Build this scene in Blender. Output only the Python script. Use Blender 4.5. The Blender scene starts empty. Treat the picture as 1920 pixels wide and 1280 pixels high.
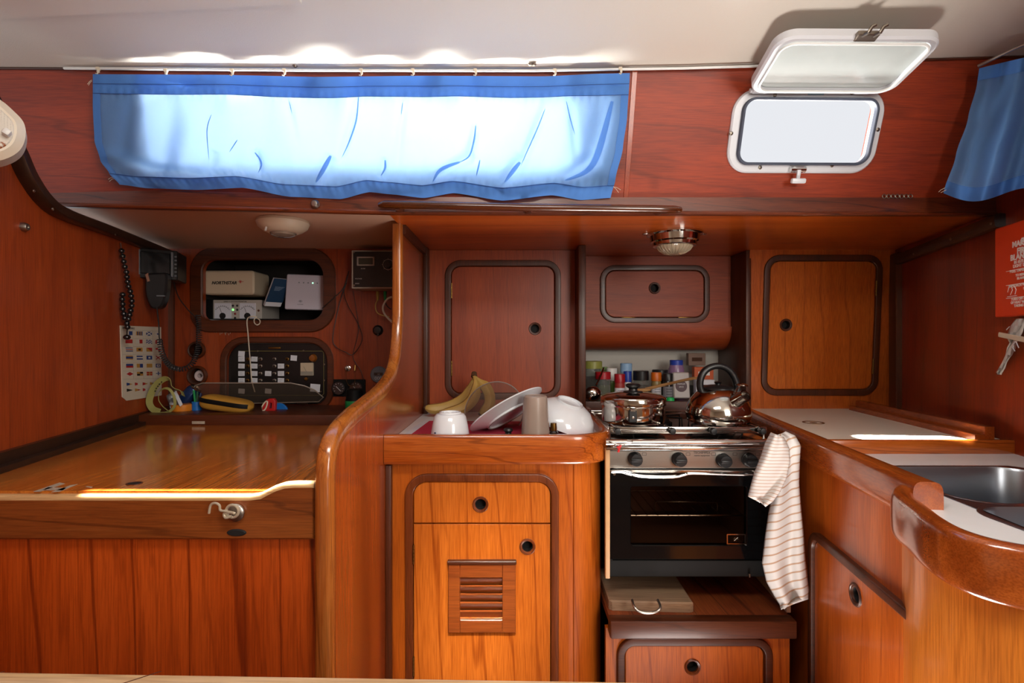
import bpy, bmesh, math, random
from mathutils import Vector, Matrix, geometry
random.seed(7)
S = bpy.context.scene
C = S.collection
PI = math.pi
H = 1.25            # eye height; every "drop" below is measured down from it
FP = 960.0          # focal length in pixels for a 1920 wide frame (18 mm lens)

# ------------------------------------------------------------------ camera, sky, lights, exposure
cam = bpy.data.objects.new('camera', bpy.data.cameras.new('camera'))
C.objects.link(cam)
cam.location = (0, 0, H)
cam.rotation_euler = (PI / 2, 0, 0)
cam.data.lens = 18.0
cam.data.sensor_width = 36.0
cam.data.clip_start = 0.02
S.camera = cam

world = bpy.data.worlds.new('sky')
S.world = world
world.use_nodes = True
bgn = world.node_tree.nodes['Background']
bgn.inputs[0].default_value = (0.93, 0.95, 1.0, 1)
bgn.inputs[1].default_value = 0.60


def area(name, loc, target, sx, sy, power, col=(1, 1, 1), spread=PI):
    l = bpy.data.lights.new(name, 'AREA')
    l.shape = 'RECTANGLE'
    l.size = sx
    l.size_y = sy
    l.energy = power
    l.color = col
    l.spread = spread
    o = bpy.data.objects.new(name, l)
    C.objects.link(o)
    o.location = loc
    o.rotation_euler = (Vector(target) - Vector(loc)).to_track_quat('-Z', 'Y').to_euler()
    return o


# daylight through the long window behind the curtain, and off the bright side deck below it
area('daylight_long_window', (-0.30, 1.66, H + 0.66), (-0.30, 1.40, H + 0.56), 1.5, 0.26, 4, (1.0, 0.99, 0.98))
area('daylight_long_window_sky', (-0.20, 2.05, H + 0.86), (-0.30, 1.40, H + 0.56), 1.2, 0.25, 18, (1.0, 0.99, 0.98))
area('deck_glare_long_window', (-0.28, 1.575, H + 0.437), (-0.28, 1.39, H + 0.70), 1.45, 0.03, 30, (1.0, 0.98, 0.94))
area('deck_glare_port', (0.83, 1.86, H + 0.46), (0.83, 1.36, H + 0.64), 0.40, 0.08, 12, (1.0, 0.97, 0.92))
# open deck hatch over the saloon and the companionway behind the camera
area('daylight_hatch', (0.0, 0.35, H + 0.76), (0.02, 0.60, H - 0.5), 0.62, 0.50, 14, (1.0, 0.95, 0.88))
area('daylight_companionway', (1.1, -0.9, H + 0.35), (-0.1, 1.6, H - 0.25), 0.7, 0.9, 21, (1.0, 0.94, 0.86))
# narrow beams added under the headliner to stand for sun on the icebox edge, the chart table edge and the cabinet door
area('sun_icebox_edge', (1.12, 1.10, H + 0.72), (1.15, 1.472, H - 0.279), 0.24, 0.03, 26.0, (1.0, 0.93, 0.84), math.radians(4))
area('sun_chart_table_edge', (-0.62, 1.045, H + 0.70), (-0.62, 1.009, H - 0.29), 0.44, 0.012, 0.5, (1.0, 0.93, 0.84), math.radians(2))
area('sole_bounce_fill', (0.50, 0.92, 0.03), (0.50, 0.95, 1.5), 0.40, 0.40, 6.0, (1.0, 0.95, 0.90), math.radians(105))  # upward fill lamp added on the unseen sole to brighten ceiling and undersides
area('sun_cabinet_door', (0.02, 0.45, H + 0.74), (-0.10, 1.45, H - 0.86), 0.16, 0.12, 0.55, (1.0, 0.92, 0.80), math.radians(18))

S.view_settings.view_transform = 'Standard'
S.view_settings.look = 'None'
S.view_settings.exposure = 0.55
S.view_settings.gamma = 1.0
S.view_settings.use_curve_mapping = False


# ------------------------------------------------------------------ materials
def srgb(h):
    if isinstance(h, str):
        h = [int(h[i:i + 2], 16) for i in (0, 2, 4)]
    out = []
    for c in h[:3]:
        c = c / 255.0
        out.append(c / 12.92 if c <= 0.04045 else ((c + 0.055) / 1.055) ** 2.4)
    return tuple(out) + (1.0,)


def mat(name, col, rough=0.5, metal=0.0, coat=0.0, bump=0.0, bscale=200.0, var=0.0, spec=None):
    m = bpy.data.materials.new(name)
    m.use_nodes = True
    nt = m.node_tree
    b = nt.nodes['Principled BSDF']
    b.inputs['Base Color'].default_value = srgb(col)
    b.inputs['Roughness'].default_value = rough
    b.inputs['Metallic'].default_value = metal
    b.inputs['Coat Weight'].default_value = coat
    if spec is not None:
        b.inputs['Specular IOR Level'].default_value = spec
    if bump or var:
        tc = nt.nodes.new('ShaderNodeTexCoord')
        n = nt.nodes.new('ShaderNodeTexNoise')
        n.inputs['Scale'].default_value = bscale
        n.inputs['Detail'].default_value = 4
        nt.links.new(tc.outputs['Object'], n.inputs['Vector'])
        if bump:
            bp = nt.nodes.new('ShaderNodeBump')
            bp.inputs['Strength'].default_value = bump
            bp.inputs['Distance'].default_value = 0.002
            nt.links.new(n.outputs['Fac'], bp.inputs['Height'])
            nt.links.new(bp.outputs['Normal'], b.inputs['Normal'])
        if var:
            mx = nt.nodes.new('ShaderNodeMixRGB')
            mx.inputs[1].default_value = srgb(col)
            c = srgb(col)
            mx.inputs[2].default_value = (c[0] * (1 - var), c[1] * (1 - var), c[2] * (1 - var), 1)
            nt.links.new(n.outputs['Fac'], mx.inputs[0])
            nt.links.new(mx.outputs[0], b.inputs['Base Color'])
    return m


def wood(name, light, dark, line, axis='Z', rough=0.3, coat=0.35, scale=1.0, lines=0.75, wear=0.0, wearcol='c9a070', seed=0.0):
    """varnished teak: grain runs along axis; broad tone drift, cathedral lines, fine pores"""
    def srgb(h, f=globals()['srgb']):
        c = f(h)
        return (min(1, c[0] * 1.06), c[1] * 0.92, c[2] * 0.62, 1)
    m = bpy.data.materials.new(name)
    m.use_nodes = True
    nt = m.node_tree
    N = nt.nodes
    L = nt.links
    b = N['Principled BSDF']
    tc = N.new('ShaderNodeTexCoord')
    k = {'X': (0.07, 1, 1), 'Y': (1, 0.07, 1), 'Z': (1, 1, 0.07)}[axis]
    mp = N.new('ShaderNodeMapping')
    mp.inputs['Scale'].default_value = k
    mp.inputs['Location'].default_value = (seed, seed * 1.7, seed * 0.6)
    L.new(tc.outputs['Object'], mp.inputs['Vector'])
    # tone drift
    n1 = N.new('ShaderNodeTexNoise')
    n1.inputs['Scale'].default_value = 9 * scale
    n1.inputs['Detail'].default_value = 5
    n1.inputs['Roughness'].default_value = 0.6
    L.new(mp.outputs[0], n1.inputs['Vector'])
    r1 = N.new('ShaderNodeValToRGB')
    r1.color_ramp.elements[0].position = 0.33
    r1.color_ramp.elements[1].position = 0.68
    r1.color_ramp.elements[0].color = srgb(dark)
    r1.color_ramp.elements[1].color = srgb(light)
    L.new(n1.outputs['Fac'], r1.inputs[0])
    # cathedral lines
    w = N.new('ShaderNodeTexWave')
    w.wave_type = 'BANDS'
    w.bands_direction = 'DIAGONAL'
    w.wave_profile = 'SIN'
    w.inputs['Scale'].default_value = 7.0 * scale
    w.inputs['Distortion'].default_value = 5.5
    w.inputs['Detail'].default_value = 2.0
    w.inputs['Detail Scale'].default_value = 1.6
    L.new(mp.outputs[0], w.inputs['Vector'])
    r2 = N.new('ShaderNodeValToRGB')
    r2.color_ramp.elements[0].position = 0.0
    r2.color_ramp.elements[0].color = (0, 0, 0, 1)
    r2.color_ramp.elements[1].position = 1.0
    r2.color_ramp.elements[1].color = (1, 1, 1, 1)
    e = r2.color_ramp.elements.new(0.975)
    e.color = (0.05, 0.05, 0.05, 1)
    L.new(w.outputs['Fac'], r2.inputs[0])
    mulf = N.new('ShaderNodeMath')
    mulf.operation = 'MULTIPLY'
    mulf.inputs[1].default_value = lines
    L.new(r2.outputs[0], mulf.inputs[0])
    mx = N.new('ShaderNodeMixRGB')
    mx.inputs[2].default_value = srgb(line)
    L.new(mulf.outputs[0], mx.inputs[0])
    L.new(r1.outputs[0], mx.inputs[1])
    w2 = N.new('ShaderNodeTexWave')
    w2.bands_direction = 'DIAGONAL'
    w2.inputs['Scale'].default_value = 17.0 * scale
    w2.inputs['Distortion'].default_value = 11.0
    w2.inputs['Detail'].default_value = 3.0
    w2.inputs['Detail Scale'].default_value = 1.1
    L.new(mp.outputs[0], w2.inputs['Vector'])
    r5 = N.new('ShaderNodeValToRGB')
    r5.color_ramp.elements[0].position = 0.90
    r5.color_ramp.elements[0].color = (0, 0, 0, 1)
    r5.color_ramp.elements[1].position = 1.0
    r5.color_ramp.elements[1].color = (lines * 0.35,) * 3 + (1,)
    L.new(w2.outputs['Fac'], r5.inputs[0])
    mx5 = N.new('ShaderNodeMixRGB')
    mx5.inputs[2].default_value = srgb(line)
    L.new(r5.outputs[0], mx5.inputs[0])
    L.new(mx.outputs[0], mx5.inputs[1])
    mx = mx5
    # pores
    mp2 = N.new('ShaderNodeMapping')
    mp2.inputs['Scale'].default_value = tuple(0.03 if v < 1 else 1 for v in k)
    L.new(tc.outputs['Object'], mp2.inputs['Vector'])
    n2 = N.new('ShaderNodeTexNoise')
    n2.inputs['Scale'].default_value = 420
    n2.inputs['Detail'].default_value = 3
    L.new(mp2.outputs[0], n2.inputs['Vector'])
    r3 = N.new('ShaderNodeValToRGB')
    r3.color_ramp.elements[0].position = 0.35
    r3.color_ramp.elements[0].color = (0.66, 0.6, 0.56, 1)
    r3.color_ramp.elements[1].position = 0.6
    r3.color_ramp.elements[1].color = (1, 1, 1, 1)
    L.new(n2.outputs['Fac'], r3.inputs[0])
    mu = N.new('ShaderNodeMixRGB')
    mu.blend_type = 'MULTIPLY'
    mu.inputs[0].default_value = 0.8
    L.new(mx.outputs[0], mu.inputs[1])
    L.new(r3.outputs[0], mu.inputs[2])
    out = mu.outputs[0]
    if wear:
        n3 = N.new('ShaderNodeTexNoise')
        n3.inputs['Scale'].default_value = 14
        n3.inputs['Detail'].default_value = 9
        n3.inputs['Roughness'].default_value = 0.7
        L.new(mp.outputs[0], n3.inputs['Vector'])
        r4 = N.new('ShaderNodeValToRGB')
        r4.color_ramp.elements[0].position = 0.52
        r4.color_ramp.elements[1].position = 0.75
        r4.color_ramp.elements[0].color = (0, 0, 0, 1)
        r4.color_ramp.elements[1].color = (wear, wear, wear, 1)
        L.new(n3.outputs['Fac'], r4.inputs[0])
        mw = N.new('ShaderNodeMixRGB')
        mw.inputs[2].default_value = srgb(wearcol)
        L.new(r4.outputs[0], mw.inputs[0])
        L.new(out, mw.inputs[1])
        out = mw.outputs[0]
    L.new(out, b.inputs['Base Color'])
    b.inputs['Roughness'].default_value = rough
    b.inputs['Coat Weight'].default_value = coat
    b.inputs['Coat Roughness'].default_value = 0.12
    bp = N.new('ShaderNodeBump')
    bp.inputs['Strength'].default_value = 0.12
    bp.inputs['Distance'].default_value = 0.001
    L.new(n2.outputs['Fac'], bp.inputs['Height'])
    L.new(bp.outputs['Normal'], b.inputs['Normal'])
    return m


def emit(name, col, s):
    m = bpy.data.materials.new(name)
    m.use_nodes = True
    b = m.node_tree.nodes['Principled BSDF']
    b.inputs['Base Color'].default_value = srgb(col)
    b.inputs['Emission Color'].default_value = srgb(col)
    b.inputs['Emission Strength'].default_value = s
    return m


def clear(name, tint, alpha=0.2, rough=0.08, col=None):
    """thin clear plastic or glass: transparent with a glossy film and a little haze"""
    m = bpy.data.materials.new(name)
    m.use_nodes = True
    nt = m.node_tree
    for n in list(nt.nodes):
        nt.nodes.remove(n)
    o = nt.nodes.new('ShaderNodeOutputMaterial')
    t = nt.nodes.new('ShaderNodeBsdfTransparent')
    t.inputs[0].default_value = srgb(tint)
    g = nt.nodes.new('ShaderNodeBsdfPrincipled')
    g.inputs['Base Color'].default_value = srgb(col or tint)
    g.inputs['Roughness'].default_value = rough
    lwt = nt.nodes.new('ShaderNodeLayerWeight')
    lwt.inputs[0].default_value = 0.5
    fr = nt.nodes.new('ShaderNodeMath')
    fr.operation = 'POWER'
    fr.inputs[1].default_value = 3.5
    nt.links.new(lwt.outputs['Facing'], fr.inputs[0])
    ad = nt.nodes.new('ShaderNodeMath')
    ad.operation = 'ADD'
    ad.use_clamp = True
    ad.inputs[1].default_value = alpha
    fm = nt.nodes.new('ShaderNodeMath')
    fm.operation = 'MULTIPLY'
    fm.inputs[1].default_value = 0.6
    nt.links.new(fr.outputs[0], fm.inputs[0])
    nt.links.new(fm.outputs[0], ad.inputs[0])
    mx = nt.nodes.new('ShaderNodeMixShader')
    nt.links.new(ad.outputs[0], mx.inputs[0])
    nt.links.new(t.outputs[0], mx.inputs[1])
    nt.links.new(g.outputs[0], mx.inputs[2])
    nt.links.new(mx.outputs[0], o.inputs[0])
    return m


def cloth(name, col, trans, tmix=0.5, weave=1500):
    m = bpy.data.materials.new(name)
    m.use_nodes = True
    nt = m.node_tree
    for n in list(nt.nodes):
        nt.nodes.remove(n)
    o = nt.nodes.new('ShaderNodeOutputMaterial')
    d = nt.nodes.new('ShaderNodeBsdfDiffuse')
    d.inputs[0].default_value = srgb(col)
    t = nt.nodes.new('ShaderNodeBsdfTranslucent')
    t.inputs[0].default_value = srgb(trans)
    tc = nt.nodes.new('ShaderNodeTexCoord')
    n = nt.nodes.new('ShaderNodeTexNoise')
    n.inputs['Scale'].default_value = weave
    nt.links.new(tc.outputs['Object'], n.inputs['Vector'])
    n2 = nt.nodes.new('ShaderNodeTexNoise')
    n2.inputs['Scale'].default_value = 22
    n2.inputs['Detail'].default_value = 6
    nt.links.new(tc.outputs['Object'], n2.inputs['Vector'])
    am = nt.nodes.new('ShaderNodeMath')
    am.operation = 'ADD'
    nt.links.new(n.outputs['Fac'], am.inputs[0])
    ml = nt.nodes.new('ShaderNodeMath')
    ml.operation = 'MULTIPLY'
    ml.inputs[1].default_value = 2.5
    nt.links.new(n2.outputs['Fac'], ml.inputs[0])
    nt.links.new(ml.outputs[0], am.inputs[1])
    bp = nt.nodes.new('ShaderNodeBump')
    bp.inputs['Strength'].default_value = 0.5
    bp.inputs['Distance'].default_value = 0.0025
    nt.links.new(am.outputs[0], bp.inputs['Height'])
    nt.links.new(bp.outputs['Normal'], d.inputs['Normal'])
    nt.links.new(bp.outputs['Normal'], t.inputs['Normal'])
    mx = nt.nodes.new('ShaderNodeMixShader')
    mx.inputs[0].default_value = tmix
    nt.links.new(d.outputs[0], mx.inputs[1])
    nt.links.new(t.outputs[0], mx.inputs[2])
    nt.links.new(mx.outputs[0], o.inputs[0])
    return m


W_RED = wood('teak_red_vertical', 'a5471e', '8a3412', '5a1c08', 'Z', 0.32, 0.3, lines=0.35)
W_REDH = wood('teak_red_horizontal', '9c3a10', '7a2808', '4c1604', 'X', 0.5, 0.0, lines=0.35)
W_BULK = wood('teak_bulkhead', 'a84c20', '8c3813', '6a260c', 'Z', 0.5, 0.1, lines=0.3, seed=3)
W_MAH = wood('teak_locker', 'a44c26', '883818', '6a2812', 'Z', 0.4, 0.12, lines=0.28, seed=5)
W_MAHH = wood('teak_locker_horizontal', 'a8502a', '8a3818', '6a2812', 'X', 0.5, 0.0, lines=0.3, seed=5)
W_OR = wood('teak_orange', 'c26c28', 'b05a1c', '84380e', 'Z', 0.28, 0.4, lines=0.55, seed=9)
W_DESKF = wood('teak_desk_front', 'bc5620', 'a84614', '641e06', 'Z', 0.3, 0.3, scale=0.95, lines=0.7, seed=2)
W_DESK = wood('teak_desk_top', 'cc843e', 'b0642a', '84441a', 'Y', 0.16, 0.5, lines=0.5, scale=1.5, seed=4)
W_FID = wood('teak_fiddle', 'ba6a2c', '95481a', '5c260c', 'X', 0.22, 0.6, scale=2.0, lines=0.6, seed=1)
W_FIDY = wood('teak_fiddle_fore_aft', 'a85a28', '7e3614', '4a1c0a', 'Y', 0.22, 0.6, scale=1.6, lines=0.18, seed=1)
W_RAIL = wood('teak_worn_rail', '8e5128', '6a3516', '3c1a0a', 'X', 0.35, 0.3, scale=1.6, lines=0.5, wear=0.45, wearcol='b98a5a', seed=6)
W_NOSE = wood('teak_worn_nosing', 'b4733a', '8e4e22', '5e2c10', 'Z', 0.22, 0.6, scale=2.0, lines=0.5, wear=0.35, wearcol='c89a62', seed=8)
W_TRIM = wood('dark_teak_trim', '5a2c18', '42200f', '28120a', 'X', 0.42, 0.08, scale=2.0, lines=0.4)
W_TRIMZ = wood('dark_teak_trim_vertical', '5a2c16', '40200c', '281209', 'Z', 0.45, 0.06, scale=2.0, lines=0.4)
W_BEAM = wood('dark_beam', '33201a', '24140f', '180c08', 'X', 0.4, 0.25, scale=2.0, lines=0.3)
W_FASC = wood('fascia_teak', '703418', '50200c', '2e1006', 'X', 0.38, 0.12, scale=2.5, lines=0.7, seed=11)
W_EDGE = wood('worn_sunlit_rail_edge', 'd0b498', 'b4906c', '8a5a38', 'X', 0.3, 0.4, lines=0.3, wear=0.6, wearcol='e4d4c4')  # worn rail top, made paler to whiten the sun line on it
W_TABLE = wood('pale_worn_table', 'bfa894', 'a88c78', '86685a', 'X', 0.4, 0.2, scale=1.5, lines=0.4, wear=0.5, wearcol='d2c8d0')
W_BOARD = wood('grey_worn_board', '9c8a84', '82706a', '5e4e48', 'X', 0.7, 0.0, scale=2.5, lines=0.3, wear=0.4, wearcol='b4a48c')
W_PALE = mat('pale_wood_edge', 'c99a68', 0.5, var=0.2, bscale=40)
W_FLOOR = wood('dark_sole', '7a4a28', '5c3418', '2c180c', 'X', 0.35, 0.2, lines=0.5)
LINER = mat('cream_headliner', 'dcd4c8', 0.55, bump=0.25, bscale=500)
LINER2 = mat('beige_side_headliner', 'c6a088', 0.6, bump=0.2, bscale=500)
GELCOAT = mat('pale_hull_liner', 'a8a39a', 0.5)
LAM = mat('white_laminate', 'e2e4e6', 0.3, var=0.06, bscale=30)
LAMC = mat('cream_laminate', 'e6dfd0', 0.35, bump=0.1, bscale=900)
WHITEP = mat('white_plastic', 'd9d9d6', 0.35)
CREAM = mat('cream_plastic', 'd2c5b0', 0.4)
GREYP = mat('grey_plastic', '6a6e74', 0.45)
BLACK = mat('black_plastic', '17181a', 0.35)
BLACKM = mat('matt_black', '0c0c0c', 0.6, spec=0.2)
DARK = mat('dark_cavity', '0a0808', 0.8)
STEEL = mat('stainless_steel', 'b9b4ae', 0.16, metal=1.0)
STEELB = mat('brushed_steel', 'a8a39c', 0.32, metal=1.0, bump=0.05, bscale=300)
SINKM = mat('sink_steel', '9aa0a8', 0.3, metal=1.0)
CHROME = mat('chrome', 'd4d2d0', 0.07, metal=1.0)
ALU = mat('anodised_aluminium', 'cdcfd4', 0.42, metal=0.1)
BRASS = mat('aged_brass', '8a6a38', 0.35, metal=1.0)
SCREW = mat('dull_screw', '8c8378', 0.35, metal=1.0)
RUBBER = mat('dark_gasket', '3c4252', 0.6)
CERAM = mat('white_ceramic', 'dfe3e8', 0.15, coat=0.5)
PLUG = mat('wood_plug', '7c4a2a', 0.4)
RED = mat('red_plastic', 'b01c1c', 0.35)
REDL = mat('red_lid', '9e1420', 0.35)
BLUE = mat('blue_plastic', '1668b8', 0.4)
NAVY = mat('navy_print', '14284e', 0.4)
GREEN = mat('green_plastic', '178a4a', 0.4)
YELLOW = mat('yellow_case', 'b0802c', 0.6, bump=0.2)
ORANGE = mat('orange_plastic', 'd07a1c', 0.45)
CORD = mat('black_cord', '141414', 0.5)
CORDW = mat('white_cord', 'c8bcaa', 0.6)
CORDY = mat('yellow_cable', 'b4984e', 0.5)
PAPER = mat('printed_paper', 'cfc6b4', 0.6)
LABELW = mat('white_label', 'cfd2da', 0.6)
INK = mat('black_ink', '141414', 0.6)
WINK = mat('white_ink', 'cfcfcf', 0.6)
GLASS = clear('clear_glass', 'f4f6f6', 0.03, 0.03)
ACRYL = clear('scratched_acrylic', 'dcd4cc', 0.05, 0.2, 'd8c8b8')
JARG = clear('jar_glass', 'd8dcd8', 0.12, 0.08)


# ------------------------------------------------------------------ geometry helpers
def P(px, py, Y):
    """world point at depth Y that stands at photo position px, py"""
    return Vector(((px - 960) / FP * Y, Y, H - (py - 640) / FP * Y))


def D(px, py, drop):
    """world point on the level plane `drop` below the eye"""
    return P(px, py, drop * FP / (py - 640))


class Fr:
    """a flat working frame: u right, v up, w out towards the cabin"""
    def __init__(s, o, U, V):
        s.o = Vector(o)
        s.U = Vector(U).normalized()
        s.V = Vector(V).normalized()
        s.N = s.U.cross(s.V).normalized()

    def at(s, u, v, w=0.0):
        return s.o + s.U * u + s.V * v + s.N * w

    def px(s, x, y, w=0.0):
        d = Vector(((x - 960) / FP, 1, -(y - 640) / FP))
        c = Vector((0, 0, H))
        o = s.o + s.N * w
        t = (o - c).dot(s.N) / d.dot(s.N)
        p = c + d * t - o
        return (p.dot(s.U), p.dot(s.V))

    def mat(s, u=0, v=0, w=0):
        m = Matrix((s.U, s.V, s.N)).transposed().to_4x4()
        m.translation = s.at(u, v, w)
        return m


def YF(Y):
    return Fr((0, Y, H), (1, 0, 0), (0, 0, 1))


def rrect(u0, v0, u1, v1, r, n=6):
    """rounded rectangle, counter-clockwise; r may be one radius or four (bl, br, tr, tl)"""
    if not isinstance(r, (list, tuple)):
        r = (r,) * 4
    out = []
    cs = [(u0, v0, 1, 1, PI), (u1, v0, -1, 1, 1.5 * PI), (u1, v1, -1, -1, 0), (u0, v1, 1, -1, 0.5 * PI)]
    for (cu, cv, su, sv, a0), q in zip(cs, r):
        if q <= 0:
            out.append((cu, cv))
            continue
        for i in range(n + 1):
            a = a0 + i / n * PI / 2
            out.append((cu + su * q + q * math.cos(a), cv + sv * q + q * math.sin(a)))
    return out


def rrpx(fr, x0, y0, x1, y1, rpx, n=6, w=0):
    """rounded rectangle from photo corners (left, top, right, bottom) in a frame"""
    a = fr.px(x0, y1, w)
    b = fr.px(x1, y0, w)
    k = abs(b[0] - a[0]) / abs(x1 - x0)
    r = [q * k for q in rpx] if isinstance(rpx, (list, tuple)) else rpx * k
    return rrect(a[0], a[1], b[0], b[1], r, n)


def circ(u, v, r, n=24):
    return [(u + r * math.cos(2 * PI * i / n), v + r * math.sin(2 * PI * i / n)) for i in range(n)]


def ell(u, v, ru, rv, n=24):
    return [(u + ru * math.cos(2 * PI * i / n), v + rv * math.sin(2 * PI * i / n)) for i in range(n)]


def offs(loop, d):
    """move a counter-clockwise loop inwards by d"""
    n = len(loop)
    out = []
    for i in range(n):
        a = Vector(loop[i - 1])
        b = Vector(loop[i])
        c = Vector(loop[(i + 1) % n])
        e1 = (b - a)
        e2 = (c - b)
        if e1.length < 1e-9:
            e1 = e2
        if e2.length < 1e-9:
            e2 = e1
        e1 = e1.normalized()
        e2 = e2.normalized()
        n1 = Vector((-e1.y, e1.x))
        n2 = Vector((-e2.y, e2.x))
        m = (n1 + n2)
        if m.length < 1e-6:
            m = n1
        m = m.normalized()
        k = max(0.5, m.dot(n1))
        out.append(tuple(b + m * (d / k)))
    return out


class MB:
    def __init__(s):
        s.v = []
        s.f = []
        s.mi = []
        s.m = 0
        s.uv = None

    def add(s, vs, fs):
        o = len(s.v)
        s.v += [Vector(p) for p in vs]
        for f in fs:
            s.f.append([i + o for i in f])
            s.mi.append(s.m)
        return s

    def xf(s, M):
        """transform everything so far"""
        s.v = [M @ p for p in s.v]
        return s

    def box(s, c, size, R=None, bev=0.0, seg=2):
        bm = bmesh.new()
        bmesh.ops.create_cube(bm, size=1.0)
        for v in bm.verts:
            v.co = Vector((v.co.x * size[0], v.co.y * size[1], v.co.z * size[2]))
        if bev > 0:
            bmesh.ops.bevel(bm, geom=bm.edges[:], offset=min(bev, min(size) * 0.49), segments=seg, profile=0.5, affect='EDGES')
        M = Matrix.Translation(Vector(c)) @ (R.to_4x4() if R else Matrix.Identity(4))
        bm.verts.ensure_lookup_table()
        vs = [M @ v.co for v in bm.verts]
        fs = [[v.index for v in f.verts] for f in bm.faces]
        bm.free()
        return s.add(vs, fs)

    def quadbox(s, lo, hi, bev=0.0):
        lo = Vector(lo)
        hi = Vector(hi)
        return s.box((lo + hi) / 2, hi - lo, None, bev)

    def hexa(s, p):
        """8 corners: 0-3 front ccw, 4-7 back ccw"""
        return s.add(p, [(0, 1, 2, 3), (7, 6, 5, 4), (0, 4, 5, 1), (1, 5, 6, 2), (2, 6, 7, 3), (3, 7, 4, 0)])

    def plate(s, fr, outer, holes, w0, w1, ch=0.0, back=True):
        """slab of a frame from depth w0 (back) to w1 (front) with holes and chamfered front edges"""
        loops = [list(outer)] + [list(h) for h in holes]
        ins = [offs(loops[0], ch)] + [offs(h, -ch) for h in loops[1:]] if ch else loops
        base = len(s.v)
        flat = [p for l in ins for p in l]
        tris = geometry.tessellate_polygon([[Vector((p[0], p[1], 0)) for p in l] for l in ins])
        vs = [fr.at(p[0], p[1], w1) for p in flat]
        fs = []
        for t in tris:
            a, b, c = [Vector(flat[i]) for i in t]
            if (b - a).cross(c - a) < 0:
                t = (t[0], t[2], t[1])
            fs.append(tuple(t))
        s.add(vs, fs)
        if back:
            outl = [p for l in loops for p in l]
            vs = [fr.at(p[0], p[1], w0) for p in outl]
            s.add(vs, [tuple(reversed(f)) for f in fs])
        for k, (l, li) in enumerate(zip(loops, ins)):
            n = len(l)
            rings = [[fr.at(p[0], p[1], w0) for p in l]]
            if ch:
                rings.append([fr.at(p[0], p[1], w1 - ch) for p in l])
            rings.append([fr.at(p[0], p[1], w1) for p in li])
            vs = [p for r in rings for p in r]
            q = []
            for j in range(len(rings) - 1):
                for i in range(n):
                    a = j * n + i
                    b = j * n + (i + 1) % n
                    f = (a, b, b + n, a + n)
                    q.append(f if k == 0 else tuple(reversed(f)))
            s.add(vs, q)
        return s

    def sweep(s, pts, sec, up, closed=False, cap=True, scale=None):
        """carry a 2D section (side, up) along a path; up = vector or list of vectors"""
        n = len(pts)
        m = len(sec)
        rings = []
        for i in range(n):
            a = pts[i - 1] if (i > 0 or closed) else pts[i]
            b = pts[(i + 1) % n] if (i < n - 1 or closed) else pts[i]
            t = (b - a).normalized()
            u = up[i] if isinstance(up, list) else up
            side = t.cross(u).normalized()
            uu = side.cross(t).normalized()
            k = 1.0
            if 0 < i < n - 1 or closed:
                t1 = (pts[i] - a)
                if t1.length > 1e-9:
                    k = 1 / max(0.6, t1.normalized().dot(t))
            q = scale[i] if scale else 1.0
            rings.append([pts[i] + side * (x * k * q) + uu * (y * q) for x, y in sec])
        vs = [p for r in rings for p in r]
        fs = []
        for j in range(n if closed else n - 1):
            for i in range(m):
                a = j * m + i
                b = j * m + (i + 1) % m
                c = ((j + 1) % n) * m + (i + 1) % m
                d = ((j + 1) % n) * m + i
                fs.append((a, b, c, d))
        if cap and not closed:
            fs.append(tuple(reversed(range(m))))
            fs.append(tuple((n - 1) * m + i for i in range(m)))
        return s.add(vs, fs)

    def tube(s, pts, r, n=8, closed=False, flat=1.0):
        pts = [Vector(p) for p in pts]
        k = len(pts)
        ups = []
        t0 = (pts[1] - pts[0]).normalized()
        u = Vector((0, 0, 1)) if abs(t0.z) < 0.9 else Vector((1, 0, 0))
        for i in range(k):
            a = pts[i - 1] if (i > 0 or closed) else pts[i]
            b = pts[(i + 1) % k] if (i < k - 1 or closed) else pts[i]
            t = (b - a)
            t = t.normalized() if t.length > 1e-9 else t0
            u = (u - t * u.dot(t))
            if u.length < 1e-4:
                u = t.orthogonal()
            u = u.normalized()
            ups.append(u.copy())
        rs = r if isinstance(r, (list, tuple)) else None
        r0 = 1.0 if rs else r
        sec = [(r0 * math.cos(2 * PI * i / n), flat * r0 * math.sin(2 * PI * i / n)) for i in range(n)]
        return s.sweep(pts, sec, ups, closed, True, rs)

    def lathe(s, prof, M, n=32, cap=True):
        """profile [(r, z)] round the local z axis of matrix M"""
        rings = []
        vs = []
        for r, z in prof:
            if r < 1e-6:
                rings.append([len(vs)])
                vs.append(M @ Vector((0, 0, z)))
            else:
                rings.append(list(range(len(vs), len(vs) + n)))
                vs += [M @ Vector((r * math.cos(2 * PI * i / n), r * math.sin(2 * PI * i / n), z)) for i in range(n)]
        fs = []
        for a, b in zip(rings, rings[1:]):
            for i in range(n):
                j = (i + 1) % n
                if len(a) == 1 and len(b) == 1:
                    continue
                if len(a) == 1:
                    fs.append((a[0], b[j], b[i]))
                elif len(b) == 1:
                    fs.append((a[i], a[j], b[0]))
                else:
                    fs.append((a[i], a[j], b[j], b[i]))
        return s.add(vs, fs)

    def ball(s, c, r, n=14, m=9, sc=(1, 1, 1)):
        c = Vector(c)
        prof = [(r * math.sin(PI * i / m), -r * math.cos(PI * i / m)) for i in range(m + 1)]
        prof[0] = (0, -r)
        prof[-1] = (0, r)
        return s.lathe(prof, Matrix.Translation(c) @ Matrix.Diagonal((*sc, 1)), n)

    def grid(s, rows, closed=False):
        """rows: list of equal length lists of points"""
        n = len(rows[0])
        vs = [p for r in rows for p in r]
        fs = []
        for j in range(len(rows) - 1):
            for i in range(n if closed else n - 1):
                a = j * n + i
                b = j * n + (i + 1) % n
                fs.append((a, b, b + n, a + n))
        return s.add(vs, fs)

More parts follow.
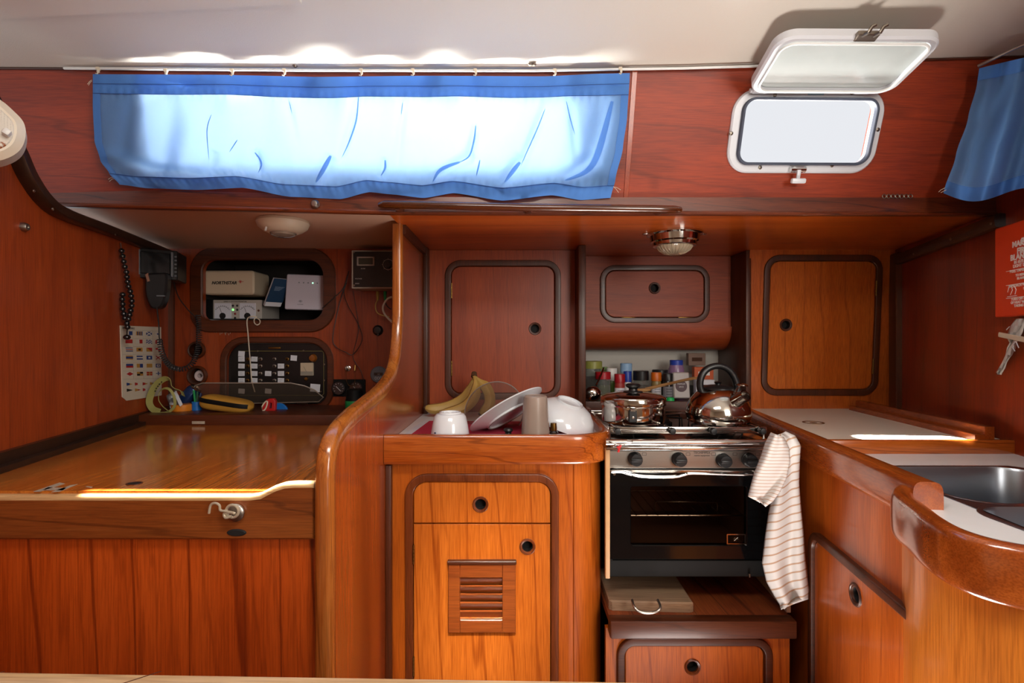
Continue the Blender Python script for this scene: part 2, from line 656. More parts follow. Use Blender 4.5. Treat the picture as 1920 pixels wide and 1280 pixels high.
    def build(s, name, mats, parent=None, smooth=True, ang=35, recalc=False):
        me = bpy.data.meshes.new(name)
        if parent is not None:
            o0 = parent.matrix_world.translation if False else wloc(parent)
        else:
            lo = Vector([min(p[i] for p in s.v) for i in range(3)])
            hi = Vector([max(p[i] for p in s.v) for i in range(3)])
            o0 = Vector(((lo.x + hi.x) / 2, (lo.y + hi.y) / 2, lo.z))
        me.from_pydata([p - o0 for p in s.v], [], s.f)
        if not isinstance(mats, (list, tuple)):
            mats = [mats]
        for m in mats:
            me.materials.append(m)
        if len(mats) > 1:
            me.polygons.foreach_set('material_index', s.mi)
        if recalc:
            bm = bmesh.new()
            bm.from_mesh(me)
            bmesh.ops.remove_doubles(bm, verts=bm.verts[:], dist=1e-6)
            bmesh.ops.recalc_face_normals(bm, faces=bm.faces[:])
            bm.to_mesh(me)
            bm.free()
        if smooth:
            me.polygons.foreach_set('use_smooth', [True] * len(me.polygons))
            try:
                me.set_sharp_from_angle(angle=math.radians(ang))
            except Exception:
                pass
        me.validate()
        me.update()
        o = bpy.data.objects.new(name, me)
        C.objects.link(o)
        if parent is not None:
            o.parent = parent
        else:
            o.location = o0
            WL[o.name] = o0.copy()
        if parent is not None:
            WL[o.name] = wloc(parent)
        return o


WL = {}


def wloc(o):
    return WL.get(o.name, Vector((0, 0, 0)))


def thing(name, label, cat, loc=(0, 0, 0), group=None, kind=None):
    o = bpy.data.objects.new(name, None)
    o.empty_display_size = 0.05
    C.objects.link(o)
    o.location = loc
    WL[o.name] = Vector(loc)
    return tag(o, label, cat, group, kind)


def tag(o, label, cat, group=None, kind=None):
    o['label'] = label
    o['category'] = cat
    if group:
        o['group'] = group
    if kind:
        o['kind'] = kind
    return o


def lab(o, label):
    o['label'] = label
    return o


def dup(o, parent=None, loc=None, delta=None):
    """copy a thing or part with its children (shared meshes)"""
    c = o.copy()
    C.objects.link(c)
    if parent is not None:
        c.parent = parent
    if loc is not None:
        c.location = loc
    if delta is not None:
        c.location = Vector(o.location) + Vector(delta)
    WL[c.name] = wloc(o) + (Vector(delta) if delta is not None else Vector((0, 0, 0)))
    for ch in list(o.children):
        dup(ch, c)
    return c


def text(name, body, fr, u, v, w, size, m, parent, align='LEFT', ext=0.0003, bold=0.0, shear=0.0, sp=1.0):
    cu = bpy.data.curves.new(name, 'FONT')
    cu.body = body
    cu.size = size
    cu.extrude = ext
    cu.offset = bold
    cu.shear = shear
    cu.space_character = sp
    cu.align_x = align
    cu.resolution_u = 2
    to = bpy.data.objects.new(name, cu)
    C.objects.link(to)
    bpy.context.view_layer.update()
    me = bpy.data.meshes.new_from_object(to)
    bpy.data.objects.remove(to)
    M = fr.mat(u, v, w)
    o0 = wloc(parent)
    me.transform(Matrix.Translation(-o0) @ M)
    me.materials.clear()
    me.materials.append(m)
    o = bpy.data.objects.new(name, me)
    C.objects.link(o)
    o.parent = parent
    WL[o.name] = o0
    return o


def LM(loc, axis=(0, 0, 1), roll=0.0):
    q = Vector(axis).normalized().to_track_quat('Z', 'Y')
    return Matrix.Translation(Vector(loc)) @ q.to_matrix().to_4x4() @ Matrix.Rotation(roll, 4, 'Z')


def ring_sec(w, h, r=0.35):
    """rounded cross section for mouldings: width w centred, height h upwards"""
    b = min(w, h) * r
    out = []
    for cx, cy, a0 in ((w / 2 - b, h - b, 0), (-w / 2 + b, h - b, PI / 2)):
        for i in range(5):
            a = a0 + i / 4 * PI / 2
            out.append((cx + b * math.cos(a), cy + b * math.sin(a)))
    return [(w / 2, 0)] + out + [(-w / 2, 0)]


def rod_sec(w, h, n=12, p=0.8):
    """super-elliptic closed section centred on the path"""
    out = []
    for i in range(n):
        a = 2 * PI * i / n
        c, s_ = math.cos(a), math.sin(a)
        out.append((w / 2 * math.copysign(abs(c) ** p, c), h / 2 * math.copysign(abs(s_) ** p, s_)))
    return out


def smooth_path(pts, n=6):
    """Catmull-Rom through points"""
    pts = [Vector(p) for p in pts]
    out = []
    for i in range(len(pts) - 1):
        p0 = pts[max(0, i - 1)]
        p1 = pts[i]
        p2 = pts[i + 1]
        p3 = pts[min(len(pts) - 1, i + 2)]
        for k in range(n):
            t = k / n
            out.append(0.5 * ((2 * p1) + (p2 - p0) * t + (2 * p0 - 5 * p1 + 4 * p2 - p3) * t * t + (-p0 + 3 * p1 - 3 * p2 + p3) * t ** 3))
    out.append(pts[-1])
    return out


def frame_moulding(fr, loop, wid, hgt, m, parent, name='frame_moulding', w=0.0):
    """moulding centred on a closed loop"""
    mb = MB()
    pts = [fr.at(p[0], p[1], w) for p in loop]
    sec = [(-x, y) for x, y in ring_sec(wid, hgt)]
    mb.sweep(pts, sec, fr.N, closed=True)
    return mb.build(name, m, parent, recalc=True)


def finger_pull(fr, u, v, r, parent, w=0.0, m=None):
    """round recessed finger pull: collar, lip and dark cup"""
    q = MB()
    M = fr.mat(u, v, w)
    q.lathe([(r * 1.02, -0.002), (r * 1.02, 0.0015), (r * 0.93, 0.004), (r * 0.82, 0.0035), (r * 0.78, 0.0015), (r * 0.70, 0.001), (r * 0.66, -0.004), (r * 0.66, -0.018)], M, 28)
    a = q.build('pull_collar', m or W_TRIMZ, parent)
    q = MB()
    q.lathe([(r * 0.655, -0.003), (r * 0.655, -0.024), (0, -0.024)], M, 24)
    q.lathe([(0, -0.026), (r * 0.7, -0.026), (r * 0.7, -0.012)], M, 24)
    q.build('pull_cup', DARK, parent)
    return a


def hinge(fr, u, v, ln, parent, vert=True, w=0.0):
    w += 0.004
    q = MB()
    nk = 5
    for i in range(nk):
        a = -ln / 2 + ln * i / nk
        b = a + ln / nk * 0.9
        p, r_ = (fr.at(u, v + a, w), fr.at(u, v + b, w)) if vert else (fr.at(u + a, v, w), fr.at(u + b, v, w))
        q.tube([p, r_], 0.0034, 8)
    return q.build('hinge', BRASS, parent)


SCR = {}


def screw(fr, u, v, parent, r=0.004, w=0.0, m=None, name='screw'):
    q = MB()
    M = fr.mat(u, v, w)
    q.lathe([(r, -0.001), (r, 0.0006), (r * 0.8, 0.0014), (0, 0.0016)], M, 12)
    q.box(M @ Vector((0, 0, 0.0016)), (r * 1.3, r * 0.25, 0.0006), M.to_3x3() @ Matrix.Rotation(random.random() * 3, 3, 'Z'))
    return q.build(name, m or SCREW, parent)

# ================================================================== THE SETTING
FB = Fr((-0.92, 0, H), (-0.227, 1, 0), (0, 0, 1))         # left bulkhead plane
FR_ = Fr((1.016, 0, H), (-0.2625, -1, 0), (0, 0, 1))      # right bulkhead plane
A_, B_, C_ = P(130, 384, 1.44), P(1800, 388, 1.50), P(960, 132, 1.36)
U_ = (B_ - A_).normalized()
V_ = (C_ - A_)
V_ = (V_ - U_ * V_.dot(U_)).normalized()
FW = Fr(A_, U_, V_)                                        # leaning coachroof side


def st(o, label, cat):
    return tag(o, label, cat, None, 'structure')


def level_plate(name, pts, z0, z1, m, parent=None, ch=0.0):
    """horizontal slab: pts are (X, Y), z as drop below the eye; z1 = top"""
    fr = Fr((0, 0, H), (1, 0, 0), (0, 1, 0))
    if sum(a[0] * b[1] - b[0] * a[1] for a, b in zip(pts, pts[1:] + pts[:1])) < 0:
        pts = pts[::-1]
    q = MB()
    q.plate(fr, pts, [], z0, z1, ch)
    return q.build(name, m, parent)


# floor
st(level_plate('floor', [(-1.9, -1.6), (1.9, -1.6), (1.9, 2.5), (-1.9, 2.5)], -1.29, -1.25, W_FLOOR), 'dark wooden cabin sole under the cupboards', 'floor')

# coachroof side (the wall with both windows)
win1 = rrpx(FW, 322, 166, 1112, 340, 14)
port_out = (FW.px(1357, 324), FW.px(1664, 169))
pw = (port_out[0][0] + 0.028, port_out[0][1] + 0.026, port_out[1][0] - 0.028, port_out[1][1] - 0.026)
port_hole = rrect(pw[0] - 0.012, pw[1] - 0.012, pw[2] + 0.012, pw[3] + 0.012, 0.036)
wb = FW.px(-260, 378)
wb2 = FW.px(2200, 378)
seam = [(-260, 127), (0, 127.5), (600, 131), (1000, 131), (1280, 126), (1740, 111), (2200, 96)]
outer = [wb, wb2] + [FW.px(x, y - 14) for x, y in reversed(seam)]
q = MB()
q.plate(FW, outer, [win1, port_hole], -0.030, 0.0)
wall_back = st(q.build('wall_back', W_REDH), 'red-brown varnished teak cabin side with the long window and the port', 'wall')
q = MB()
a = FW.px(1176, 378)
b = FW.px(1186, 120)
q.plate(FW, rrect(a[0] - 0.012, a[1], a[0] + 0.002, b[1], 0.001), [], 0.0, 0.0025, 0.0008)
q.build('seam_batten', W_RED, wall_back)

# long window
w1 = thing('window_1', 'long bright window glowing behind the blue curtain', 'window', FW.at(*FW.px(710, 340)), kind='structure')
glz = rrpx(FW, 350, 190, 1076, 303, 10, w=-0.06)
q = MB()
q.plate(FW, offs(win1, -0.004), [glz], -0.070, -0.060, 0.002)
q.plate(FW, offs(win1, -0.006), [offs(win1, -0.0005)], -0.062, -0.002)
q.build('window_frame', WHITEP, w1)
q = MB()
q.plate(FW, offs(glz, -0.004), [], -0.068, -0.064)
q.build('pane', GLASS, w1)

# opening port
w2 = thing('window_2', 'small bright port in an aluminium frame, its lid swung up', 'window', FW.at(*FW.px(1500, 322)), kind='structure')
po = rrect(port_out[0][0], port_out[0][1], port_out[1][0], port_out[1][1], 0.062, 9)
pin = rrect(pw[0] + 0.001, pw[1] + 0.001, pw[2] - 0.001, pw[3] - 0.001, 0.030, 9)
q = MB()
q.plate(FW, po, [pin], -0.006, 0.010, 0.004)
q.build('port_frame', ALU, w2)
g = rrect(pw[0] - 0.001, pw[1] - 0.001, pw[2] + 0.001, pw[3] + 0.001, 0.031, 9)
frame_moulding(FW, g, 0.007, 0.014, RUBBER, w2, 'gasket', w=0.008)
for x, y in ((1371, 250), (1646, 243), (1425, 314), (1560, 310), (1453, 178), (1597, 174)):
    u, v = FW.px(x, y, 0.01)
    screw(FW, u, v, w2, 0.0055, 0.010)
u, v = FW.px(1494, 318, 0.015)
q = MB()
q.box(FW.at(u, v, 0.018), (0.034, 0.016, 0.014), FW.mat().to_3x3(), 0.003)
q.tube([FW.at(u - 0.021, v, 0.02), FW.at(u + 0.021, v, 0.02)], 0.0075, 12)
q.build('catch_block', CHROME, w2)
q = MB()
q.box(FW.at(u, v - 0.014, 0.028), (0.010, 0.028, 0.006), FW.mat().to_3x3(), 0.002)
q.box(FW.at(u, v - 0.030, 0.032), (0.040, 0.014, 0.014), FW.mat().to_3x3(), 0.004)
q.build('catch_lever', ALU, w2)
# lid, hinged at the top of the port and standing out under the headliner
hu, hv = FW.px(1534, 172, 0.03)
hc = FW.at(hu, hv, 0.030)
FL = Fr(hc + Vector((0.0, 0, 0.002)), (1, 0.01, 0), (-0.022, -0.200, 0.024))
lw, lh = 0.192, 0.215
q = MB()
lo_ = rrect(-lw, 0.0, lw, lh, 0.045, 9)
li_ = rrect(-lw + 0.018, 0.016, lw - 0.018, lh - 0.018, 0.032, 9)
q.plate(FL, lo_, [li_], -0.012, 0.010, 0.005)
lid = q.build('port_lid', ALU, w2)
q = MB()
q.plate(FL, offs(li_, -0.003), [], -0.006, 0.001)
PANE_REFL = mat('lid_pane_reflection', 'b9c0be', 0.18, var=0.25, bscale=9)  # pale streaky colour put into the glass in place of its reflection
q.build('lid_pane', PANE_REFL, lid)
q = MB()
q.sweep([FL.at(p[0], p[1], 0.010) for p in li_], [(-x, y) for x, y in ring_sec(0.006, 0.004)], FL.N, closed=True)
q.build('lid_seal', WHITEP, lid, recalc=True)
for du in (-0.155, 0.120):
    q = MB()
    q.box(FL.at(du, -0.002, -0.002), (0.040, 0.016, 0.012), FL.mat().to_3x3(), 0.003)
    q.tube([FL.at(du - 0.026, -0.006, -0.004), FL.at(du + 0.026, -0.006, -0.004)], 0.006, 10)
    q.build('lid_hinge', ALU, w2)
q = MB()
q.plate(FL, rrect(-0.020, lh - 0.012, 0.030, lh + 0.012, 0.003), [], 0.002, 0.012, 0.002)
for du in (-0.008, 0.018):
    q.tube([FL.at(du, lh + 0.006, 0.010), FL.at(du + 0.006, lh + 0.020, 0.012), FL.at(du + 0.010, lh + 0.026, 0.004), FL.at(du + 0.018, lh + 0.028, 0.000)], 0.004, 8)
q.build('lid_hook', SCREW, lid)
q = MB()
u, v = FW.px(1530, 176, 0.011)
q.plate(FW, rrect(u - 0.022, v - 0.003, u + 0.022, v + 0.004, 0.001), [], 0.010, 0.0112, 0.0002)
q.build('maker_plate', mat('pale_blue_plate', '8fb0c4', 0.4), w2)

# headliner
rows = []
sp = [FW.at(*FW.px(x, y)) for x, y in seam]
for Yc, dz in ((None, 0), (1.15, 0.012), (0.9, 0.03), (0.5, 0.045), (0.0, 0.055), (-0.8, 0.055), (-1.6, 0.05)):
    r_ = []
    for p in sp:
        if Yc is None:
            r_.append(p.copy())
        else:
            r_.append(Vector((p.x, Yc, p.z + dz)))
    rows.append(r_)
q = MB()
q.grid([list(r_) for r_ in rows])
q.grid([[p + Vector((0, 0, 0.03)) for p in r_][::-1] for r_ in rows])
ceil = st(q.build('ceiling', LINER, smooth=True, ang=60), 'pale fabric headliner of the cabin roof', 'ceiling')
q = MB()
for (x, y) in ((78, 122), (553, 126), (994, 122), (1000, 122)):
    pass
for (x, y, two) in ((78, 123, 0), (553, 126, 0), (994, 123, 1), (290, 1, 0)):
    for k in range(2 if two else 1):
        s0 = P(x + k * 7, y, 1.33 if y > 50 else 1.1)
        q = MB()
        q.lathe([(0.0065, 0.0), (0.0065, -0.001), (0.004, -0.004), (0, -0.004)], Matrix.Translation(s0 + Vector((0, 0, 0.004))), 12)
        q.build('screw', SCREW, ceil)
q = MB()
q.add([Vector((-1.6, 1.165, H + 0.712)), Vector((-0.45, 1.095, H + 0.722)), Vector((-0.45, 1.02, H + 0.726)), Vector((-1.6, 1.09, H + 0.716)),
       Vector((-1.6, 1.165, H + 0.74)), Vector((-0.45, 1.095, H + 0.75)), Vector((-0.45, 1.02, H + 0.75)), Vector((-1.6, 1.09, H + 0.74))],
      [(3, 2, 1, 0), (4, 5, 6, 7), (0, 1, 5, 4), (1, 2, 6, 5), (2, 3, 7, 6), (3, 0, 4, 7)])
q.build('headliner_batten', LINER, ceil)

# side deck: two undersides seen above the desk and above the galley
q = MB()
q.hexa([Vector((-1.7, 1.43, H + 0.392)), Vector((-0.362, 1.455, H + 0.388)), Vector((-0.362, 1.455, H + 0.40)), Vector((-1.7, 1.43, H + 0.403)),
        Vector((-1.7, 2.40, H + 0.372)), Vector((-0.362, 2.40, H + 0.372)), Vector((-0.362, 2.40, H + 0.403)), Vector((-1.7, 2.40, H + 0.403))])
st(q.build('trim_1', LINER2), 'beige headliner under the side deck above the chart table', 'headliner')
q = MB()
q.hexa([Vector((-0.362, 1.46, H + 0.374)), Vector((1.8, 1.512, H + 0.374)), Vector((1.8, 1.512, H + 0.40)), Vector((-0.362, 1.46, H + 0.40)),
        Vector((-0.362, 2.40, H + 0.374)), Vector((1.8, 2.40, H + 0.374)), Vector((1.8, 2.40, H + 0.40)), Vector((-0.362, 2.40, H + 0.40))])
W_UNDER = wood('teak_underside', 'c8682a', 'b0501a', '7a2e0c', 'X', 0.3, 0.3, lines=0.5, seed=13)
st(q.build('trim_2', W_UNDER), 'orange teak panel under the side deck above the galley', 'panel')
q = MB()
q.quadbox((-2.2, 1.52, H + 0.404), (2.4, 3.2, H + 0.43))
st(q.build('trim_3', mat('white_deck', 'dcdad4', 0.5)), 'white side deck outside the windows', 'deck')

# fascia along the side deck
fl = [P(58, 368, 1.44), P(740, 386, 1.455), P(1892, 388, 1.50)]
q = MB()
for a, b, h0, h1 in ((fl[0], fl[1], 0.026, 0.022), (fl[1], fl[2], 0.022, 0.024)):
    q.hexa([a + Vector((0, -0.012, -h0)), b + Vector((0, -0.012, -h1)), b + Vector((0, -0.012, h1)), a + Vector((0, -0.012, h0)),
            a + Vector((0, 0.02, -h0)), b + Vector((0, 0.02, -h1)), b + Vector((0, 0.02, h1)), a + Vector((0, 0.02, h0))])
fas = st(q.build('trim_4', W_FASC, smooth=False), 'teak edge board running below both windows', 'trim')
q = MB()
q.tube([fl[0] + Vector((0, -0.012, -0.024)), fl[1] + Vector((0, -0.012, -0.021)), fl[2] + Vector((0, -0.012, -0.023))], 0.006, 8)
q.build('rounded_edge', W_FASC, fas)
FF = YF(1.445)
for x, y in ((160, 370), (402, 379), (1352, 387), (1576, 388), (1806, 389)):
    Yf = 1.44 + 0.06 * (x - 58) / 1830
    fr = YF(Yf - 0.0105)
    u, v = fr.px(x, y)
    q = MB()
    q.lathe([(0.0065, -0.002), (0.0065, 0.0006), (0, 0.001)], fr.mat(u, v, 0), 14)
    q.build('wood_plug', PLUG, fas)
fr = YF(1.435)
q = MB()
u, v = fr.px(592, 383)
q.lathe([(0.012, 0.0), (0.012, 0.006), (0.008, 0.012), (0, 0.014)], fr.mat(u, v, 0), 16)
q.build('stud', STEELB, fas)

# bulkheads and the unseen rest of the cabin
bz = [(-60, 140), (-10, 232), (18, 285), (40, 332), (72, 376), (112, 402), (200, 434), (335, 486)]
bp = [FB.px(x, y) for x, y in bz]
q = MB()
top = [p for p in reversed(bp)]
ub = bp[0][0]
loop = [(0.2, -1.25), (2.30, -1.25), (2.30, 0.385)] + [(top[0][0], 0.385)] + [(p[0], p[1] + 0.004) for p in top[:2]] + top[2:] + [(bp[0][0] - 0.05, 0.80), (0.2, 0.80)]
q.plate(FB, loop, [], -0.02, 0.0)
bl = st(q.build('wall_left', W_BULK), 'matt teak bulkhead left of the chart table', 'wall')
q = MB()
bpts = [FB.at(p[0], p[1], 0.014) for p in bp]
bpts = smooth_path(bpts, 5)
q.sweep(bpts, rod_sec(0.030, 0.040, 12, 0.5), [FB.V.cross(FB.N) + FB.V * 0.6] * len(bpts) if False else FB.N)
q.build('curved_beam', W_BEAM, bl, recalc=True)
for x, y in ((62, 358), (97, 392), (215, 440)):
    u, v = FB.px(x, y, 0.034)
    screw(FB, u, v, bl, 0.004, 0.036)
q = MB()
u0 = FB.px(322, 640)[0]
q.plate(FB, rrect(u0 - 0.035, -0.255, u0 + 0.02, 0.36, 0.003), [], 0.0, 0.018, 0.003)
q.build('corner_post', W_TRIMZ, bl)

q = MB()
uY = lambda Y: -Y * math.sqrt(1 + 0.2625 ** 2)
loopr = [(uY(2.40), -1.25), (uY(0.45), -1.25), (uY(0.45), 0.80), (uY(1.53), 0.80), (uY(1.53), 0.374), (uY(2.40), 0.374)]
q.plate(FR_, loopr, [], -0.02, 0.0)
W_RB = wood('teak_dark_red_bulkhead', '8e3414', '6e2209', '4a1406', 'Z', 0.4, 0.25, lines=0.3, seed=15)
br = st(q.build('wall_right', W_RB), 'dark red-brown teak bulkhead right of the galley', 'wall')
q = MB()
bpts = [FR_.at(*FR_.px(x, y), 0.012) for x, y in ((1886, 412), (1780, 452), (1690, 487))]
q.sweep(bpts, rod_sec(0.040, 0.030, 12, 0.5), FR_.N)
q.build('deck_beam', W_BEAM, br, recalc=True)
for x, y in ((1713, 476), (1782, 448), (1858, 419)):
    u, v = FR_.px(x, y, 0.027)
    screw(FR_, u, v, br, 0.0045, 0.027)
q = MB()
u, v = FR_.px(1684, 640)
q.plate(FR_, rrect(uY(2.10), -0.28, uY(2.035), 0.355, 0.003), [], 0.0, 0.02, 0.004)
q.build('corner_post', W_TRIMZ, br)

q = MB()
pts = [(1.134, 0.45), (1.75, 0.45), (1.75, -1.55), (-1.55, -1.55), (-1.55, 0.196), (-0.964, 0.196)]
for a, b in zip(pts, pts[1:]):
    q.add([Vector((a[0], a[1], 0)), Vector((b[0], b[1], 0)), Vector((b[0], b[1], H + 0.85)), Vector((a[0], a[1], H + 0.85))], [(0, 1, 2, 3)])
st(q.build('wall_front', mat('cabin_behind', 'cfc0ac', 0.6), smooth=False), 'teak and cream cabin side behind the camera', 'wall')
q = MB()
q.quadbox((-1.75, 2.38, 0), (1.85, 2.40, H + 0.40))
st(q.build('trim_5', GELCOAT, smooth=False), 'pale hull liner behind the galley lockers', 'liner')

# ================================================================== PARTITION
part = thing('partition_panel', 'varnished teak partition with a worn curved edge between chart table and galley', 'partition', (-0.366, 1.6, 0))
prof = [(1.0, -1.25), (1.0, -0.36), (1.0, -0.27), (1.013, -0.221), (1.057, -0.192), (1.149, -0.172), (1.268, -0.158), (1.414, -0.138), (1.532, -0.105), (1.600, -0.045), (1.636, 0.06), (1.640, 0.20), (1.640, 0.374)]
FPn = Fr((-0.353, 0, H), (0, -1, 0), (0, 0, 1))            # seen from the galley side? faces +X
FPn = Fr((-0.353, 0, H), (0, 1, 0), (0, 0, 1))             # N = +X
sm = smooth_path([Vector((a, b, 0)) for a, b in prof[2:]], 5)
pr2 = [(1.0, -1.25)] + [(p.x, p.y) for p in sm]
q = MB()
q.plate(FPn, [(a + 0.01, b) for a, b in pr2][::-1] + [(2.38, -1.25), (2.38, 0.374)][::1] if False else [(2.38, -1.25), (2.38, 0.374)] + [(a + 0.01, b) for a, b in pr2][::-1], [], -0.024, 0.0, 0.0)
q.build('panel', wood('teak_partition', 'b05a2c', '944418', '6e2c10', 'Z', 0.25, 0.5, lines=0.25, seed=17), part)
q = MB()
path = [Vector((-0.366, a + 0.004, H + b)) for a, b in pr2]
q.sweep(path, rod_sec(0.040, 0.034, 16, 0.6), Vector((1, 0, 0)))
q.build('worn_nosing', W_NOSE, part, recalc=True)
q = MB()
q.hexa([Vector((-0.352, 1.64, H + 0.345)), Vector((-0.340, 1.64, H + 0.345)), Vector((-0.340, 1.64, H + 0.374)), Vector((-0.352, 1.64, H + 0.374)),
        Vector((-0.352, 2.09, H + 0.345)), Vector((-0.340, 2.09, H + 0.345)), Vector((-0.340, 2.09, H + 0.374)), Vector((-0.352, 2.09, H + 0.374))])
q.build('top_batten', W_TRIMZ, part)
q = MB()
q.quadbox((-0.353, 2.03, H - 0.2875), (-0.335, 2.088, H + 0.374), 0.003)
q.quadbox((-0.353, 1.425, 0.1), (-0.337, 1.447, H - 0.345), 0.003)
q.build('corner_post', W_TRIMZ, part)

# ================================================================== CHART TABLE
desk = thing('chart_table', 'varnished teak chart table with a worn front rail and lift-up top', 'table', (-0.76, 1.4, 0))
bX = lambda Y: -0.92 - 0.227 * Y
dz = -0.295
q = level_plate('desk_top', [(bX(1.0), 1.012), (-0.386, 1.012), (-0.386, 1.83), (bX(1.83), 1.83)], dz - 0.02, dz, W_DESK, desk)
# worn patch, finger hole
q = MB()
fd = Fr((0, 0, H), (1, 0, 0), (0, 1, 0))
c = D(252, 906, 0.2945)
q.plate(fd, ell(c.x, c.y, 0.016, 0.013), [ell(c.x, c.y, 0.013, 0.010)], dz, dz + 0.0015, 0.0004)
q.build('lift_hole_rim', W_TRIM, desk)
q = MB()
q.plate(fd, ell(c.x, c.y, 0.0132, 0.0102), [], dz, dz + 0.0006)
q.build('lift_hole_shade', DARK, desk)  # flat dark disc, the shade inside the hole put into its colour
q = MB()
SCUFF = mat('bare_scuffed_wood', 'b8a894', 0.7, var=0.4, bscale=120)
for pts in ([(62, 921), (75, 921), (122, 906), (112, 904)], [(96, 922), (112, 921), (146, 907), (132, 909)], [(80, 918), (118, 919), (124, 914), (90, 913)], [(160, 912), (172, 914), (174, 912), (164, 911)]):
    pp = [D(x, y, 0.2945) for x, y in pts]
    lp = [(p.x, p.y) for p in pp]
    if sum(a[0] * b[1] - b[0] * a[1] for a, b in zip(lp, lp[1:] + lp[:1])) < 0:
        lp = lp[::-1]
    q.plate(fd, lp, [], dz, dz + 0.0004)
q.build('scuff_mark', SCUFF, desk)
# front rail with the step up at the right
fr = YF(1.0)
step = [(-1.22, -0.3875), (-0.3865, -0.3875), (-0.3865, -0.276), (-0.425, -0.276), (-0.445, -0.2775), (-0.462, -0.283), (-0.478, -0.291), (-0.492, -0.298), (-0.512, -0.301), (-1.22, -0.301)]
q = MB()
q.plate(fr, step, [], -0.020, 0.0, 0.004)
q.build('front_rail', W_RAIL, desk)
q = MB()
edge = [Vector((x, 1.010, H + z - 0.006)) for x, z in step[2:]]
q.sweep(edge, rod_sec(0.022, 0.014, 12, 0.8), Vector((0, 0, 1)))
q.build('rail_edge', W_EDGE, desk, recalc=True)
q = MB()
u, v = fr.px(444, 998)
q.plate(fr, ell(u, v, 0.019, 0.007), [], 0.0, 0.003, 0.002)
q.build('finger_notch_shade', DARK, desk)  # dark oval laid on the rail, coloured as the shade in the notch
q = MB()
q.plate(YF(1.02), [(-1.25, -1.25), (-0.386, -1.25), (-0.386, -0.386), (-1.25, -0.386)], [], -0.02, 0.0)
q.build('front_panel', W_DESKF, desk)
# fiddle against the bulkhead (two strips) and ledge at the back
q = MB()
pa = Vector((bX(0.9), 0.9, H - 0.285))
pb = Vector((bX(1.95), 1.95, H - 0.285))
n_ = FB.N
q.hexa([pa + n_ * 0.04 + Vector((0, 0, -0.02)), pb + n_ * 0.04 + Vector((0, 0, -0.02)), pb + n_ * 0.04 + Vector((0, 0, 0.004)), pa + n_ * 0.04 + Vector((0, 0, 0.004)),
        pa + Vector((0, 0, -0.02)), pb + Vector((0, 0, -0.02)), pb + Vector((0, 0, 0.004)), pa + Vector((0, 0, 0.004))])
q.hexa([pa + n_ * 0.016 + Vector((0, 0, 0.0)), pb + n_ * 0.016 + Vector((0, 0, 0.0)), pb + n_ * 0.016 + Vector((0, 0, 0.03)), pa + n_ * 0.016 + Vector((0, 0, 0.03)),
        pa, pb, pb + Vector((0, 0, 0.03)), pa + Vector((0, 0, 0.03))])
q.build('side_fiddle', W_BEAM, desk)
q = MB()
q.quadbox((-1.385, 1.80, H - 0.31), (-0.386, 2.085, H - 0.258), 0.004)
q.build('back_ledge', W_TRIM, desk)
q = MB()
c = P(372, 792, 1.797)
q.box(c, (0.045, 0.003, 0.010), None, 0.001)
q.build('latch_scuff', SCUFF, desk)
# hook and eye on the rail
hk = thing('cabin_hook', 'white painted hook and eye on the chart table rail', 'hook', P(442, 975, 0.997))
f0 = YF(0.997)
cu, cv = f0.px(442, 958)
q = MB()
q.lathe([(0.017, -0.001), (0.017, 0.003), (0.013, 0.006), (0.0, 0.007)], f0.mat(cu, cv - 0.003), 20)
q.build('eye_plate', STEELB, hk)
HKM = mat('painted_hook', 'b8aa94', 0.35, metal=0.4)
q = MB()
q.tube([f0.at(cu + 0.012 * math.cos(a), cv + 0.004 + 0.012 * math.sin(a), 0.012) for a in [2 * PI * i / 20 for i in range(20)]], 0.0028, 8, closed=True)
q.build('eye', HKM, hk)
q = MB()
hp = [(442, 962), (432, 965), (428, 958), (440, 955), (448, 958)]
q.tube(smooth_path([f0.at(*f0.px(x, y), 0.014 + 0.002 * (i % 2)) for i, (x, y) in enumerate(hp)], 5), 0.0026, 8)
hp = [(446, 956), (432, 953), (422, 951), (420, 942), (412, 938), (404, 942), (401, 957)]
q.tube(smooth_path([f0.at(*f0.px(x, y), 0.016) for x, y in hp], 6), 0.0024, 8)
q.build('hook', HKM, hk)

# ================================================================== INSTRUMENT PANEL
FI = YF(2.09)
ip = thing('instrument_panel', 'teak instrument panel with two cut-out openings behind the chart table', 'panel', (-0.87, 2.1, H - 0.26))
op1 = rrpx(FI, 381, 487, 607, 600, [14, 26, 30, 22], 6)
op2 = rrpx(FI, 426, 643, 614, 758, [18, 24, 34, 34], 6)
g1 = rrpx(FI, 361, 644, 379, 668, 10)
g1 = circ(*FI.px(370, 656), 0.026)
g2 = circ(*FI.px(371, 704), 0.030)
a = FI.px(318, 800)
b = FI.px(757, 455)
q = MB()
q.plate(FI, [(a[0] - 0.03, -0.26), (-0.378, -0.26), (-0.378, b[1] - 0.01), (a[0] - 0.03, b[1] - 0.01)], [op1, op2, g1, g2], -0.018, 0.0)
q.build('panel', wood('teak_instrument_panel', '9a451c', '7a3010', '541c08', 'Z', 0.35, 0.3, lines=0.35, seed=19), ip)
o1 = offs(op1, -0.022)
o2 = offs(op2, -0.016)
q = MB()
q.plate(FI, offs(op1, -0.050), [op1], 0.0, 0.010, 0.004)
q.build('opening_frame', W_TRIM, ip)
q = MB()
q.plate(FI, offs(op2, -0.026), [op2], 0.0, 0.010, 0.004)
q.build('opening_frame', W_TRIM, ip)
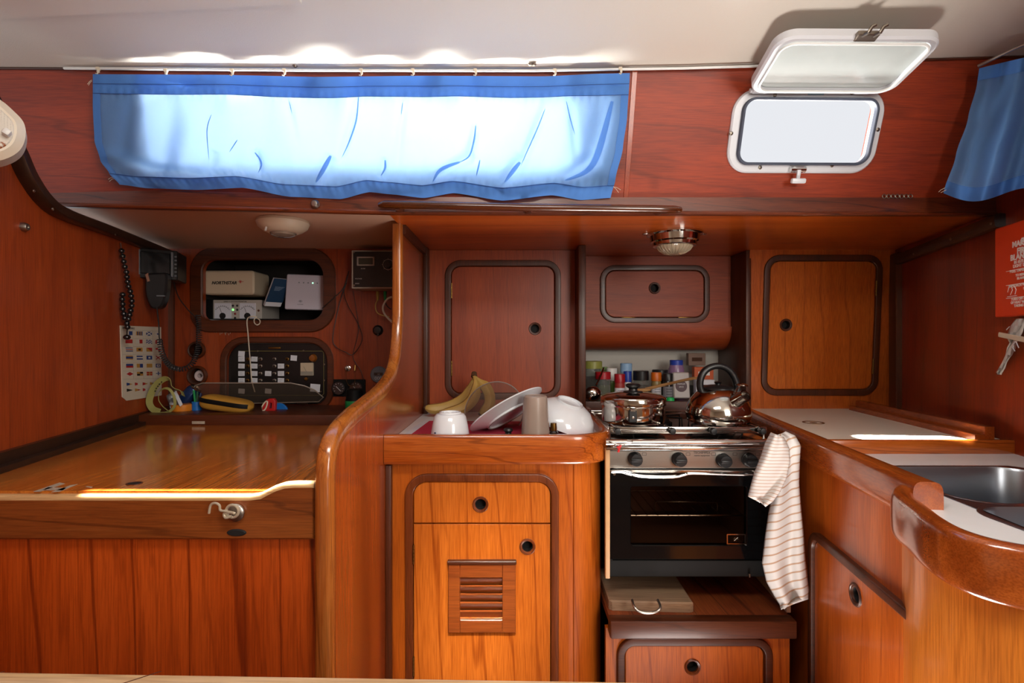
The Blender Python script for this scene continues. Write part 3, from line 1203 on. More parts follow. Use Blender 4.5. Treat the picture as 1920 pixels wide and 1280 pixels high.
# recess box behind the upper opening
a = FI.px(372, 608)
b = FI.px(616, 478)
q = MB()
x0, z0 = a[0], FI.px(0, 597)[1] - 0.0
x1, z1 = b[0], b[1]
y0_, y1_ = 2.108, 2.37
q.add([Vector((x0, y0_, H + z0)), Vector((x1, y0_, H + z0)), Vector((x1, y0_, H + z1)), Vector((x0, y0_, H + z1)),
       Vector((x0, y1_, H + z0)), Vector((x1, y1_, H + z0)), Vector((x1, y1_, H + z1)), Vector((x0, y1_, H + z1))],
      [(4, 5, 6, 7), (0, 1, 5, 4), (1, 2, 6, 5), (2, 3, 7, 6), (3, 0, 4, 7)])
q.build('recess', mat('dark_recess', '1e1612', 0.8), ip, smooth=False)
for gx, gy, gr in ((370, 656, 0.026), (371, 704, 0.030)):
    u, v = FI.px(gx, gy)
    q = MB()
    q.lathe([(gr * 1.35, 0.0), (gr * 1.35, 0.008), (gr * 1.2, 0.014), (gr * 1.02, 0.012), (gr * 0.98, 0.0), (gr * 0.98, -0.02)], FI.mat(u, v), 30)
    q.build('round_port_rim', W_TRIMZ, ip)
    q = MB()
    q.lathe([(gr * 0.99, -0.018), (gr * 0.99, -0.06), (0, -0.06)], FI.mat(u, v), 24)
    q.build('port_cavity', DARK, ip)
q = MB()
tn = random.Random(3)
tp = []
for i in range(13):
    x = 400 + i * 2.6
    tp.append([FI.at(*FI.px(x, 618 + tn.random() * 9), 0.001), FI.at(*FI.px(x + 3 - tn.random() * 5, 619 + tn.random() * 10), 0.001)])
for t in tp:
    if (t[0] - t[1]).length > 0.002:
        q.tube(t, 0.0008, 4)
q.build('scratches', SCUFF, ip)

# ================================================================== LOCKERS
def door_with_pull(fr, loop, hole, r, parent, m, w0=-0.012, w1=0.002, name='door', pm=None, gap=0.0022):
    """door leaf filling a loop, with a round pull at hole"""
    q = MB()
    q.plate(fr, offs(loop, gap), [circ(hole[0], hole[1], r * 0.8, 24)], w0, w1, 0.0015)
    d = q.build(name, m, parent)
    finger_pull(fr, hole[0], hole[1], r, d, w1, pm)
    return d


lk = thing('left_galley_locker', 'tall teak locker door above the dish counter, hinged on the left', 'locker', (-0.04, 2.1, H - 0.29))
dl = rrpx(FI, 846, 499, 1040, 737, 18, 8)
a = FI.px(800, 772)
b = FI.px(1083, 465)
q = MB()
q.plate(FI, [a, (b[0], a[1]), (b[0], b[1] - 0.008), (a[0], b[1] - 0.008)], [dl], -0.018, 0.0)
q.build('face_frame', W_MAH, lk)
frame_moulding(FI, offs(dl, -0.0125), 0.024, 0.008, W_TRIMZ, lk)
q = MB()
q.plate(FI, offs(dl, -0.03), [], -0.06, -0.03)
q.build('inner_back', DARK, lk)
door_with_pull(FI, dl, FI.px(1003, 616), 0.0255, lk, W_MAH)
for y in (545, 690):
    u, v = FI.px(847, y)
    hinge(FI, u, v, 0.062, lk, True, 0.003)
q = MB()
q.quadbox((0.257, 1.98, H - 0.2875), (0.286, 2.36, H + 0.373), 0.003)
q.build('dark_side_post', W_TRIMZ, lk)

FM = YF(2.24)
mk = thing('middle_galley_locker', 'small wide teak locker with a rounded underside above the spice shelf', 'locker', (0.62, 2.25, H - 0.04))
dm = rrpx(FM, 1135, 507, 1320, 595, 18, 8)
a = FM.px(1080, 612)
b = FM.px(1372, 482)
q = MB()
q.plate(FM, [a, (b[0], a[1]), (b[0], 0.373), (a[0], 0.373)], [dm], -0.018, 0.0)
q.build('face_frame', W_MAHH, mk)
frame_moulding(FM, offs(dm, -0.012), 0.023, 0.008, W_TRIM, mk)
q = MB()
q.plate(FM, offs(dm, -0.03), [], -0.06, -0.03)
q.build('inner_back', DARK, mk)
door_with_pull(FM, dm, FM.px(1227, 540), 0.0255, mk, W_MAHH)
for x in (1178, 1284):
    u, v = FM.px(x, 595)
    q = MB()
    q.box(FM.at(u, v, 0.003), (0.06, 0.006, 0.004), None, 0.001)
    q.build('hinge', BRASS, mk)
rows = []
zt = H + a[1]
for i in range(13):
    t = i / 12 * PI * 0.55
    yy = 2.24 - 0.012 + (1 - math.cos(t)) * 0.11
    zz = zt - math.sin(t) * 0.105
    rows.append([Vector((a[0] - 0.01, yy, zz)), Vector((b[0] + 0.012, yy, zz))])
q = MB()
q.grid([[r_[0], r_[1]] for r_ in rows])
q.build('rounded_underside', W_MAHH, mk)

FK = Fr(FI.at(*FI.px(1540, 468)), (1, 0, 0), (0, -0.058, 1))
rk = thing('right_galley_locker', 'tall teak locker door above the white icebox top, hinged on the right', 'locker', (1.27, 2.12, H - 0.28))
a0 = FK.px(1437, 730)
b0 = FK.px(1643, 489)
dr = rrect(a0[0], a0[1], b0[0], b0[1], 0.040, 8)
a = FK.px(1398, 770)
b = FK.px(1697, 464)
q = MB()
q.plate(FK, [(a[0], a[1]), (b[0], a[1]), (b[0], b[1]), (a[0], b[1])], [dr], -0.018, 0.0)
W_RL = wood('teak_right_locker', 'c06a30', 'a4521e', '7c3612', 'Z', 0.28, 0.4, lines=0.35, seed=21)
q.build('face_frame', W_RL, rk)
frame_moulding(FK, offs(dr, -0.0125), 0.024, 0.008, W_TRIMZ, rk)
q = MB()
q.plate(FK, offs(dr, -0.03), [], -0.06, -0.03)
q.build('inner_back', DARK, rk)
W_RD = wood('teak_right_door', 'cc7634', 'b05c20', '843c12', 'Z', 0.28, 0.4, lines=0.5, seed=25)
door_with_pull(FK, dr, FK.px(1473, 609), 0.0255, rk, W_RD)
for y in (540, 686):
    u, v = FK.px(1645, y)
    hinge(FK, b0[0] - 0.001, v, 0.062, rk, True, 0.003)
q = MB()
q.quadbox((0.957, 2.092, H - 0.30), (0.978, 2.378, H + 0.373), 0.002)
q.build('side_panel', W_TRIMZ, rk)

# ================================================================== DISH COUNTER CABINET
zc = -0.2875
W_TRIM2 = wood('red_brown_moulding', '7c4224', '5e2c14', '3a180a', 'Z', 0.3, 0.4, scale=2.0, lines=0.4)
cab = thing('dish_counter_cabinet', 'orange teak galley cabinet with rounded corner, drawer and louvred door', 'cabinet', (-0.04, 1.75, 0))
arcp = lambda cx, cy, r, a0, a1, n: [(cx + r * math.cos(a0 + (a1 - a0) * i / n), cy + r * math.sin(a0 + (a1 - a0) * i / n)) for i in range(n + 1)]
FC = YF(1.45)
ddl = FC.px(775, 980)
ddr = FC.px(1033, 902)
open_ = rrect(ddl[0], -1.02, ddr[0], ddr[1], [0.004, 0.004, 0.040, 0.040], 8)
q = MB()
q.plate(FC, [(-0.352, -1.25), (0.160, -1.25), (0.160, -0.335), (-0.352, -0.335)], [open_], -0.018, 0.0)
q.build('face_frame', W_OR, cab)
body = [(0.160, 1.45)] + arcp(0.160, 1.558, 0.108, -PI / 2, 0, 12) + [(0.268, 2.08)]
q = MB()
q.grid([[Vector((x, y, 0.0)) for x, y in body], [Vector((x, y, H - 0.30)) for x, y in body]])
q.grid([[Vector((x, y, H - 0.30)) for x, y in offs(body, 0.016)[0:]], [Vector((x, y, 0.0)) for x, y in offs(body, 0.016)]])
q.build('rounded_side', W_OR, cab)
mp_ = [FC.at(ddl[0] - 0.009, -1.02, 0), ] 
ml = offs(open_, -0.0115)
# moulding: up the left side, over the top, down the right
tops = [p for p in ml if p[1] > -0.5]
path = [(ddr[0] + 0.010, -1.03)] + tops + [(ddl[0] - 0.010, -1.03)]
q = MB()
q.sweep([FC.at(p[0], p[1], 0) for p in path], [(-x, y) for x, y in ring_sec(0.022, 0.009)], FC.N)
q.build('frame_moulding', W_TRIM2, cab, recalc=True)
zs = FC.px(900, 981.5)[1]
drl = rrect(ddl[0], zs + 0.0012, ddr[0], ddr[1], [0.0, 0.0, 0.038, 0.038], 8)
W_CD = wood('teak_cabinet_door', 'cc7832', 'ba6624', '863c12', 'Z', 0.25, 0.45, lines=0.65, seed=29)
d_ = door_with_pull(FC, drl, FC.px(901, 945), 0.0225, cab, W_CD, name='drawer', gap=0.0018, pm=W_TRIM2)
# door with louvre window
dol = [(ddl[0] + 0.0018, -1.02), (ddr[0] - 0.0018, -1.02), (ddr[0] - 0.0018, zs - 0.0012), (ddl[0] + 0.0018, zs - 0.0012)]
la = FC.px(863, 1158)
lb = FC.px(942, 1080)
lo2 = rrect(la[0], la[1], lb[0], lb[1], 0.0)
hl = FC.px(989, 1024)
q = MB()
q.plate(FC, dol, [circ(hl[0], hl[1], 0.018), lo2], -0.012, 0.002, 0.001)
door = q.build('door', W_CD, cab)
finger_pull(FC, hl[0], hl[1], 0.0225, door, 0.002, W_TRIM2)
va = FC.px(841, 1182)
vb = FC.px(967, 1053)
q = MB()
for u0, u1, v0, v1 in ((va[0], la[0], va[1], vb[1]), (lb[0], vb[0], va[1], vb[1])):
    q.plate(FC, rrect(u0, v0, u1, v1, 0.0), [], 0.002, 0.012, 0.002)
for v0, v1 in ((va[1], la[1]), (lb[1], vb[1])):
    q.plate(FC, rrect(la[0], v0, lb[0], v1, 0.0), [], 0.002, 0.0115, 0.002)
W_LV = wood('teak_louvre', 'a05a2c', '864420', '5e2a12', 'X', 0.35, 0.3, lines=0.35, seed=31)
q.build('louvre_frame', W_LV, door)
q = MB()
q.plate(FC, rrect(va[0] - 0.002, vb[1] - 0.002, vb[0] + 0.002, vb[1] + 0.008, 0.002), [], 0.002, 0.016, 0.002)
q.build('louvre_drip_strip', W_TRIM, door)
n_s = 5
hh = (lb[1] - la[1]) / n_s
for i in range(n_s):
    v0 = la[1] + hh * i
    q = MB()
    q.hexa([FC.at(la[0], v0 - 0.002, -0.006), FC.at(lb[0], v0 - 0.002, -0.006), FC.at(lb[0], v0 + hh * 0.90, 0.007), FC.at(la[0], v0 + hh * 0.90, 0.007),
            FC.at(la[0], v0 - 0.002, -0.012), FC.at(lb[0], v0 - 0.002, -0.012), FC.at(lb[0], v0 + hh * 0.98, 0.001), FC.at(la[0], v0 + hh * 0.98, 0.001)])
    q.build('louvre_slat', W_LV, door, smooth=False)
for y in (1037, 1245):
    u, v = FC.px(776, y)
    hinge(FC, u, v, 0.055, cab, True, 0.003)
# worktop and fiddle
wt = [(-0.352, 1.425)] + [(0.168, 1.425)] + arcp(0.168, 1.525, 0.100, -PI / 2, 0, 8)[1:] + [(0.283, 2.085), (-0.352, 2.085)]
level_plate('worktop', wt, zc - 0.02, zc, LAM, cab)
fp = [(-0.352, 1.418), (0.10, 1.418), (0.168, 1.420)] + arcp(0.168, 1.530, 0.110, -PI / 2 + 0.1, 0, 10) + [(0.284, 1.70), (0.296, 2.08)]
q = MB()
path = [Vector((x, y, H - 0.298)) for x, y in fp]
q.sweep(path, rod_sec(0.026, 0.083, 20, 0.45), Vector((0, 0, 1)))
q.build('fiddle', W_FID, cab, recalc=True)

# ================================================================== STOVE BAY
bay = thing('stove_bay_cabinet', 'teak drawer cabinet with a bare shelf below the stove', 'cabinet', (0.5, 1.75, 0))
FS = YF(1.43)
level_plate('shelf_board', [(0.27, 1.415), (0.77, 1.415), (0.83, 1.95), (0.27, 1.95)], -0.783, -0.763, wood('bare_shelf', '8e4a24', '6e3014', '4a1c0a', 'Y', 0.6, 0.05, wear=0.3, wearcol='a87448', seed=33), bay)
q = MB()
q.quadbox((0.268, 1.395, H - 0.812), (0.778, 1.432, H - 0.762), 0.005)
q.build('shelf_lip', W_TRIM, bay)
ba = FS.px(1171, 1400)
bb = FS.px(1432, 1208)
dro = rrect(ba[0], -1.06, bb[0], bb[1], [0.03, 0.03, 0.028, 0.028], 8)
q = MB()
q.plate(FS, [(0.262, -1.25), (0.775, -1.25), (0.775, -0.80), (0.262, -0.80)], [dro], -0.018, 0.0)
q.build('face_frame', W_OR, bay)
frame_moulding(FS, offs(dro, -0.011), 0.022, 0.010, W_TRIM, bay)
d2 = door_with_pull(FS, dro, FS.px(1298, 1249), 0.0225, bay, W_OR, name='drawer', pm=W_TRIM2)
q = MB()
q.quadbox((0.29, 2.02, H - 0.90), (0.90, 2.04, H - 0.34))
q.build('back_board', mat('bay_back', '2a1a12', 0.8), bay)
q = MB()
q.hexa([Vector((0.772, 1.44, H - 0.762)), Vector((0.784, 1.44, H - 0.762)), Vector((0.784, 1.44, H - 0.70)), Vector((0.772, 1.44, H - 0.70)),
        Vector((0.80, 1.80, H - 0.762)), Vector((0.812, 1.80, H - 0.762)), Vector((0.812, 1.80, H - 0.63)), Vector((0.80, 1.80, H - 0.63))])
q.build('cream_side_strip', CREAM, bay)
q = MB()
u, v = FS.px(1137, 960)
q.quadbox((0.262, 1.435, H - 0.665), (0.275, 1.45, H - 0.30), 0.002)
q.build('pale_edge_strip', W_PALE, bay)
# spice shelf behind the stove
q = MB()
q.quadbox((0.287, 2.06, H - 0.262), (0.955, 2.375, H - 0.247))
q.quadbox((0.287, 2.05, H - 0.33), (0.955, 2.068, H - 0.240), 0.003)
q.build('spice_shelf', W_TRIM, bay)

# ================================================================== SINK COUNTER
FX = Fr((0.62, 0, H), (-0.15, -1, 0), (0, 0, 1))           # aisle face of the sink cabinet
sk = thing('sink_counter', 'teak sink cabinet with curved end, thick rounded fiddle and white icebox top', 'counter', (0.9, 1.3, 0))
fx_u = lambda Y: -Y * math.sqrt(1 + 0.15 ** 2)
d0 = FX.px(1530, 1012)
sdo = rrect(d0[0], -1.06, fx_u(0.90), -0.535, [0.03, 0.0, 0.0, 0.032], 8)
q = MB()
q.plate(FX, [(fx_u(1.47), -1.25), (fx_u(0.90), -1.25), (fx_u(0.90), -0.335), (fx_u(1.47), -0.335)], [circ(*FX.px(1608, 1115), 0.02)], -0.016, 0.0)
q.plate(FX, [(fx_u(1.96), -1.25), (fx_u(1.46), -1.25), (fx_u(1.46), -0.30), (fx_u(1.96), -0.30)], [], -0.016, -0.002)
W_SC = wood('teak_sink_cabinet', 'bc6428', 'a24e18', '7a3410', 'Z', 0.3, 0.35, lines=0.3, seed=35)
q.build('side_panel', W_SC, sk)
q = MB()
q.plate(FX, offs(sdo, 0.001), [circ(*FX.px(1608, 1115), 0.02)], 0.0, 0.004, 0.002)
sd = q.build('door', W_SC, sk)
u, v = FX.px(1608, 1115)
finger_pull(FX, u, v, 0.026, sd, 0.004)
q = MB()
path = [p for p in offs(sdo, -0.011)]
pth = [(d0[0] - 0.011, -1.05)] + [p for p in reversed(path) if p[1] > -0.9 and p[0] < fx_u(1.2)] + [(fx_u(0.92), -0.524)]
q.sweep([FX.at(p[0], p[1], 0) for p in pth], ring_sec(0.022, 0.014), FX.N)
q.build('frame_moulding', W_TRIM, sk, recalc=True)
# rounded end column
col = smooth_path([Vector(p + (0,)) for p in [(0.775, 1.02), (0.757, 0.985), (0.722, 0.93), (0.694, 0.865), (0.674, 0.79), (0.674, 0.74), (0.695, 0.70), (0.76, 0.665), (0.90, 0.642), (1.15, 0.635)]], 5)
q = MB()
q.grid([[Vector((p.x, p.y, H - 0.33)) for p in col], [Vector((p.x, p.y, 0.0)) for p in col]])
q.build('rounded_end', wood('teak_round_end', 'd08238', 'c07026', '9a5018', 'Z', 0.28, 0.4, lines=0.3, seed=37), sk)
# long fiddle and curved fiddle
fX = lambda Y: 0.636 + 0.140 * Y
q = MB()
path = [Vector((fX(Y), Y, H - 0.298)) for Y in (2.12, 1.7, 1.3, 0.99, 0.945)]
q.sweep(path, rod_sec(0.052, 0.078, 24, 0.5), Vector((0, 0, 1)))
q.build('long_fiddle', W_FIDY, sk, recalc=True)
cf = smooth_path([Vector(p + (0,)) for p in [(0.772, 0.985), (0.738, 0.965), (0.706, 0.925), (0.684, 0.865), (0.660, 0.80), (0.650, 0.745), (0.668, 0.700), (0.73, 0.660), (0.85, 0.634), (1.15, 0.622)]], 6)
q = MB()
q.sweep([Vector((p.x, p.y, H - 0.315)) for p in cf], rod_sec(0.034, 0.084, 24, 0.5), Vector((0, 0, 1)))
q.build('curved_fiddle', wood('teak_curved_fiddle', 'a4582a', '7e3a16', '4a1c0a', 'X', 0.18, 0.7, scale=2.0, lines=0.12, seed=39), sk, recalc=True)
# sink top with two basins
top = [(0.86, 1.43), (0.80, 1.0), (0.775, 0.965), (0.72, 0.93), (0.695, 0.865), (0.672, 0.80), (0.664, 0.75), (0.68, 0.71), (0.74, 0.672), (0.86, 0.648), (1.30, 0.64), (1.39, 1.43)]
fl_ = Fr((0, 0, H), (1, 0, 0), (0, 1, 0))
b1 = rrect(0.880, 0.975, 1.24, 1.265, 0.070, 8)
b2 = rrect(0.845, 0.72, 1.13, 0.957, 0.060, 8)
ccw = lambda l: l if sum(a[0] * b[1] - b[0] * a[1] for a, b in zip(l, l[1:] + l[:1])) > 0 else l[::-1]
q = MB()
q.plate(fl_, ccw(top), [b1, b2], -0.325, -0.310)
q.build('sink_top', LAM, sk)
q = MB()
fo = [(0.838, 0.725), (0.845, 0.708), (0.862, 0.70), (1.14, 0.70), (1.25, 0.98), (1.255, 1.25), (1.235, 1.275), (0.93, 1.277), (0.895, 1.268), (0.876, 1.24), (0.868, 1.20), (0.866, 1.04)]
q.plate(fl_, ccw(fo), [b1, b2], -0.310, -0.3088)
q.build('steel_flange', SINKM, sk)
for bl_ in (b1, b2):
    q = MB()
    lip = offs(bl_, -0.008)
    R = [[fl_.at(p[0], p[1], z) for p in offs(bl_, o)] for o, z in ((-0.008, -0.3095), (-0.006, -0.3082), (0.001, -0.3085), (0.004, -0.315), (0.010, -0.43), (0.030, -0.452), (0.055, -0.456))]
    q.grid(R, closed=True)
    n = len(R[-1])
    q.add(R[-1], [tuple(range(n))])
    q.build('sink_basin', SINKM, sk)
    q = MB()
    cx = sum(p[0] for p in bl_) / len(bl_)
    cy = sum(p[1] for p in bl_) / len(bl_)
    q.lathe([(0.026, 0.0), (0.026, 0.003), (0.018, 0.0015), (0, 0.001)], Matrix.Translation((cx, cy, H - 0.456)), 20)
    q.build('drain', CHROME, sk)
q = MB()
q.quadbox((0.855, 1.412, H - 0.312), (1.39, 1.430, H - 0.272), 0.004)
q.build('step_strip', W_FID, sk)
# icebox top
q = MB()
ib = [(0.865, 1.425), (1.385, 1.425), (1.56, 2.13), (0.965, 2.13)]
q.plate(fl_, ccw(ib), [], -0.30, -0.279)
q.build('icebox_top', LAMC, sk)
q = MB()
c = D(1525, 792, 0.279)
q.lathe([(0.034, -0.001), (0.034, 0.0012), (0.027, 0.0012), (0.026, -0.0005), (0.012, -0.0005), (0.010, 0.001), (0, 0.0012)], Matrix.Translation(c), 28)
q.build('lid_pull', BRASS, sk)
q = MB()
for z0, z1, o0, o1 in ((-0.280, -0.262, 0.0, 0.055), (-0.262, -0.240, 0.028, 0.055)):
    q.hexa([Vector((1.302 + o0, 1.44, H + z0)), Vector((1.302 + o1, 1.44, H + z0)), Vector((1.302 + o1, 1.44, H + z1)), Vector((1.302 + o0, 1.44, H + z1)),
            Vector((1.376 + o0, 2.09, H + z0)), Vector((1.376 + o1, 2.09, H + z0)), Vector((1.376 + o1, 2.09, H + z1)), Vector((1.376 + o0, 2.09, H + z1))])
q.build('side_batten', W_FIDY, sk, smooth=False)

# ================================================================== STOVE
sv = thing('gimballed_stove', 'stainless marine stove with black oven door and grab rail', 'stove', (0.51, 1.67, H - 0.69))
SX0, SX1 = 0.276, 0.745
FO = YF(1.462)
da = FO.px(1142, 1049)
db = FO.px(1448, 881)
wa = FO.px(1183, 1022)
wb_ = FO.px(1400, 912)
win = rrect(wa[0], wa[1], wb_[0], wb_[1], 0.006, 3)
ENAM = mat('black_enamel', '080809', 0.12, coat=0.15, spec=0.3)
q = MB()
q.plate(FO, rrect(da[0], da[1], SX1 - 0.004, db[1], 0.004, 3), [win], -0.018, 0.0, 0.002)
od = q.build('oven_door', ENAM, sv)
q = MB()
q.plate(FO, offs(win, -0.002), [], -0.010, -0.007)
q.build('oven_glass', clear('smoked_glass', 'd0c8c0', 0.02, 0.04, '0a0a0a'), od)
q = MB()
p = FO.px(1382, 1012)
q.plate(FO, rrect(p[0] - 0.027, p[1] - 0.015, p[0] + 0.027, p[1] + 0.015, 0.002), [rrect(p[0] - 0.024, p[1] - 0.012, p[0] + 0.024, p[1] + 0.012, 0.001)], -0.007, -0.0055)
for k in range(4):
    a = k * PI / 4
    q.tube([FO.at(p[0] - 0.008 * math.cos(a), p[1] - 0.007 * math.sin(a), -0.0062), FO.at(p[0] + 0.008 * math.cos(a), p[1] + 0.007 * math.sin(a), -0.0062)], 0.0008, 4)
q.build('maker_badge', STEEL, od)
# handle
q = MB()
hy = [(1146, 884), (1165, 884), (1180, 888), (1205, 893), (1262, 894), (1285, 889), (1300, 887), (1380, 889), (1425, 890)]
q.tube(smooth_path([FO.at(*FO.px(x, y, 0.03), 0.030) for x, y in hy], 4), 0.0042, 10)
for x in (1150, 1422):
    u, v = FO.px(x, 886, 0.015)
    q.tube([FO.at(u, v, 0), FO.at(u, v, 0.03)], 0.004, 8)
q.build('door_handle', CHROME, od)
q = MB()
u0, v0 = FO.px(1143, 883, 0.004)
q.plate(FO, rrect(u0, v0 - 0.004, SX1 - 0.006, v0 + 0.004, 0.001), [], 0.0, 0.006, 0.001)
q.build('door_top_strip', STEEL, od)
# casing
q = MB()
q.quadbox((SX0, 1.466, H - 0.668), (SX0 + 0.012, 1.88, H - 0.29))
q.quadbox((SX1 - 0.012, 1.466, H - 0.668), (SX1, 1.88, H - 0.29))
q.quadbox((SX0, 1.86, H - 0.668), (SX1, 1.88, H - 0.29))
q.quadbox((SX0, 1.466, H - 0.672), (SX1, 1.88, H - 0.655))
q.quadbox((SX0, 1.466, H - 0.372), (SX1, 1.88, H - 0.36))
q.build('casing', BLACKM, sv)
# oven interior
q = MB()
ox0, ox1, oz0, oz1 = wa[0] - 0.02, wb_[0] + 0.02, H + wa[1] - 0.02, H + wb_[1] + 0.01
q.add([Vector((ox0, 1.482, oz0)), Vector((ox1, 1.482, oz0)), Vector((ox1, 1.482, oz1)), Vector((ox0, 1.482, oz1)),
       Vector((ox0, 1.82, oz0)), Vector((ox1, 1.82, oz0)), Vector((ox1, 1.82, oz1)), Vector((ox0, 1.82, oz1))],
      [(4, 5, 6, 7), (0, 1, 5, 4), (1, 2, 6, 5), (2, 3, 7, 6), (3, 0, 4, 7)])
q.build('oven_cavity', mat('oven_enamel', '8a6a58', 0.35, metal=0.3), sv, smooth=False)
q = MB()
FR2 = YF(1.52)
u0, v0 = FR2.px(1183, 966)
u1, _ = FR2.px(1402, 966)
q.tube([FR2.at(u0, v0), FR2.at(u1, v0)], 0.0026, 8)
q.tube([FR2.at(u0, v0, -0.25), FR2.at(u1, v0, -0.25)], 0.0022, 8)
for i in range(11):
    u = u0 + (u1 - u0) * (i + 0.5) / 11
    q.tube([FR2.at(u, v0 + 0.002, 0.003), FR2.at(u, v0 + 0.002, -0.25)], 0.0016, 6)
h = [(1228, 965), (1228, 943), (1231, 940), (1342, 941), (1345, 944), (1345, 967)]
q.tube([FR2.at(*FR2.px(x, y, -0.10), -0.10) for x, y in h], 0.0022, 8)
q.build('oven_rack', STEEL, sv)
q = MB()
ba2 = FO.px(1142, 1082)
q.plate(FO, rrect(da[0], ba2[1], SX1 - 0.002, da[1] - 0.003, 0.003, 3), [], -0.02, -0.003, 0.002)
q.build('lower_front', BLACKM, sv)
q = MB()
u, v = FO.px(1404, 1080)
q.tube([FO.at(u, v, 0.005), FO.at(u, v + 0.01, 0.005)], 0.003, 8)
q.build('foot_screw', STEEL, sv)
# control panel with knobs
FCn = YF(1.45)
ca = FCn.px(1141, 878)
cb = FCn.px(1448, 844)
q = MB()
q.plate(FCn, rrect(ca[0], ca[1], SX1, cb[1], 0.003, 3), [], -0.03, 0.0, 0.002)
cp = q.build('control_panel', STEELB, sv)
kn = None
for x, y in ((1190, 859), (1272, 860), (1355, 862), (1403, 861)):
    u, v = FCn.px(x, y)
    if kn is None:
        q = MB()
        M = FCn.mat(u, v, 0)
        q.lathe([(0.020, 0.0), (0.020, 0.004), (0.018, 0.006), (0.0175, 0.024), (0.016, 0.027), (0, 0.0275)], M, 24)
        q.box(M @ Vector((0, 0, 0.029)), (0.030, 0.004, 0.007), None, 0.001)
        kn = q.build('control_knob', BLACK, cp)
        ku, kv = u, v
    else:
        dup(kn, cp, delta=FCn.at(u, v) - FCn.at(ku, kv))
for x in (1208, 1290, 1338, 1378, 1420):
    u, v = FCn.px(x, 851)
    q = MB()
    q.plate(FCn, rrect(u - 0.006, v - 0.004, u + 0.006, v + 0.004, 0.0005, 1), [rrect(u - 0.0052, v - 0.0032, u + 0.0052, v + 0.0032, 0.0003, 1)], 0.0, 0.0004)
    q.build('burner_mark', INK, cp, smooth=False)
u, v = FCn.px(1316, 849)
text('maker_lettering', 'TECHIMPEX', FCn, u, v - 0.002, 0.0004, 0.009, INK, cp, 'CENTER')
text('maker_lettering', 'marine equipment', FCn, u, v - 0.009, 0.0004, 0.006, INK, cp, 'CENTER')
# hob, burners, pan supports
q = MB()
q.quadbox((SX0, 1.44, H - 0.292), (SX1, 1.88, H - 0.284), 0.002)
q.quadbox((SX0, 1.437, H - 0.306), (SX1, 1.45, H - 0.284), 0.003)
q.build('hob', STEEL, sv)
for bx, by in ((0.383, 1.62), (0.640, 1.62), (0.51, 1.78)):
    q = MB()
    q.lathe([(0.045, 0), (0.045, 0.008), (0.036, 0.012), (0.034, 0.018), (0, 0.02)], Matrix.Translation((bx, by, H - 0.286)), 24)
    q.build('burner', BLACKM, sv)
    q = MB()
    for k in range(6):
        a = k * PI / 3 + 0.3
        c_, s_ = math.cos(a), math.sin(a)
        q.tube([Vector((bx + 0.085 * c_, by + 0.085 * s_, H - 0.285)), Vector((bx + 0.083 * c_, by + 0.083 * s_, H - 0.258)), Vector((bx + 0.03 * c_, by + 0.03 * s_, H - 0.258))], 0.0028, 6)
    q.build('pan_support', BLACKM, sv)
q = MB()
FRl = YF(1.50)
ra = FRl.px(1146, 812)
q.box((0.5 * (SX0 + 0.014 + SX1), 1.50, H - 0.2595), (SX1 - SX0 - 0.01, 0.003, 0.019), None, 0.001)
q.box((SX0 + 0.006, 1.69, H - 0.2595), (0.003, 0.38, 0.014), None, 0.001)
q.box((SX1 - 0.002, 1.69, H - 0.2595), (0.003, 0.38, 0.014), None, 0.001)
q.box((0.5 * (SX0 + SX1), 1.876, H - 0.2595), (SX1 - SX0 - 0.01, 0.003, 0.014), None, 0.001)
for x in (SX0 + 0.01, SX1 - 0.006):
    for y in (1.503, 1.872):
        q.tube([Vector((x, y, H - 0.286)), Vector((x, y, H - 0.25))], 0.004, 8)
q.build('sea_rail', STEEL, sv)
for x in (1155, 1257, 1333, 1424):
    u, v = FRl.px(x, 806)
    q = MB()
    q.lathe([(0.005, 0.0), (0.005, 0.006), (0.0095, 0.008), (0.0105, 0.020), (0.008, 0.026), (0, 0.027)], FRl.mat(u, v, 0.0), 18)
    q.build('clamp_knob', BLACK, sv)
    q = MB()
    q.tube([FRl.at(u - 0.006, v + 0.008, 0.004), FRl.at(u - 0.006, v + 0.008, -0.05)], 0.003, 6)
    q.build('pot_clamp', STEEL, sv)
q = MB()
z = H - (829 - 640) / 960 * 1.40
q.tube([Vector((SX0 - 0.02, 1.40, z)), Vector((SX1 + 0.005, 1.40, z))], 0.0085, 14)
z2 = H - (841 - 640) / 960 * 1.42
q.box((0.5 * (SX0 + SX1) - 0.005, 1.425, z2), (SX1 - SX0 + 0.02, 0.010, 0.008), None, 0.002)
for x in (SX0, SX1 - 0.01):
    q.box((x, 1.42, z - 0.004), (0.008, 0.05, 0.014), None, 0.002)
q.build('grab_rail', CHROME, sv)

tg = thing('safety_catch', 'small steel wire catch with a red tag on the stove rail', 'catch', P(1158, 845, 1.39))
q = MB()
q.tube(smooth_path([P(1142, 826, 1.39), P(1152, 832, 1.387), P(1160, 833, 1.386), P(1182, 830, 1.386), P(1185, 826, 1.387), P(1176, 825, 1.388)], 5), 0.0018, 6)
q.build('wire', STEEL, tg)
q = MB()
q.box(P(1161, 841, 1.385), (0.006, 0.003, 0.020), Matrix.Rotation(0.25, 3, 'Y'), 0.001)
q.box(P(1161, 837, 1.384), (0.014, 0.003, 0.005), Matrix.Rotation(-0.4, 3, 'Y'), 0.001)
q.build('red_tag', RED, tg)

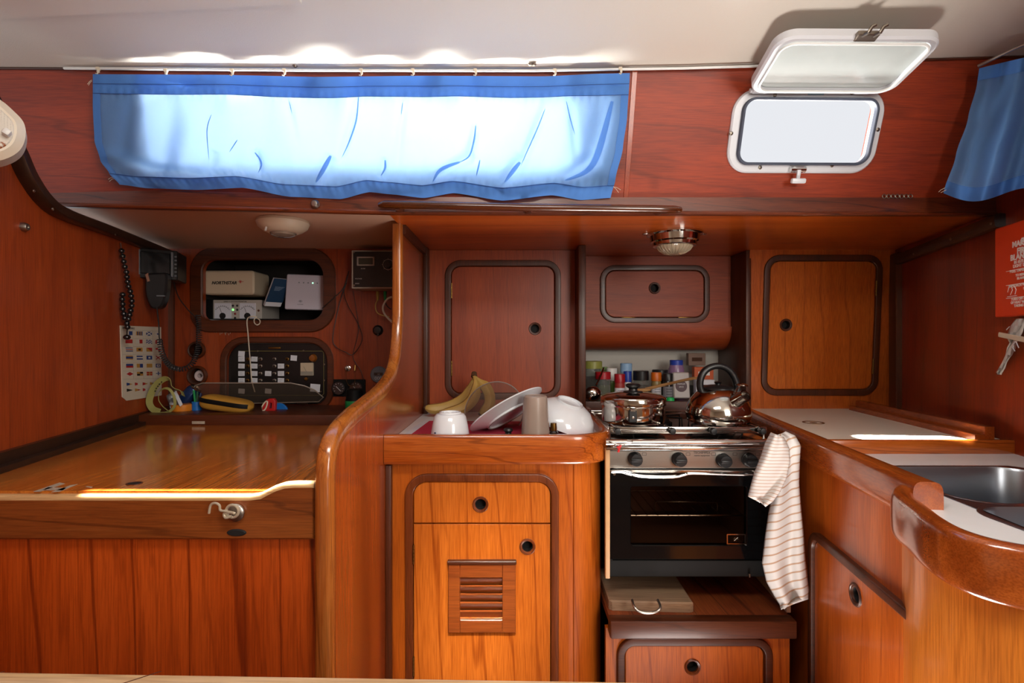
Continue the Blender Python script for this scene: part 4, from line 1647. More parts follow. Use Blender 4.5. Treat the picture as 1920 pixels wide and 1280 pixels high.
# ================================================================== RAILS, LAMPS
hr = thing('handrail', 'dark varnished wooden handrail below the long curtain', 'handrail', P(993, 398, 1.40))
q = MB()
hp = [P(712, 384, 1.415), P(722, 383, 1.405), P(760, 384, 1.40), P(990, 389, 1.40), P(1230, 392, 1.405), P(1265, 393, 1.405), P(1276, 393, 1.412)]
q.sweep([Vector(p) for p in hp], rod_sec(0.022, 0.022, 16, 1.0), Vector((0, 0, 1)), scale=[0.7, 1, 1, 1, 1, 1, 0.7])
q.build('bar', wood('handrail_teak', '5c2e18', '42200f', '28120a', 'X', 0.2, 0.6, scale=2, lines=0.5, seed=41), hr)
for x in (745, 990, 1240):
    q = MB()
    a = P(x, 386 + (x - 745) * 0.012, 1.405)
    q.tube([a, a + Vector((0, 0.035, 0.002))], 0.012, 12)
    q.build('standoff', W_TRIM, hr)

cr = thing('curtain_rail', 'thin white curtain rail along the top of the cabin side', 'curtain rail', FW.at(*FW.px(900, 131, 0.01), 0.01))
q = MB()
q.tube([FW.at(*FW.px(x, y, 0.016), 0.016) for x, y in ((120, 128), (600, 132), (1000, 132.5), (1280, 128), (1430, 123.5))], 0.0035, 8)
q.build('rail', WHITEP, cr)
q = MB()
q.tube([FW.at(*FW.px(x, y, 0.004), 0.004) for x, y in ((-200, 127), (0, 128), (600, 132), (1000, 132), (1280, 127.5), (1740, 112), (1990, 104))], 0.003, 6)
q.build('backing_strip', W_TRIM, cr)

# round lamps on the side deck underside
wl = thing('round_white_lamp', 'round white dome lamp on the beige headliner above the chart table', 'lamp', (-0.733, 1.64, H + 0.384))
M = LM((-0.733, 1.64, H + 0.386), (0, 0, -1))
q = MB()
q.lathe([(0.078, 0.0), (0.080, 0.008), (0.074, 0.022), (0.058, 0.034), (0.044, 0.040), (0.040, 0.040)], M, 36)
q.build('housing', CREAM, wl)
q = MB()
q.lathe([(0.041, 0.036), (0.036, 0.046), (0.020, 0.052), (0, 0.053)], M, 30)
q.build('lens', mat('ribbed_clear_lens', '8f8478', 0.12, coat=0.6), wl)
q = MB()
q.tube([Vector((-0.756, 1.575, H + 0.352)), Vector((-0.756, 1.570, H + 0.340))], 0.003, 8)
q.build('switch', WHITEP, wl)
cl = thing('round_chrome_lamp', 'round chrome dome lamp with ribbed lens above the stove', 'lamp', (0.562, 1.77, H + 0.372))
M = LM((0.562, 1.77, H + 0.374), (0, 0, -1))
q = MB()
q.lathe([(0.094, 0.0), (0.094, 0.006), (0.084, 0.010), (0.080, 0.030), (0.074, 0.034), (0.072, 0.044), (0.064, 0.047), (0.060, 0.047)], M, 40)
q.build('housing', CHROME, cl)
q = MB()
prof = [(0.061, 0.044), (0.052, 0.058), (0.036, 0.068), (0.018, 0.073), (0, 0.074)]
q.lathe(prof, M, 48)
for k in range(28):
    a = 2 * PI * k / 28
    q.tube([M @ Vector((r_ * math.cos(a), r_ * math.sin(a), z_ + 0.0006)) for r_, z_ in prof[:4]], 0.0012, 4)
q.build('ribbed_lens', mat('frosted_lens', 'b6a68c', 0.15, coat=0.7), cl)
for sx in (-1, 1):
    q = MB()
    q.box((0.562 + sx * 0.098, 1.77, H + 0.371), (0.024, 0.016, 0.004), None, 0.0015)
    q.build('mounting_lug', CHROME, cl)

# cream grille lamp on the left bulkhead
gl = thing('cream_grille_speaker', 'rounded cream plastic speaker with a rust-flecked grille at the left edge', 'speaker', P(-20, 300, 0.98))
ctr = P(-26, 238, 0.98)
RG = mat('rusty_grille', 'd2ccc0', 0.5)
nt = RG.node_tree
tc = nt.nodes.new('ShaderNodeTexCoord')
vo = nt.nodes.new('ShaderNodeTexVoronoi')
vo.inputs['Scale'].default_value = 320
vo.inputs['Randomness'].default_value = 0.15
nt.links.new(tc.outputs['Object'], vo.inputs['Vector'])
cr1 = nt.nodes.new('ShaderNodeValToRGB')
cr1.color_ramp.elements[0].position = 0.15
cr1.color_ramp.elements[0].color = (0.25, 0.22, 0.2, 1)
cr1.color_ramp.elements[1].position = 0.3
cr1.color_ramp.elements[1].color = (1, 1, 1, 1)
nt.links.new(vo.outputs['Distance'], cr1.inputs[0])
nz = nt.nodes.new('ShaderNodeTexNoise')
nz.inputs['Scale'].default_value = 150
nz.inputs['Detail'].default_value = 6
nt.links.new(tc.outputs['Object'], nz.inputs['Vector'])
sx_ = nt.nodes.new('ShaderNodeSeparateXYZ')
nt.links.new(tc.outputs['Object'], sx_.inputs[0])
mr = nt.nodes.new('ShaderNodeMapRange')
mr.inputs[1].default_value = 0.075
mr.inputs[2].default_value = 0.01
mr.inputs[3].default_value = -0.25
mr.inputs[4].default_value = 0.22
nt.links.new(sx_.outputs['Z'], mr.inputs[0])
ad = nt.nodes.new('ShaderNodeMath')
nt.links.new(nz.outputs['Fac'], ad.inputs[0])
nt.links.new(mr.outputs[0], ad.inputs[1])
cr2 = nt.nodes.new('ShaderNodeValToRGB')
cr2.color_ramp.elements[0].position = 0.56
cr2.color_ramp.elements[0].color = (0, 0, 0, 1)
cr2.color_ramp.elements[1].position = 0.64
cr2.color_ramp.elements[1].color = (1, 1, 1, 1)
nt.links.new(ad.outputs[0], cr2.inputs[0])
m1 = nt.nodes.new('ShaderNodeMixRGB')
m1.blend_type = 'MULTIPLY'
m1.inputs[0].default_value = 0.5
m1.inputs[1].default_value = srgb('cfc8bb')
nt.links.new(cr1.outputs[0], m1.inputs[2])
m2 = nt.nodes.new('ShaderNodeMixRGB')
m2.inputs[2].default_value = srgb('8a4a20')
nt.links.new(cr2.outputs[0], m2.inputs[0])
nt.links.new(m1.outputs[0], m2.inputs[1])
nt.links.new(m2.outputs[0], RG.node_tree.nodes['Principled BSDF'].inputs['Base Color'])
FG = Fr(ctr, (0.75, 0.66, 0.0), (0.05, 0.0, 1))
q = MB()
shape = [(-0.085, 0.045), (-0.06, 0.070), (0.010, 0.066), (0.048, 0.042), (0.066, 0.020), (0.068, -0.012), (0.056, -0.042), (0.025, -0.066), (-0.02, -0.078), (-0.085, -0.07)]
shape = [(p.x * 0.80, p.y * 0.92) for p in smooth_path([Vector(p + (0,)) for p in shape], 4)][::-1]
q.plate(FG, shape, [], -0.05, 0.015, 0.012)
q.build('shell', CREAM, gl)
q = MB()
q.plate(FG, offs(shape, 0.016), [], 0.012, 0.0175, 0.002)
q.build('grille', RG, gl)
q = MB()
q.box(FG.at(0.030, -0.010, 0.022), (0.012, 0.012, 0.030), FG.mat().to_3x3() @ Matrix.Rotation(-0.5, 3, 'Z'), 0.003)
q.build('switch_tab', WHITEP, gl)

wk = MB()
u, v = FB.px(42, 425)
wk.lathe([(0.011, 0), (0.011, 0.006), (0.008, 0.012), (0.004, 0.013), (0.004, 0.010), (0, 0.010)], FB.mat(u, v), 18)
tag(wk.build('door_stop', STEELB), 'small grey metal button on the left bulkhead', 'fitting')

# seven small rings in a row
ORD9_ = ['first', 'second', 'third', 'fourth', 'fifth', 'sixth', 'seventh']
for i in range(7):
    x = 1658 + i * 8.2
    fr = YF(1.478)
    u, v = fr.px(x, 368)
    q = MB()
    q.tube([fr.at(u + 0.0055 * math.cos(a), v + 0.0055 * math.sin(a)) for a in [2 * PI * k / 14 for k in range(14)]], 0.0014, 6, closed=True)
    tag(q.build('brass_ring', SCREW), ORD9_[i] + ' tiny metal ring from the left in the row below the port', 'ring', 'row of tiny metal rings')

# ================================================================== CURTAINS
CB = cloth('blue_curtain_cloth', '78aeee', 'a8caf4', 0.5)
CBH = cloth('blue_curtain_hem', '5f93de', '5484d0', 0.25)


def lerp(a, b, t):
    return a + (b - a) * t


def interp(tab, x):
    for (x0, y0), (x1, y1) in zip(tab, tab[1:]):
        if x <= x1:
            t = (x - x0) / (x1 - x0)
            t = max(0.0, min(1.0, t))
            return lerp(y0, y1, t * t * (3 - 2 * t) * 0.5 + t * 0.5)
    return tab[-1][1]


cu = thing('long_blue_curtain', 'long translucent blue curtain over the long window, lit through', 'curtain', FW.at(*FW.px(680, 370, 0.02), 0.02))
topt = [(0, 139), (0.22, 140), (0.42, 144), (0.62, 142), (0.84, 143), (0.95, 138), (1, 137)]
bott = [(0, 346), (0.06, 353), (0.16, 356), (0.25, 352), (0.35, 369), (0.45, 373), (0.51, 360), (0.55, 364), (0.62, 371), (0.68, 362), (0.78, 376), (0.88, 366), (0.94, 375), (1, 371)]
lft = [(0, 174), (0.3, 174), (0.6, 177), (0.78, 188), (0.9, 205), (1, 224)]
rgt = [(0, 1181), (0.35, 1176), (0.6, 1168), (0.85, 1154), (1, 1145)]
creases = [((330, 180), (300, 330), 22, 0.020), ((262, 180), (225, 300), 14, -0.008), ((672, 178), (640, 300), 5, 0.006), ((760, 180), (745, 300), 5, 0.004), ((1022, 200), (975, 320), 6, 0.007),
           ((892, 240), (880, 300), 5, 0.007), ((880, 295), (815, 335), 8, 0.010), ((1150, 180), (1110, 300), 16, 0.016), ((1112, 295), (1060, 335), 10, 0.012), ((975, 300), (940, 350), 9, 0.010),
           ((480, 285), (488, 325), 5, 0.006), ((620, 300), (590, 345), 10, 0.009), ((720, 300), (715, 330), 5, 0.005), ((400, 290), (380, 340), 8, 0.006), ((540, 190), (556, 260), 5, 0.003), ((1070, 200), (1080, 290), 5, 0.004), ((200, 290), (300, 320), 9, 0.012), ((240, 315), (420, 330), 8, 0.008)]


def fold(x, y):
    w = 0.0
    for (x0, y0), (x1, y1), s_, a_ in creases:
        dx, dy = x1 - x0, y1 - y0
        L2 = dx * dx + dy * dy
        t = max(-0.15, min(1.15, ((x - x0) * dx + (y - y0) * dy) / L2))
        ex, ey = x - x0 - t * dx, y - y0 - t * dy
        d2 = ex * ex + ey * ey
        k = math.sin(PI * (t + 0.15) / 1.3) ** 0.6 if 0 < (t + 0.15) / 1.3 < 1 else 0
        w += 1.7 * a_ * k * math.exp(-d2 / (2 * s_ * s_))
    return w


def curtain_pt(u, v, extra=0.0):
    x = lerp(interp(lft, v), interp(rgt, v), u)
    y = lerp(interp(topt, u), interp(bott, u), v)
    w = 0.024 + 0.010 * math.sin(u * 23 + 0.6 + 1.2 * v) * (0.25 + 0.75 * v) + 0.006 * math.sin(u * 61 + 2.0 * v) * (1 - v) + 0.004 * math.sin(u * 140 + 3 * v) * abs(v - 0.5)
    w += fold(x, y) + 0.030 * v * (1 - v) * 2
    for bx, bs_, ba in ((370, 34, 0.022), (600, 42, 0.034), (705, 20, 0.008), (832, 26, 0.024), (1110, 38, 0.032), (960, 30, 0.006)):
        w += ba * math.exp(-((x - bx) / bs_) ** 2) * (1 - v) ** 2
    w += 0.0015 * math.sin(u * 420) * (math.exp(-((v - 0.16) / 0.05) ** 2) + math.exp(-((v - 0.9) / 0.05) ** 2))
    w += extra
    return FW.at(*FW.px(x, y, w), w)


NU, NV = 320, 70
q = MB()
q.grid([[curtain_pt(i / NU, j / NV) for i in range(NU + 1)] for j in range(NV + 1)])
q.build('cloth', CB, cu, ang=80)
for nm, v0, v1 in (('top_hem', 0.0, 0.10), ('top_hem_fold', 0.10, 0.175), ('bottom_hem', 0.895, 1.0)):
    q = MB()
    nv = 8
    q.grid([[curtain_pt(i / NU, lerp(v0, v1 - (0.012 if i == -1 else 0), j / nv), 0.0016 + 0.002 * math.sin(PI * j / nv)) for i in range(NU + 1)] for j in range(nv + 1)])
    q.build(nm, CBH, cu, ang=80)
for nm, u0, u1 in (('side_hem', 0.0, 0.014), ('side_hem', 0.986, 1.0)):
    q = MB()
    q.grid([[curtain_pt(lerp(u0, u1, i / 4), j / 60, 0.0018) for i in range(5)] for j in range(61)])
    q.build(nm, CBH, cu, ang=80)
CBP = cloth('crease_strip_cloth', '6aa0e6', '9cc0f2', 0.5)  # for cloth strips added over the curtain to darken its crease lines


def on_curtain(x, y, extra):
    v = 0.5
    for _ in range(4):
        u = (x - interp(lft, v)) / (interp(rgt, v) - interp(lft, v))
        v = (y - interp(topt, u)) / (interp(bott, u) - interp(topt, u))
    return curtain_pt(u, v, extra)


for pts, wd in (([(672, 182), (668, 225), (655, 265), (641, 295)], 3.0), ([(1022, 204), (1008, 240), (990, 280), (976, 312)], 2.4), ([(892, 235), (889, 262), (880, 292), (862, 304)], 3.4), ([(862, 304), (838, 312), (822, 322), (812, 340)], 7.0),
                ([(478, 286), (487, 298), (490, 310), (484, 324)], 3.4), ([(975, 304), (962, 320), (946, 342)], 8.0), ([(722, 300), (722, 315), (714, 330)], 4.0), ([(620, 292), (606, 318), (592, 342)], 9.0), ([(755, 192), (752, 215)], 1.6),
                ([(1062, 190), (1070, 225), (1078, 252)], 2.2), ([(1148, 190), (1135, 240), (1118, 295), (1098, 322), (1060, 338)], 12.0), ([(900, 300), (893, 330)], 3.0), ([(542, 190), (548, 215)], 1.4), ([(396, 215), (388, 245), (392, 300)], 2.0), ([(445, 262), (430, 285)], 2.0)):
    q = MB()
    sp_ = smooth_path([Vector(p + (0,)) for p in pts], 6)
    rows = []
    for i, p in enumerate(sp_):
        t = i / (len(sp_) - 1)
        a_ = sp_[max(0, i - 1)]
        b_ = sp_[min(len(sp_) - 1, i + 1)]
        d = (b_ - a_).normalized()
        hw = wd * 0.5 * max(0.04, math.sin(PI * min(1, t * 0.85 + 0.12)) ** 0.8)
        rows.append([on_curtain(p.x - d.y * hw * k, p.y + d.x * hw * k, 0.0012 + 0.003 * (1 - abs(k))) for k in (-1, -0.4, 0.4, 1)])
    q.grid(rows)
    q.build('crease_strip', CBP, cu, ang=80)
q = MB()
for v_ in (0.085, 0.172, 0.90):
    q.tube([curtain_pt(i / 160, v_, 0.0042) for i in range(161)], 0.0006, 4)
q.build('seam', mat('blue_thread', '24407e', 0.7), cu)
for tail in ([(172, 150), (164, 158)], [(172, 152), (166, 160)], [(212, 333), (203, 336)], [(214, 335), (205, 340)], [(1150, 350), (1164, 356)], [(1150, 350), (1160, 361)]):
    q = MB()
    a, b = [FW.at(*FW.px(x, y, 0.03), 0.03) for x, y in tail]
    q.tube([a, (a + b) / 2 + Vector((0, 0, 0.002)), b], 0.0007, 4)
    q.build('loose_thread', CORDW, cu)
hk0 = None
gi = 0
ORD9 = ['first', 'second', 'third', 'fourth', 'fifth', 'sixth', 'seventh', 'eighth', 'ninth']
for x in (184, 311, 435, 533, 677, 774, 891, 1040, 1163):
    y = 133 if x < 300 or x > 1100 else 136
    p = FW.at(*FW.px(x, y, 0.02), 0.02)
    if hk0 is None:
        hk0 = thing('curtain_glider', 'x', 'curtain hook', p, 'white gliders of the long curtain')
        q = MB()
        q.box(p + Vector((0, 0, 0.006)), (0.010, 0.008, 0.008), None, 0.002)
        q.box(p + Vector((0.002, -0.002, -0.001)), (0.006, 0.006, 0.010), None, 0.002)
        q.tube([p + Vector((0.003, -0.003, -0.004)), p + Vector((0.001, -0.004, -0.010)), p + Vector((-0.004, -0.003, -0.008))], 0.0015, 6)
        q.build('clip', CREAM, hk0)
        g_ = hk0
    else:
        g_ = dup(hk0, loc=p)
    g_['label'] = ORD9[gi] + ' white plastic glider from the left holding up the long blue curtain'
    gi += 1

# right hand curtain, gathered
rc = thing('gathered_blue_curtain', 'gathered blue curtain hanging at the right edge beside the port', 'curtain', P(1880, 380, 1.28))


def rcp(u, v, extra=0.0):
    xl = interp([(0, 1836), (0.12, 1832), (0.4, 1815), (0.7, 1792), (1, 1769)], v)
    x = lerp(xl, 2150 - 70 * v, u)
    yt = 128 - 60 * (1 - (1 - u) ** 1.3)
    yb = 362 + 14 * math.sin(u * 9) + 8 * u
    y = lerp(yt, yb, v)
    Y = 1.345 - 0.20 * u + 0.035 * v
    Y += (0.024 * math.sin(u * 17 + 1.2 * v) + 0.013 * math.sin(u * 37 + 2)) * (0.5 + 0.6 * v) + 0.010 * math.sin(9 * v + 5 * u) * v * (1 - v) * 2
    return P(x, y, Y - extra)


q = MB()
q.grid([[rcp(i / 110, j / 60) for i in range(111)] for j in range(61)])
q.build('cloth', CB, rc, ang=80)
for nm, v0, v1 in (('top_hem', 0.0, 0.10), ('bottom_hem', 0.90, 1.0)):
    q = MB()
    q.grid([[rcp(i / 110, lerp(v0, v1, j / 6), 0.0016 + 0.002 * math.sin(PI * j / 6)) for i in range(111)] for j in range(7)])
    q.build(nm, CBH, rc, ang=80)
for tail in ([(1772, 352), (1764, 356), (1760, 360)], [(1774, 356), (1764, 361)]):
    q = MB()
    q.tube([P(x, y, 1.37) for x, y in tail], 0.0007, 4)
    q.build('loose_thread', CORDW, rc)
q = MB()
q.tube([P(1834, 124, 1.345), P(1900, 92, 1.28), P(2000, 50, 1.20)], 0.004, 8)
tag(q.build('curtain_rod', STEELB), 'short rod carrying the gathered curtain at the right edge', 'curtain rail')

# ================================================================== THINGS AT THE CHART TABLE
def solid_box(fr, px0, py0, px1, py1, w0, w1, m, parent, name, r=0.004, ch=0.002, hole=None):
    """front-facing box between photo corners measured on its front face"""
    a = fr.px(px0, py1, w1)
    b = fr.px(px1, py0, w1)
    q = MB()
    q.plate(fr, rrect(a[0], a[1], b[0], b[1], r, 4), [], w0, w1, ch)
    return q.build(name, m, parent), a, b


FN = YF(2.15)
# instruments inside the upper opening
mu_ = thing('power_meter_unit', 'white meter unit with two dial meters inside the upper opening', 'meter', P(443, 597, 2.2))
o, a, b = solid_box(FN, 392, 562, 491, 598, -0.16, 0.0, mat('meter_white', 'a9a39c', 0.5), mu_, 'case', 0.003, 0.001)
for i, (x0, x1) in enumerate(((402, 433), (449, 479))):
    dl_, aa, bb = solid_box(FN, x0, 568, x1, 597, 0.0, 0.004, mat('dial_face', 'c9cbd6', 0.4), mu_, 'dial', 0.001, 0.0005)
    cx, cy = FN.px((x0 + x1) / 2, 592, 0.004)
    q = MB()
    q.lathe([(0.013, 0), (0.013, 0.002), (0, 0.0025)], FN.mat(cx, cy, 0.004), 20)
    q.build('dial_hub', BLACK, dl_)
    q = MB()
    q.tube([FN.at(cx, cy, 0.005), FN.at(cx - 0.012, cy + 0.034, 0.005)], 0.0007, 4)
    pr = [FN.at(cx + 0.034 * math.cos(t), cy + 0.006 + 0.034 * math.sin(t), 0.0046) for t in [PI * (0.2 + 0.6 * k / 12) for k in range(13)]]
    q.tube(pr, 0.0006, 4)
    for k in range(9):
        t = PI * (0.2 + 0.6 * k / 8)
        q.tube([FN.at(cx + r_ * math.cos(t), cy + 0.006 + r_ * math.sin(t), 0.0046) for r_ in (0.034, 0.039)], 0.0006, 4)
    q.build('needle_and_scale', INK, dl_)
for x, y, m in ((437, 573, BLACK), (445, 573, BLACK), (437, 580.5, emit('green_led', '7be07a', 1.2)), (445, 580.5, BLACK), (441, 588, mat('dark_red_led', '7a2018', 0.4)), (441, 596, BLACK), (485, 582, mat('brown_button', '5a2c20', 0.4))):
    u, v = FN.px(x, y)
    q = MB()
    q.lathe([(0.0048, 0), (0.0048, 0.001), (0.0035, 0.002), (0, 0.0028)], FN.mat(u, v, 0), 12)
    q.build('indicator', m, mu_)
u, v = FN.px(441, 566)
text('lettering', 'SERIES 4 STATION MONITOR', FN, u, v - 0.001, 0.0006, 0.0075, INK, mu_, 'CENTER')
solid_box(FN, 387, 561, 398, 598, -0.1, 0.008, BLACKM, mu_, 'side_bracket', 0.001, 0.0005)

nb = thing('cream_gps_unit', 'cream plastic instrument box with black lettering in the upper opening', 'instrument', P(430, 552, 2.2))
FNf = YF(2.115)
o, a, b = solid_box(FNf, 381, 507, 476, 552, -0.13, 0.0, mat('aged_cream', 'c4b49c', 0.45), nb, 'case', 0.012, 0.006)
u, v = FNf.px(424, 530)
text('lettering', 'NORTHSTAR', FNf, u - 0.008, v - 0.006, 0.0006, 0.0175, INK, nb, 'CENTER', shear=0.25, bold=0.0006)
u, v = FNf.px(451, 528)
q = MB()
for k in range(4):
    t = k * PI / 4
    L_ = 0.007 if k else 0.013
    q.tube([FNf.at(u - L_ * 0.7 * math.cos(t), v - L_ * math.sin(t), 0.001), FNf.at(u + L_ * math.cos(t), v + L_ * math.sin(t), 0.001)], 0.0009, 4)
q.build('red_star_mark', RED, nb)

rt = thing('white_router', 'white router standing in the upper opening, one green light on', 'router', P(573, 580, 2.15))
FRt = Fr(P(573, 547, 2.13), (1, 0.18, -0.015), (0.045, 0.05, 1))
q = MB()
q.plate(FRt, rrect(-0.078, -0.074, 0.078, 0.072, 0.006, 4), [], -0.03, 0.0, 0.003)
q.build('case', mat('router_white', 'b7b3c0', 0.35), rt)
for k, du in enumerate((-0.028, -0.010, 0.008, 0.026, 0.044)):
    q = MB()
    q.lathe([(0.0028, 0), (0.0028, 0.001), (0, 0.0012)], FRt.mat(du, 0.038, 0), 10)
    q.build('indicator', emit('router_led', '8ff0b0', 2.0) if k == 3 else GREYP, rt)
q = MB()
for k in range(8):
    t = PI * (0.05 + 0.9 * k / 7)
    c_, s_ = math.cos(t), math.sin(t)
    q.add([FRt.at(-0.018 + 0.001 * c_, -0.046, 0.0004), FRt.at(-0.018 + 0.010 * c_ - 0.0015 * s_, -0.046 + 0.010 * s_ + 0.0015 * c_ * 0, 0.0004), FRt.at(-0.018 + 0.0115 * c_, -0.046 + 0.0115 * s_, 0.0004), FRt.at(-0.018 + 0.010 * c_ + 0.0015 * s_, -0.046 + 0.010 * s_, 0.0004)], [(0, 1, 2, 3)])
q.build('petal_emblem', GREYP, rt, smooth=False)
text('lettering', 'HUAWEI', FRt, -0.018, -0.055, 0.0004, 0.006, GREYP, rt, 'CENTER')

bk = thing('blue_folded_manual', 'dark blue manual leaning on the white router', 'booklet', P(520, 580, 2.12))
FBk = Fr(P(519, 549, 2.125), (0.62, 0.78, 0.0), (0.42, -0.2, 0.86))
q = MB()
q.plate(FBk, rrect(-0.034, -0.060, 0.034, 0.064, 0.001, 2), [], -0.006, 0.006, 0.0005)
q.build('pages', LABELW, bk)
q = MB()
q.plate(FBk, rrect(-0.036, -0.040, 0.036, 0.066, 0.001, 2), [], 0.006, 0.007)
q.build('cover', mat('blue_cover', '23405e', 0.4), bk)
q = MB()
for k in range(5):
    q.tube([FBk.at(-0.02, 0.03 - k * 0.004, 0.0072), FBk.at(0.02 - 0.004 * k, 0.03 - k * 0.004, 0.0072)], 0.0006, 4)
q.build('print', mat('pale_print', '9ab0c8', 0.6), bk)

# switch panel in the lower opening
spn = thing('switch_panel', 'black switch panel with white paper labels in the lower opening', 'switch panel', P(520, 755, 2.1))
FSw = YF(2.100)
q = MB()
q.plate(FSw, offs(op2, 0.001), [], -0.02, 0.0)
q.build('plate', mat('black_panel', '0e0e0f', 0.35), spn)
q = MB()
ln = [FSw.at(*FSw.px(x, y), 0.0006) for x, y in ((447, 658), (604, 658), (607, 661), (607, 738), (604, 741), (450, 741))]
q.tube(ln, 0.0009, 4)
q.build('gold_line', mat('gold_line', '8a8048', 0.4), spn)
lb0 = None
for r_, y in enumerate((673, 686, 700, 713)):
    for c_, x in enumerate((453, 477, 503, 527)):
        labelled = (r_, c_) not in ((0, 2), (0, 3), (1, 2), (3, 2))
        u, v = FSw.px(x, y)
        if labelled:
            q = MB()
            q.box(FSw.at(u, v, 0.0008), (0.026, 0.001, 0.020), Matrix.Rotation(random.uniform(-0.05, 0.05), 3, 'Y'))
            q.build('paper_label', LABELW, spn, smooth=False)
            q = MB()
            for k in range(2):
                q.tube([FSw.at(u - 0.009, v + 0.003 - k * 0.006, 0.0015), FSw.at(u + random.uniform(0, 0.009), v + 0.003 - k * 0.006 + random.uniform(-0.001, 0.001), 0.0015)], 0.0004, 3)
            q.build('handwriting', INK, spn)
        q = MB()
        u2, v2 = FSw.px(x + 12, y)
        q.lathe([(0.007, 0), (0.007, 0.003), (0.004, 0.004), (0.0035, 0.005)], FSw.mat(u2, v2, 0), 14)
        q.tube([FSw.at(u2, v2, 0.003), FSw.at(u2 + 0.001, v2 + 0.004, 0.016)], 0.0022, 6)
        q.build('toggle_switch', BRASS if c_ in (0, 3) else STEELB, spn)
for x, y, sw, sh in ((453, 663, 0.026, 0.022), (551, 671, 0.026, 0.022), (591, 727, 0.040, 0.032), (453, 733, 0.026, 0.02), (503, 733, 0.026, 0.02)):
    u, v = FSw.px(x, y)
    q = MB()
    q.box(FSw.at(u, v, 0.0008), (sw, 0.001, sh), Matrix.Rotation(0.08, 3, 'Y'))
    q.build('paper_label', LABELW, spn, smooth=False)
u, v = FSw.px(587, 671)
q = MB()
q.lathe([(0.017, 0), (0.017, 0.004), (0.012, 0.012), (0, 0.014)], FSw.mat(u, v, 0), 22)
q.build('amber_lamp', mat('amber_lens', '7a4412', 0.25, coat=0.5), spn)
o, a, b = solid_box(FSw, 563, 680, 587, 704, 0.0, 0.008, mat('meter_cream', 'b8a890', 0.4), spn, 'panel_meter', 0.002, 0.001)
q = MB()
u, v = FSw.px(575, 697, 0.008)
q.tube([FSw.at(u, v, 0.009), FSw.at(u - 0.012, v + 0.022, 0.009)], 0.0008, 4)
q.box(FSw.at(u, v - 0.006, 0.0085), (0.050, 0.001, 0.016))
q.build('meter_lower_half', mat('meter_grey', '8a8478', 0.5), spn)
u, v = FSw.px(575, 710)
q = MB()
q.lathe([(0.007, 0), (0.007, 0.008), (0, 0.009)], FSw.mat(u, v, 0), 12)
q.build('selector', BRASS, spn)
q = MB()
u, v = FSw.px(516, 652)
q.box(FSw.at(u, v, 0.004), (0.050, 0.008, 0.008), None, 0.002)
q.build('clasp', BRASS, spn)
for x, y in ((483, 658), (569, 657), (608, 683), (608, 713), (601, 734)):
    u, v = FSw.px(x, y)
    screw(FSw, u, v, spn, 0.0035, 0)

# clear cover swung down in front of the switch panel
FAc = Fr(P(567, 757, 2.06), (1, 0, 0), (0, -0.72, 0.69))
cv_ = thing('clear_panel_cover', 'clear scratched acrylic cover swung down below the switch panel', 'cover', P(500, 757, 2.05))
ap = [FAc.px(x, y) for x, y in ((392, 752), (470, 755), (598, 752), (606, 744), (590, 730), (570, 722), (545, 717), (380, 717), (366, 722), (364, 732), (376, 744))]
q = MB()
q.plate(FAc, ap, [], 0.0, 0.003, 0.0008)
q.build('sheet', ACRYL, cv_)
q = MB()
q.tube([FAc.at(a_[0], a_[1], 0.002) for a_ in ap], 0.0022, 6, closed=True)
q.build('worn_edge', clear('acrylic_edge', 'd8d0c8', 0.45, 0.3, 'cbbcae'), cv_)
q = MB()
u, v = FAc.px(567, 755)
q.box(FAc.at(u, v, 0.002), (0.04, 0.012, 0.004), FAc.mat().to_3x3(), 0.001)
q.build('hinge', STEELB, cv_)

rq = MB()
u, v = FI.px(372, 705)
rq.lathe([(0.010, -0.03), (0.010, -0.012), (0.020, -0.010), (0.0225, -0.012), (0.0225, -0.05), (0.010, -0.05)], FI.mat(u - 0.002, v + 0.001), 24)
tag(rq.build('tape_roll', mat('pale_pink_roll', 'c8b4b4', 0.6)), 'pale roll of tape seen inside the lower round port of the instrument panel', 'roll')

# thin white string
q = MB()
pts = [(481, 596), (487, 600), (487, 606), (482, 609), (477, 605), (477, 598), (481, 594), (472, 593), (465, 596), (463, 605), (465, 625), (467, 651), (470, 685), (472, 712), (478, 735)]
q.tube(smooth_path([P(x, y, 2.072 - 0.008 * (i % 2)) for i, (x, y) in enumerate(pts)], 5), 0.0024, 6)
tag(q.build('white_string', CORDW), 'thin white string hanging over the switch panel with a small loop', 'string')

# grey control box at the partition
gb = thing('black_faced_control_box', 'grey box with black face, small display and dial beside the partition', 'control box', P(698, 548, 2.03))
FGb = YF(1.99)
o, a, b = solid_box(FGb, 659, 469, 752, 541, -0.10, 0.0, mat('box_grey', 'a49c90', 0.5), gb, 'case', 0.004, 0.002)
o, a, b = solid_box(FGb, 662, 471.5, 750, 538, 0.0, 0.002, mat('box_face', '121415', 0.35), gb, 'face_plate', 0.003, 0.0005)
for x0, y0, x1, y1, m in ((669, 481, 702, 498, mat('display_rim', '98948c', 0.4)), (672, 483.5, 699, 495.5, mat('lcd', '3c3f36', 0.2))):
    o, a, b = solid_box(FGb, x0, y0, x1, y1, 0.001, 0.004 if m.name == 'lcd' else 0.0035, m, gb, 'display' if m.name == 'lcd' else 'display_rim', 0.002, 0.0004)
u, v = FGb.px(728, 496)
q = MB()
q.tube([FGb.at(u + 0.020 * math.cos(t), v + 0.020 * math.sin(t), 0.003) for t in [2 * PI * k / 28 for k in range(28)]], 0.0008, 4, closed=True)
for k in range(8):
    t = 2 * PI * k / 8
    q.tube([FGb.at(u + r_ * math.cos(t), v + r_ * math.sin(t), 0.003) for r_ in (0.020, 0.024)], 0.0006, 4)
q.build('dial_marks', WINK, gb)
q = MB()
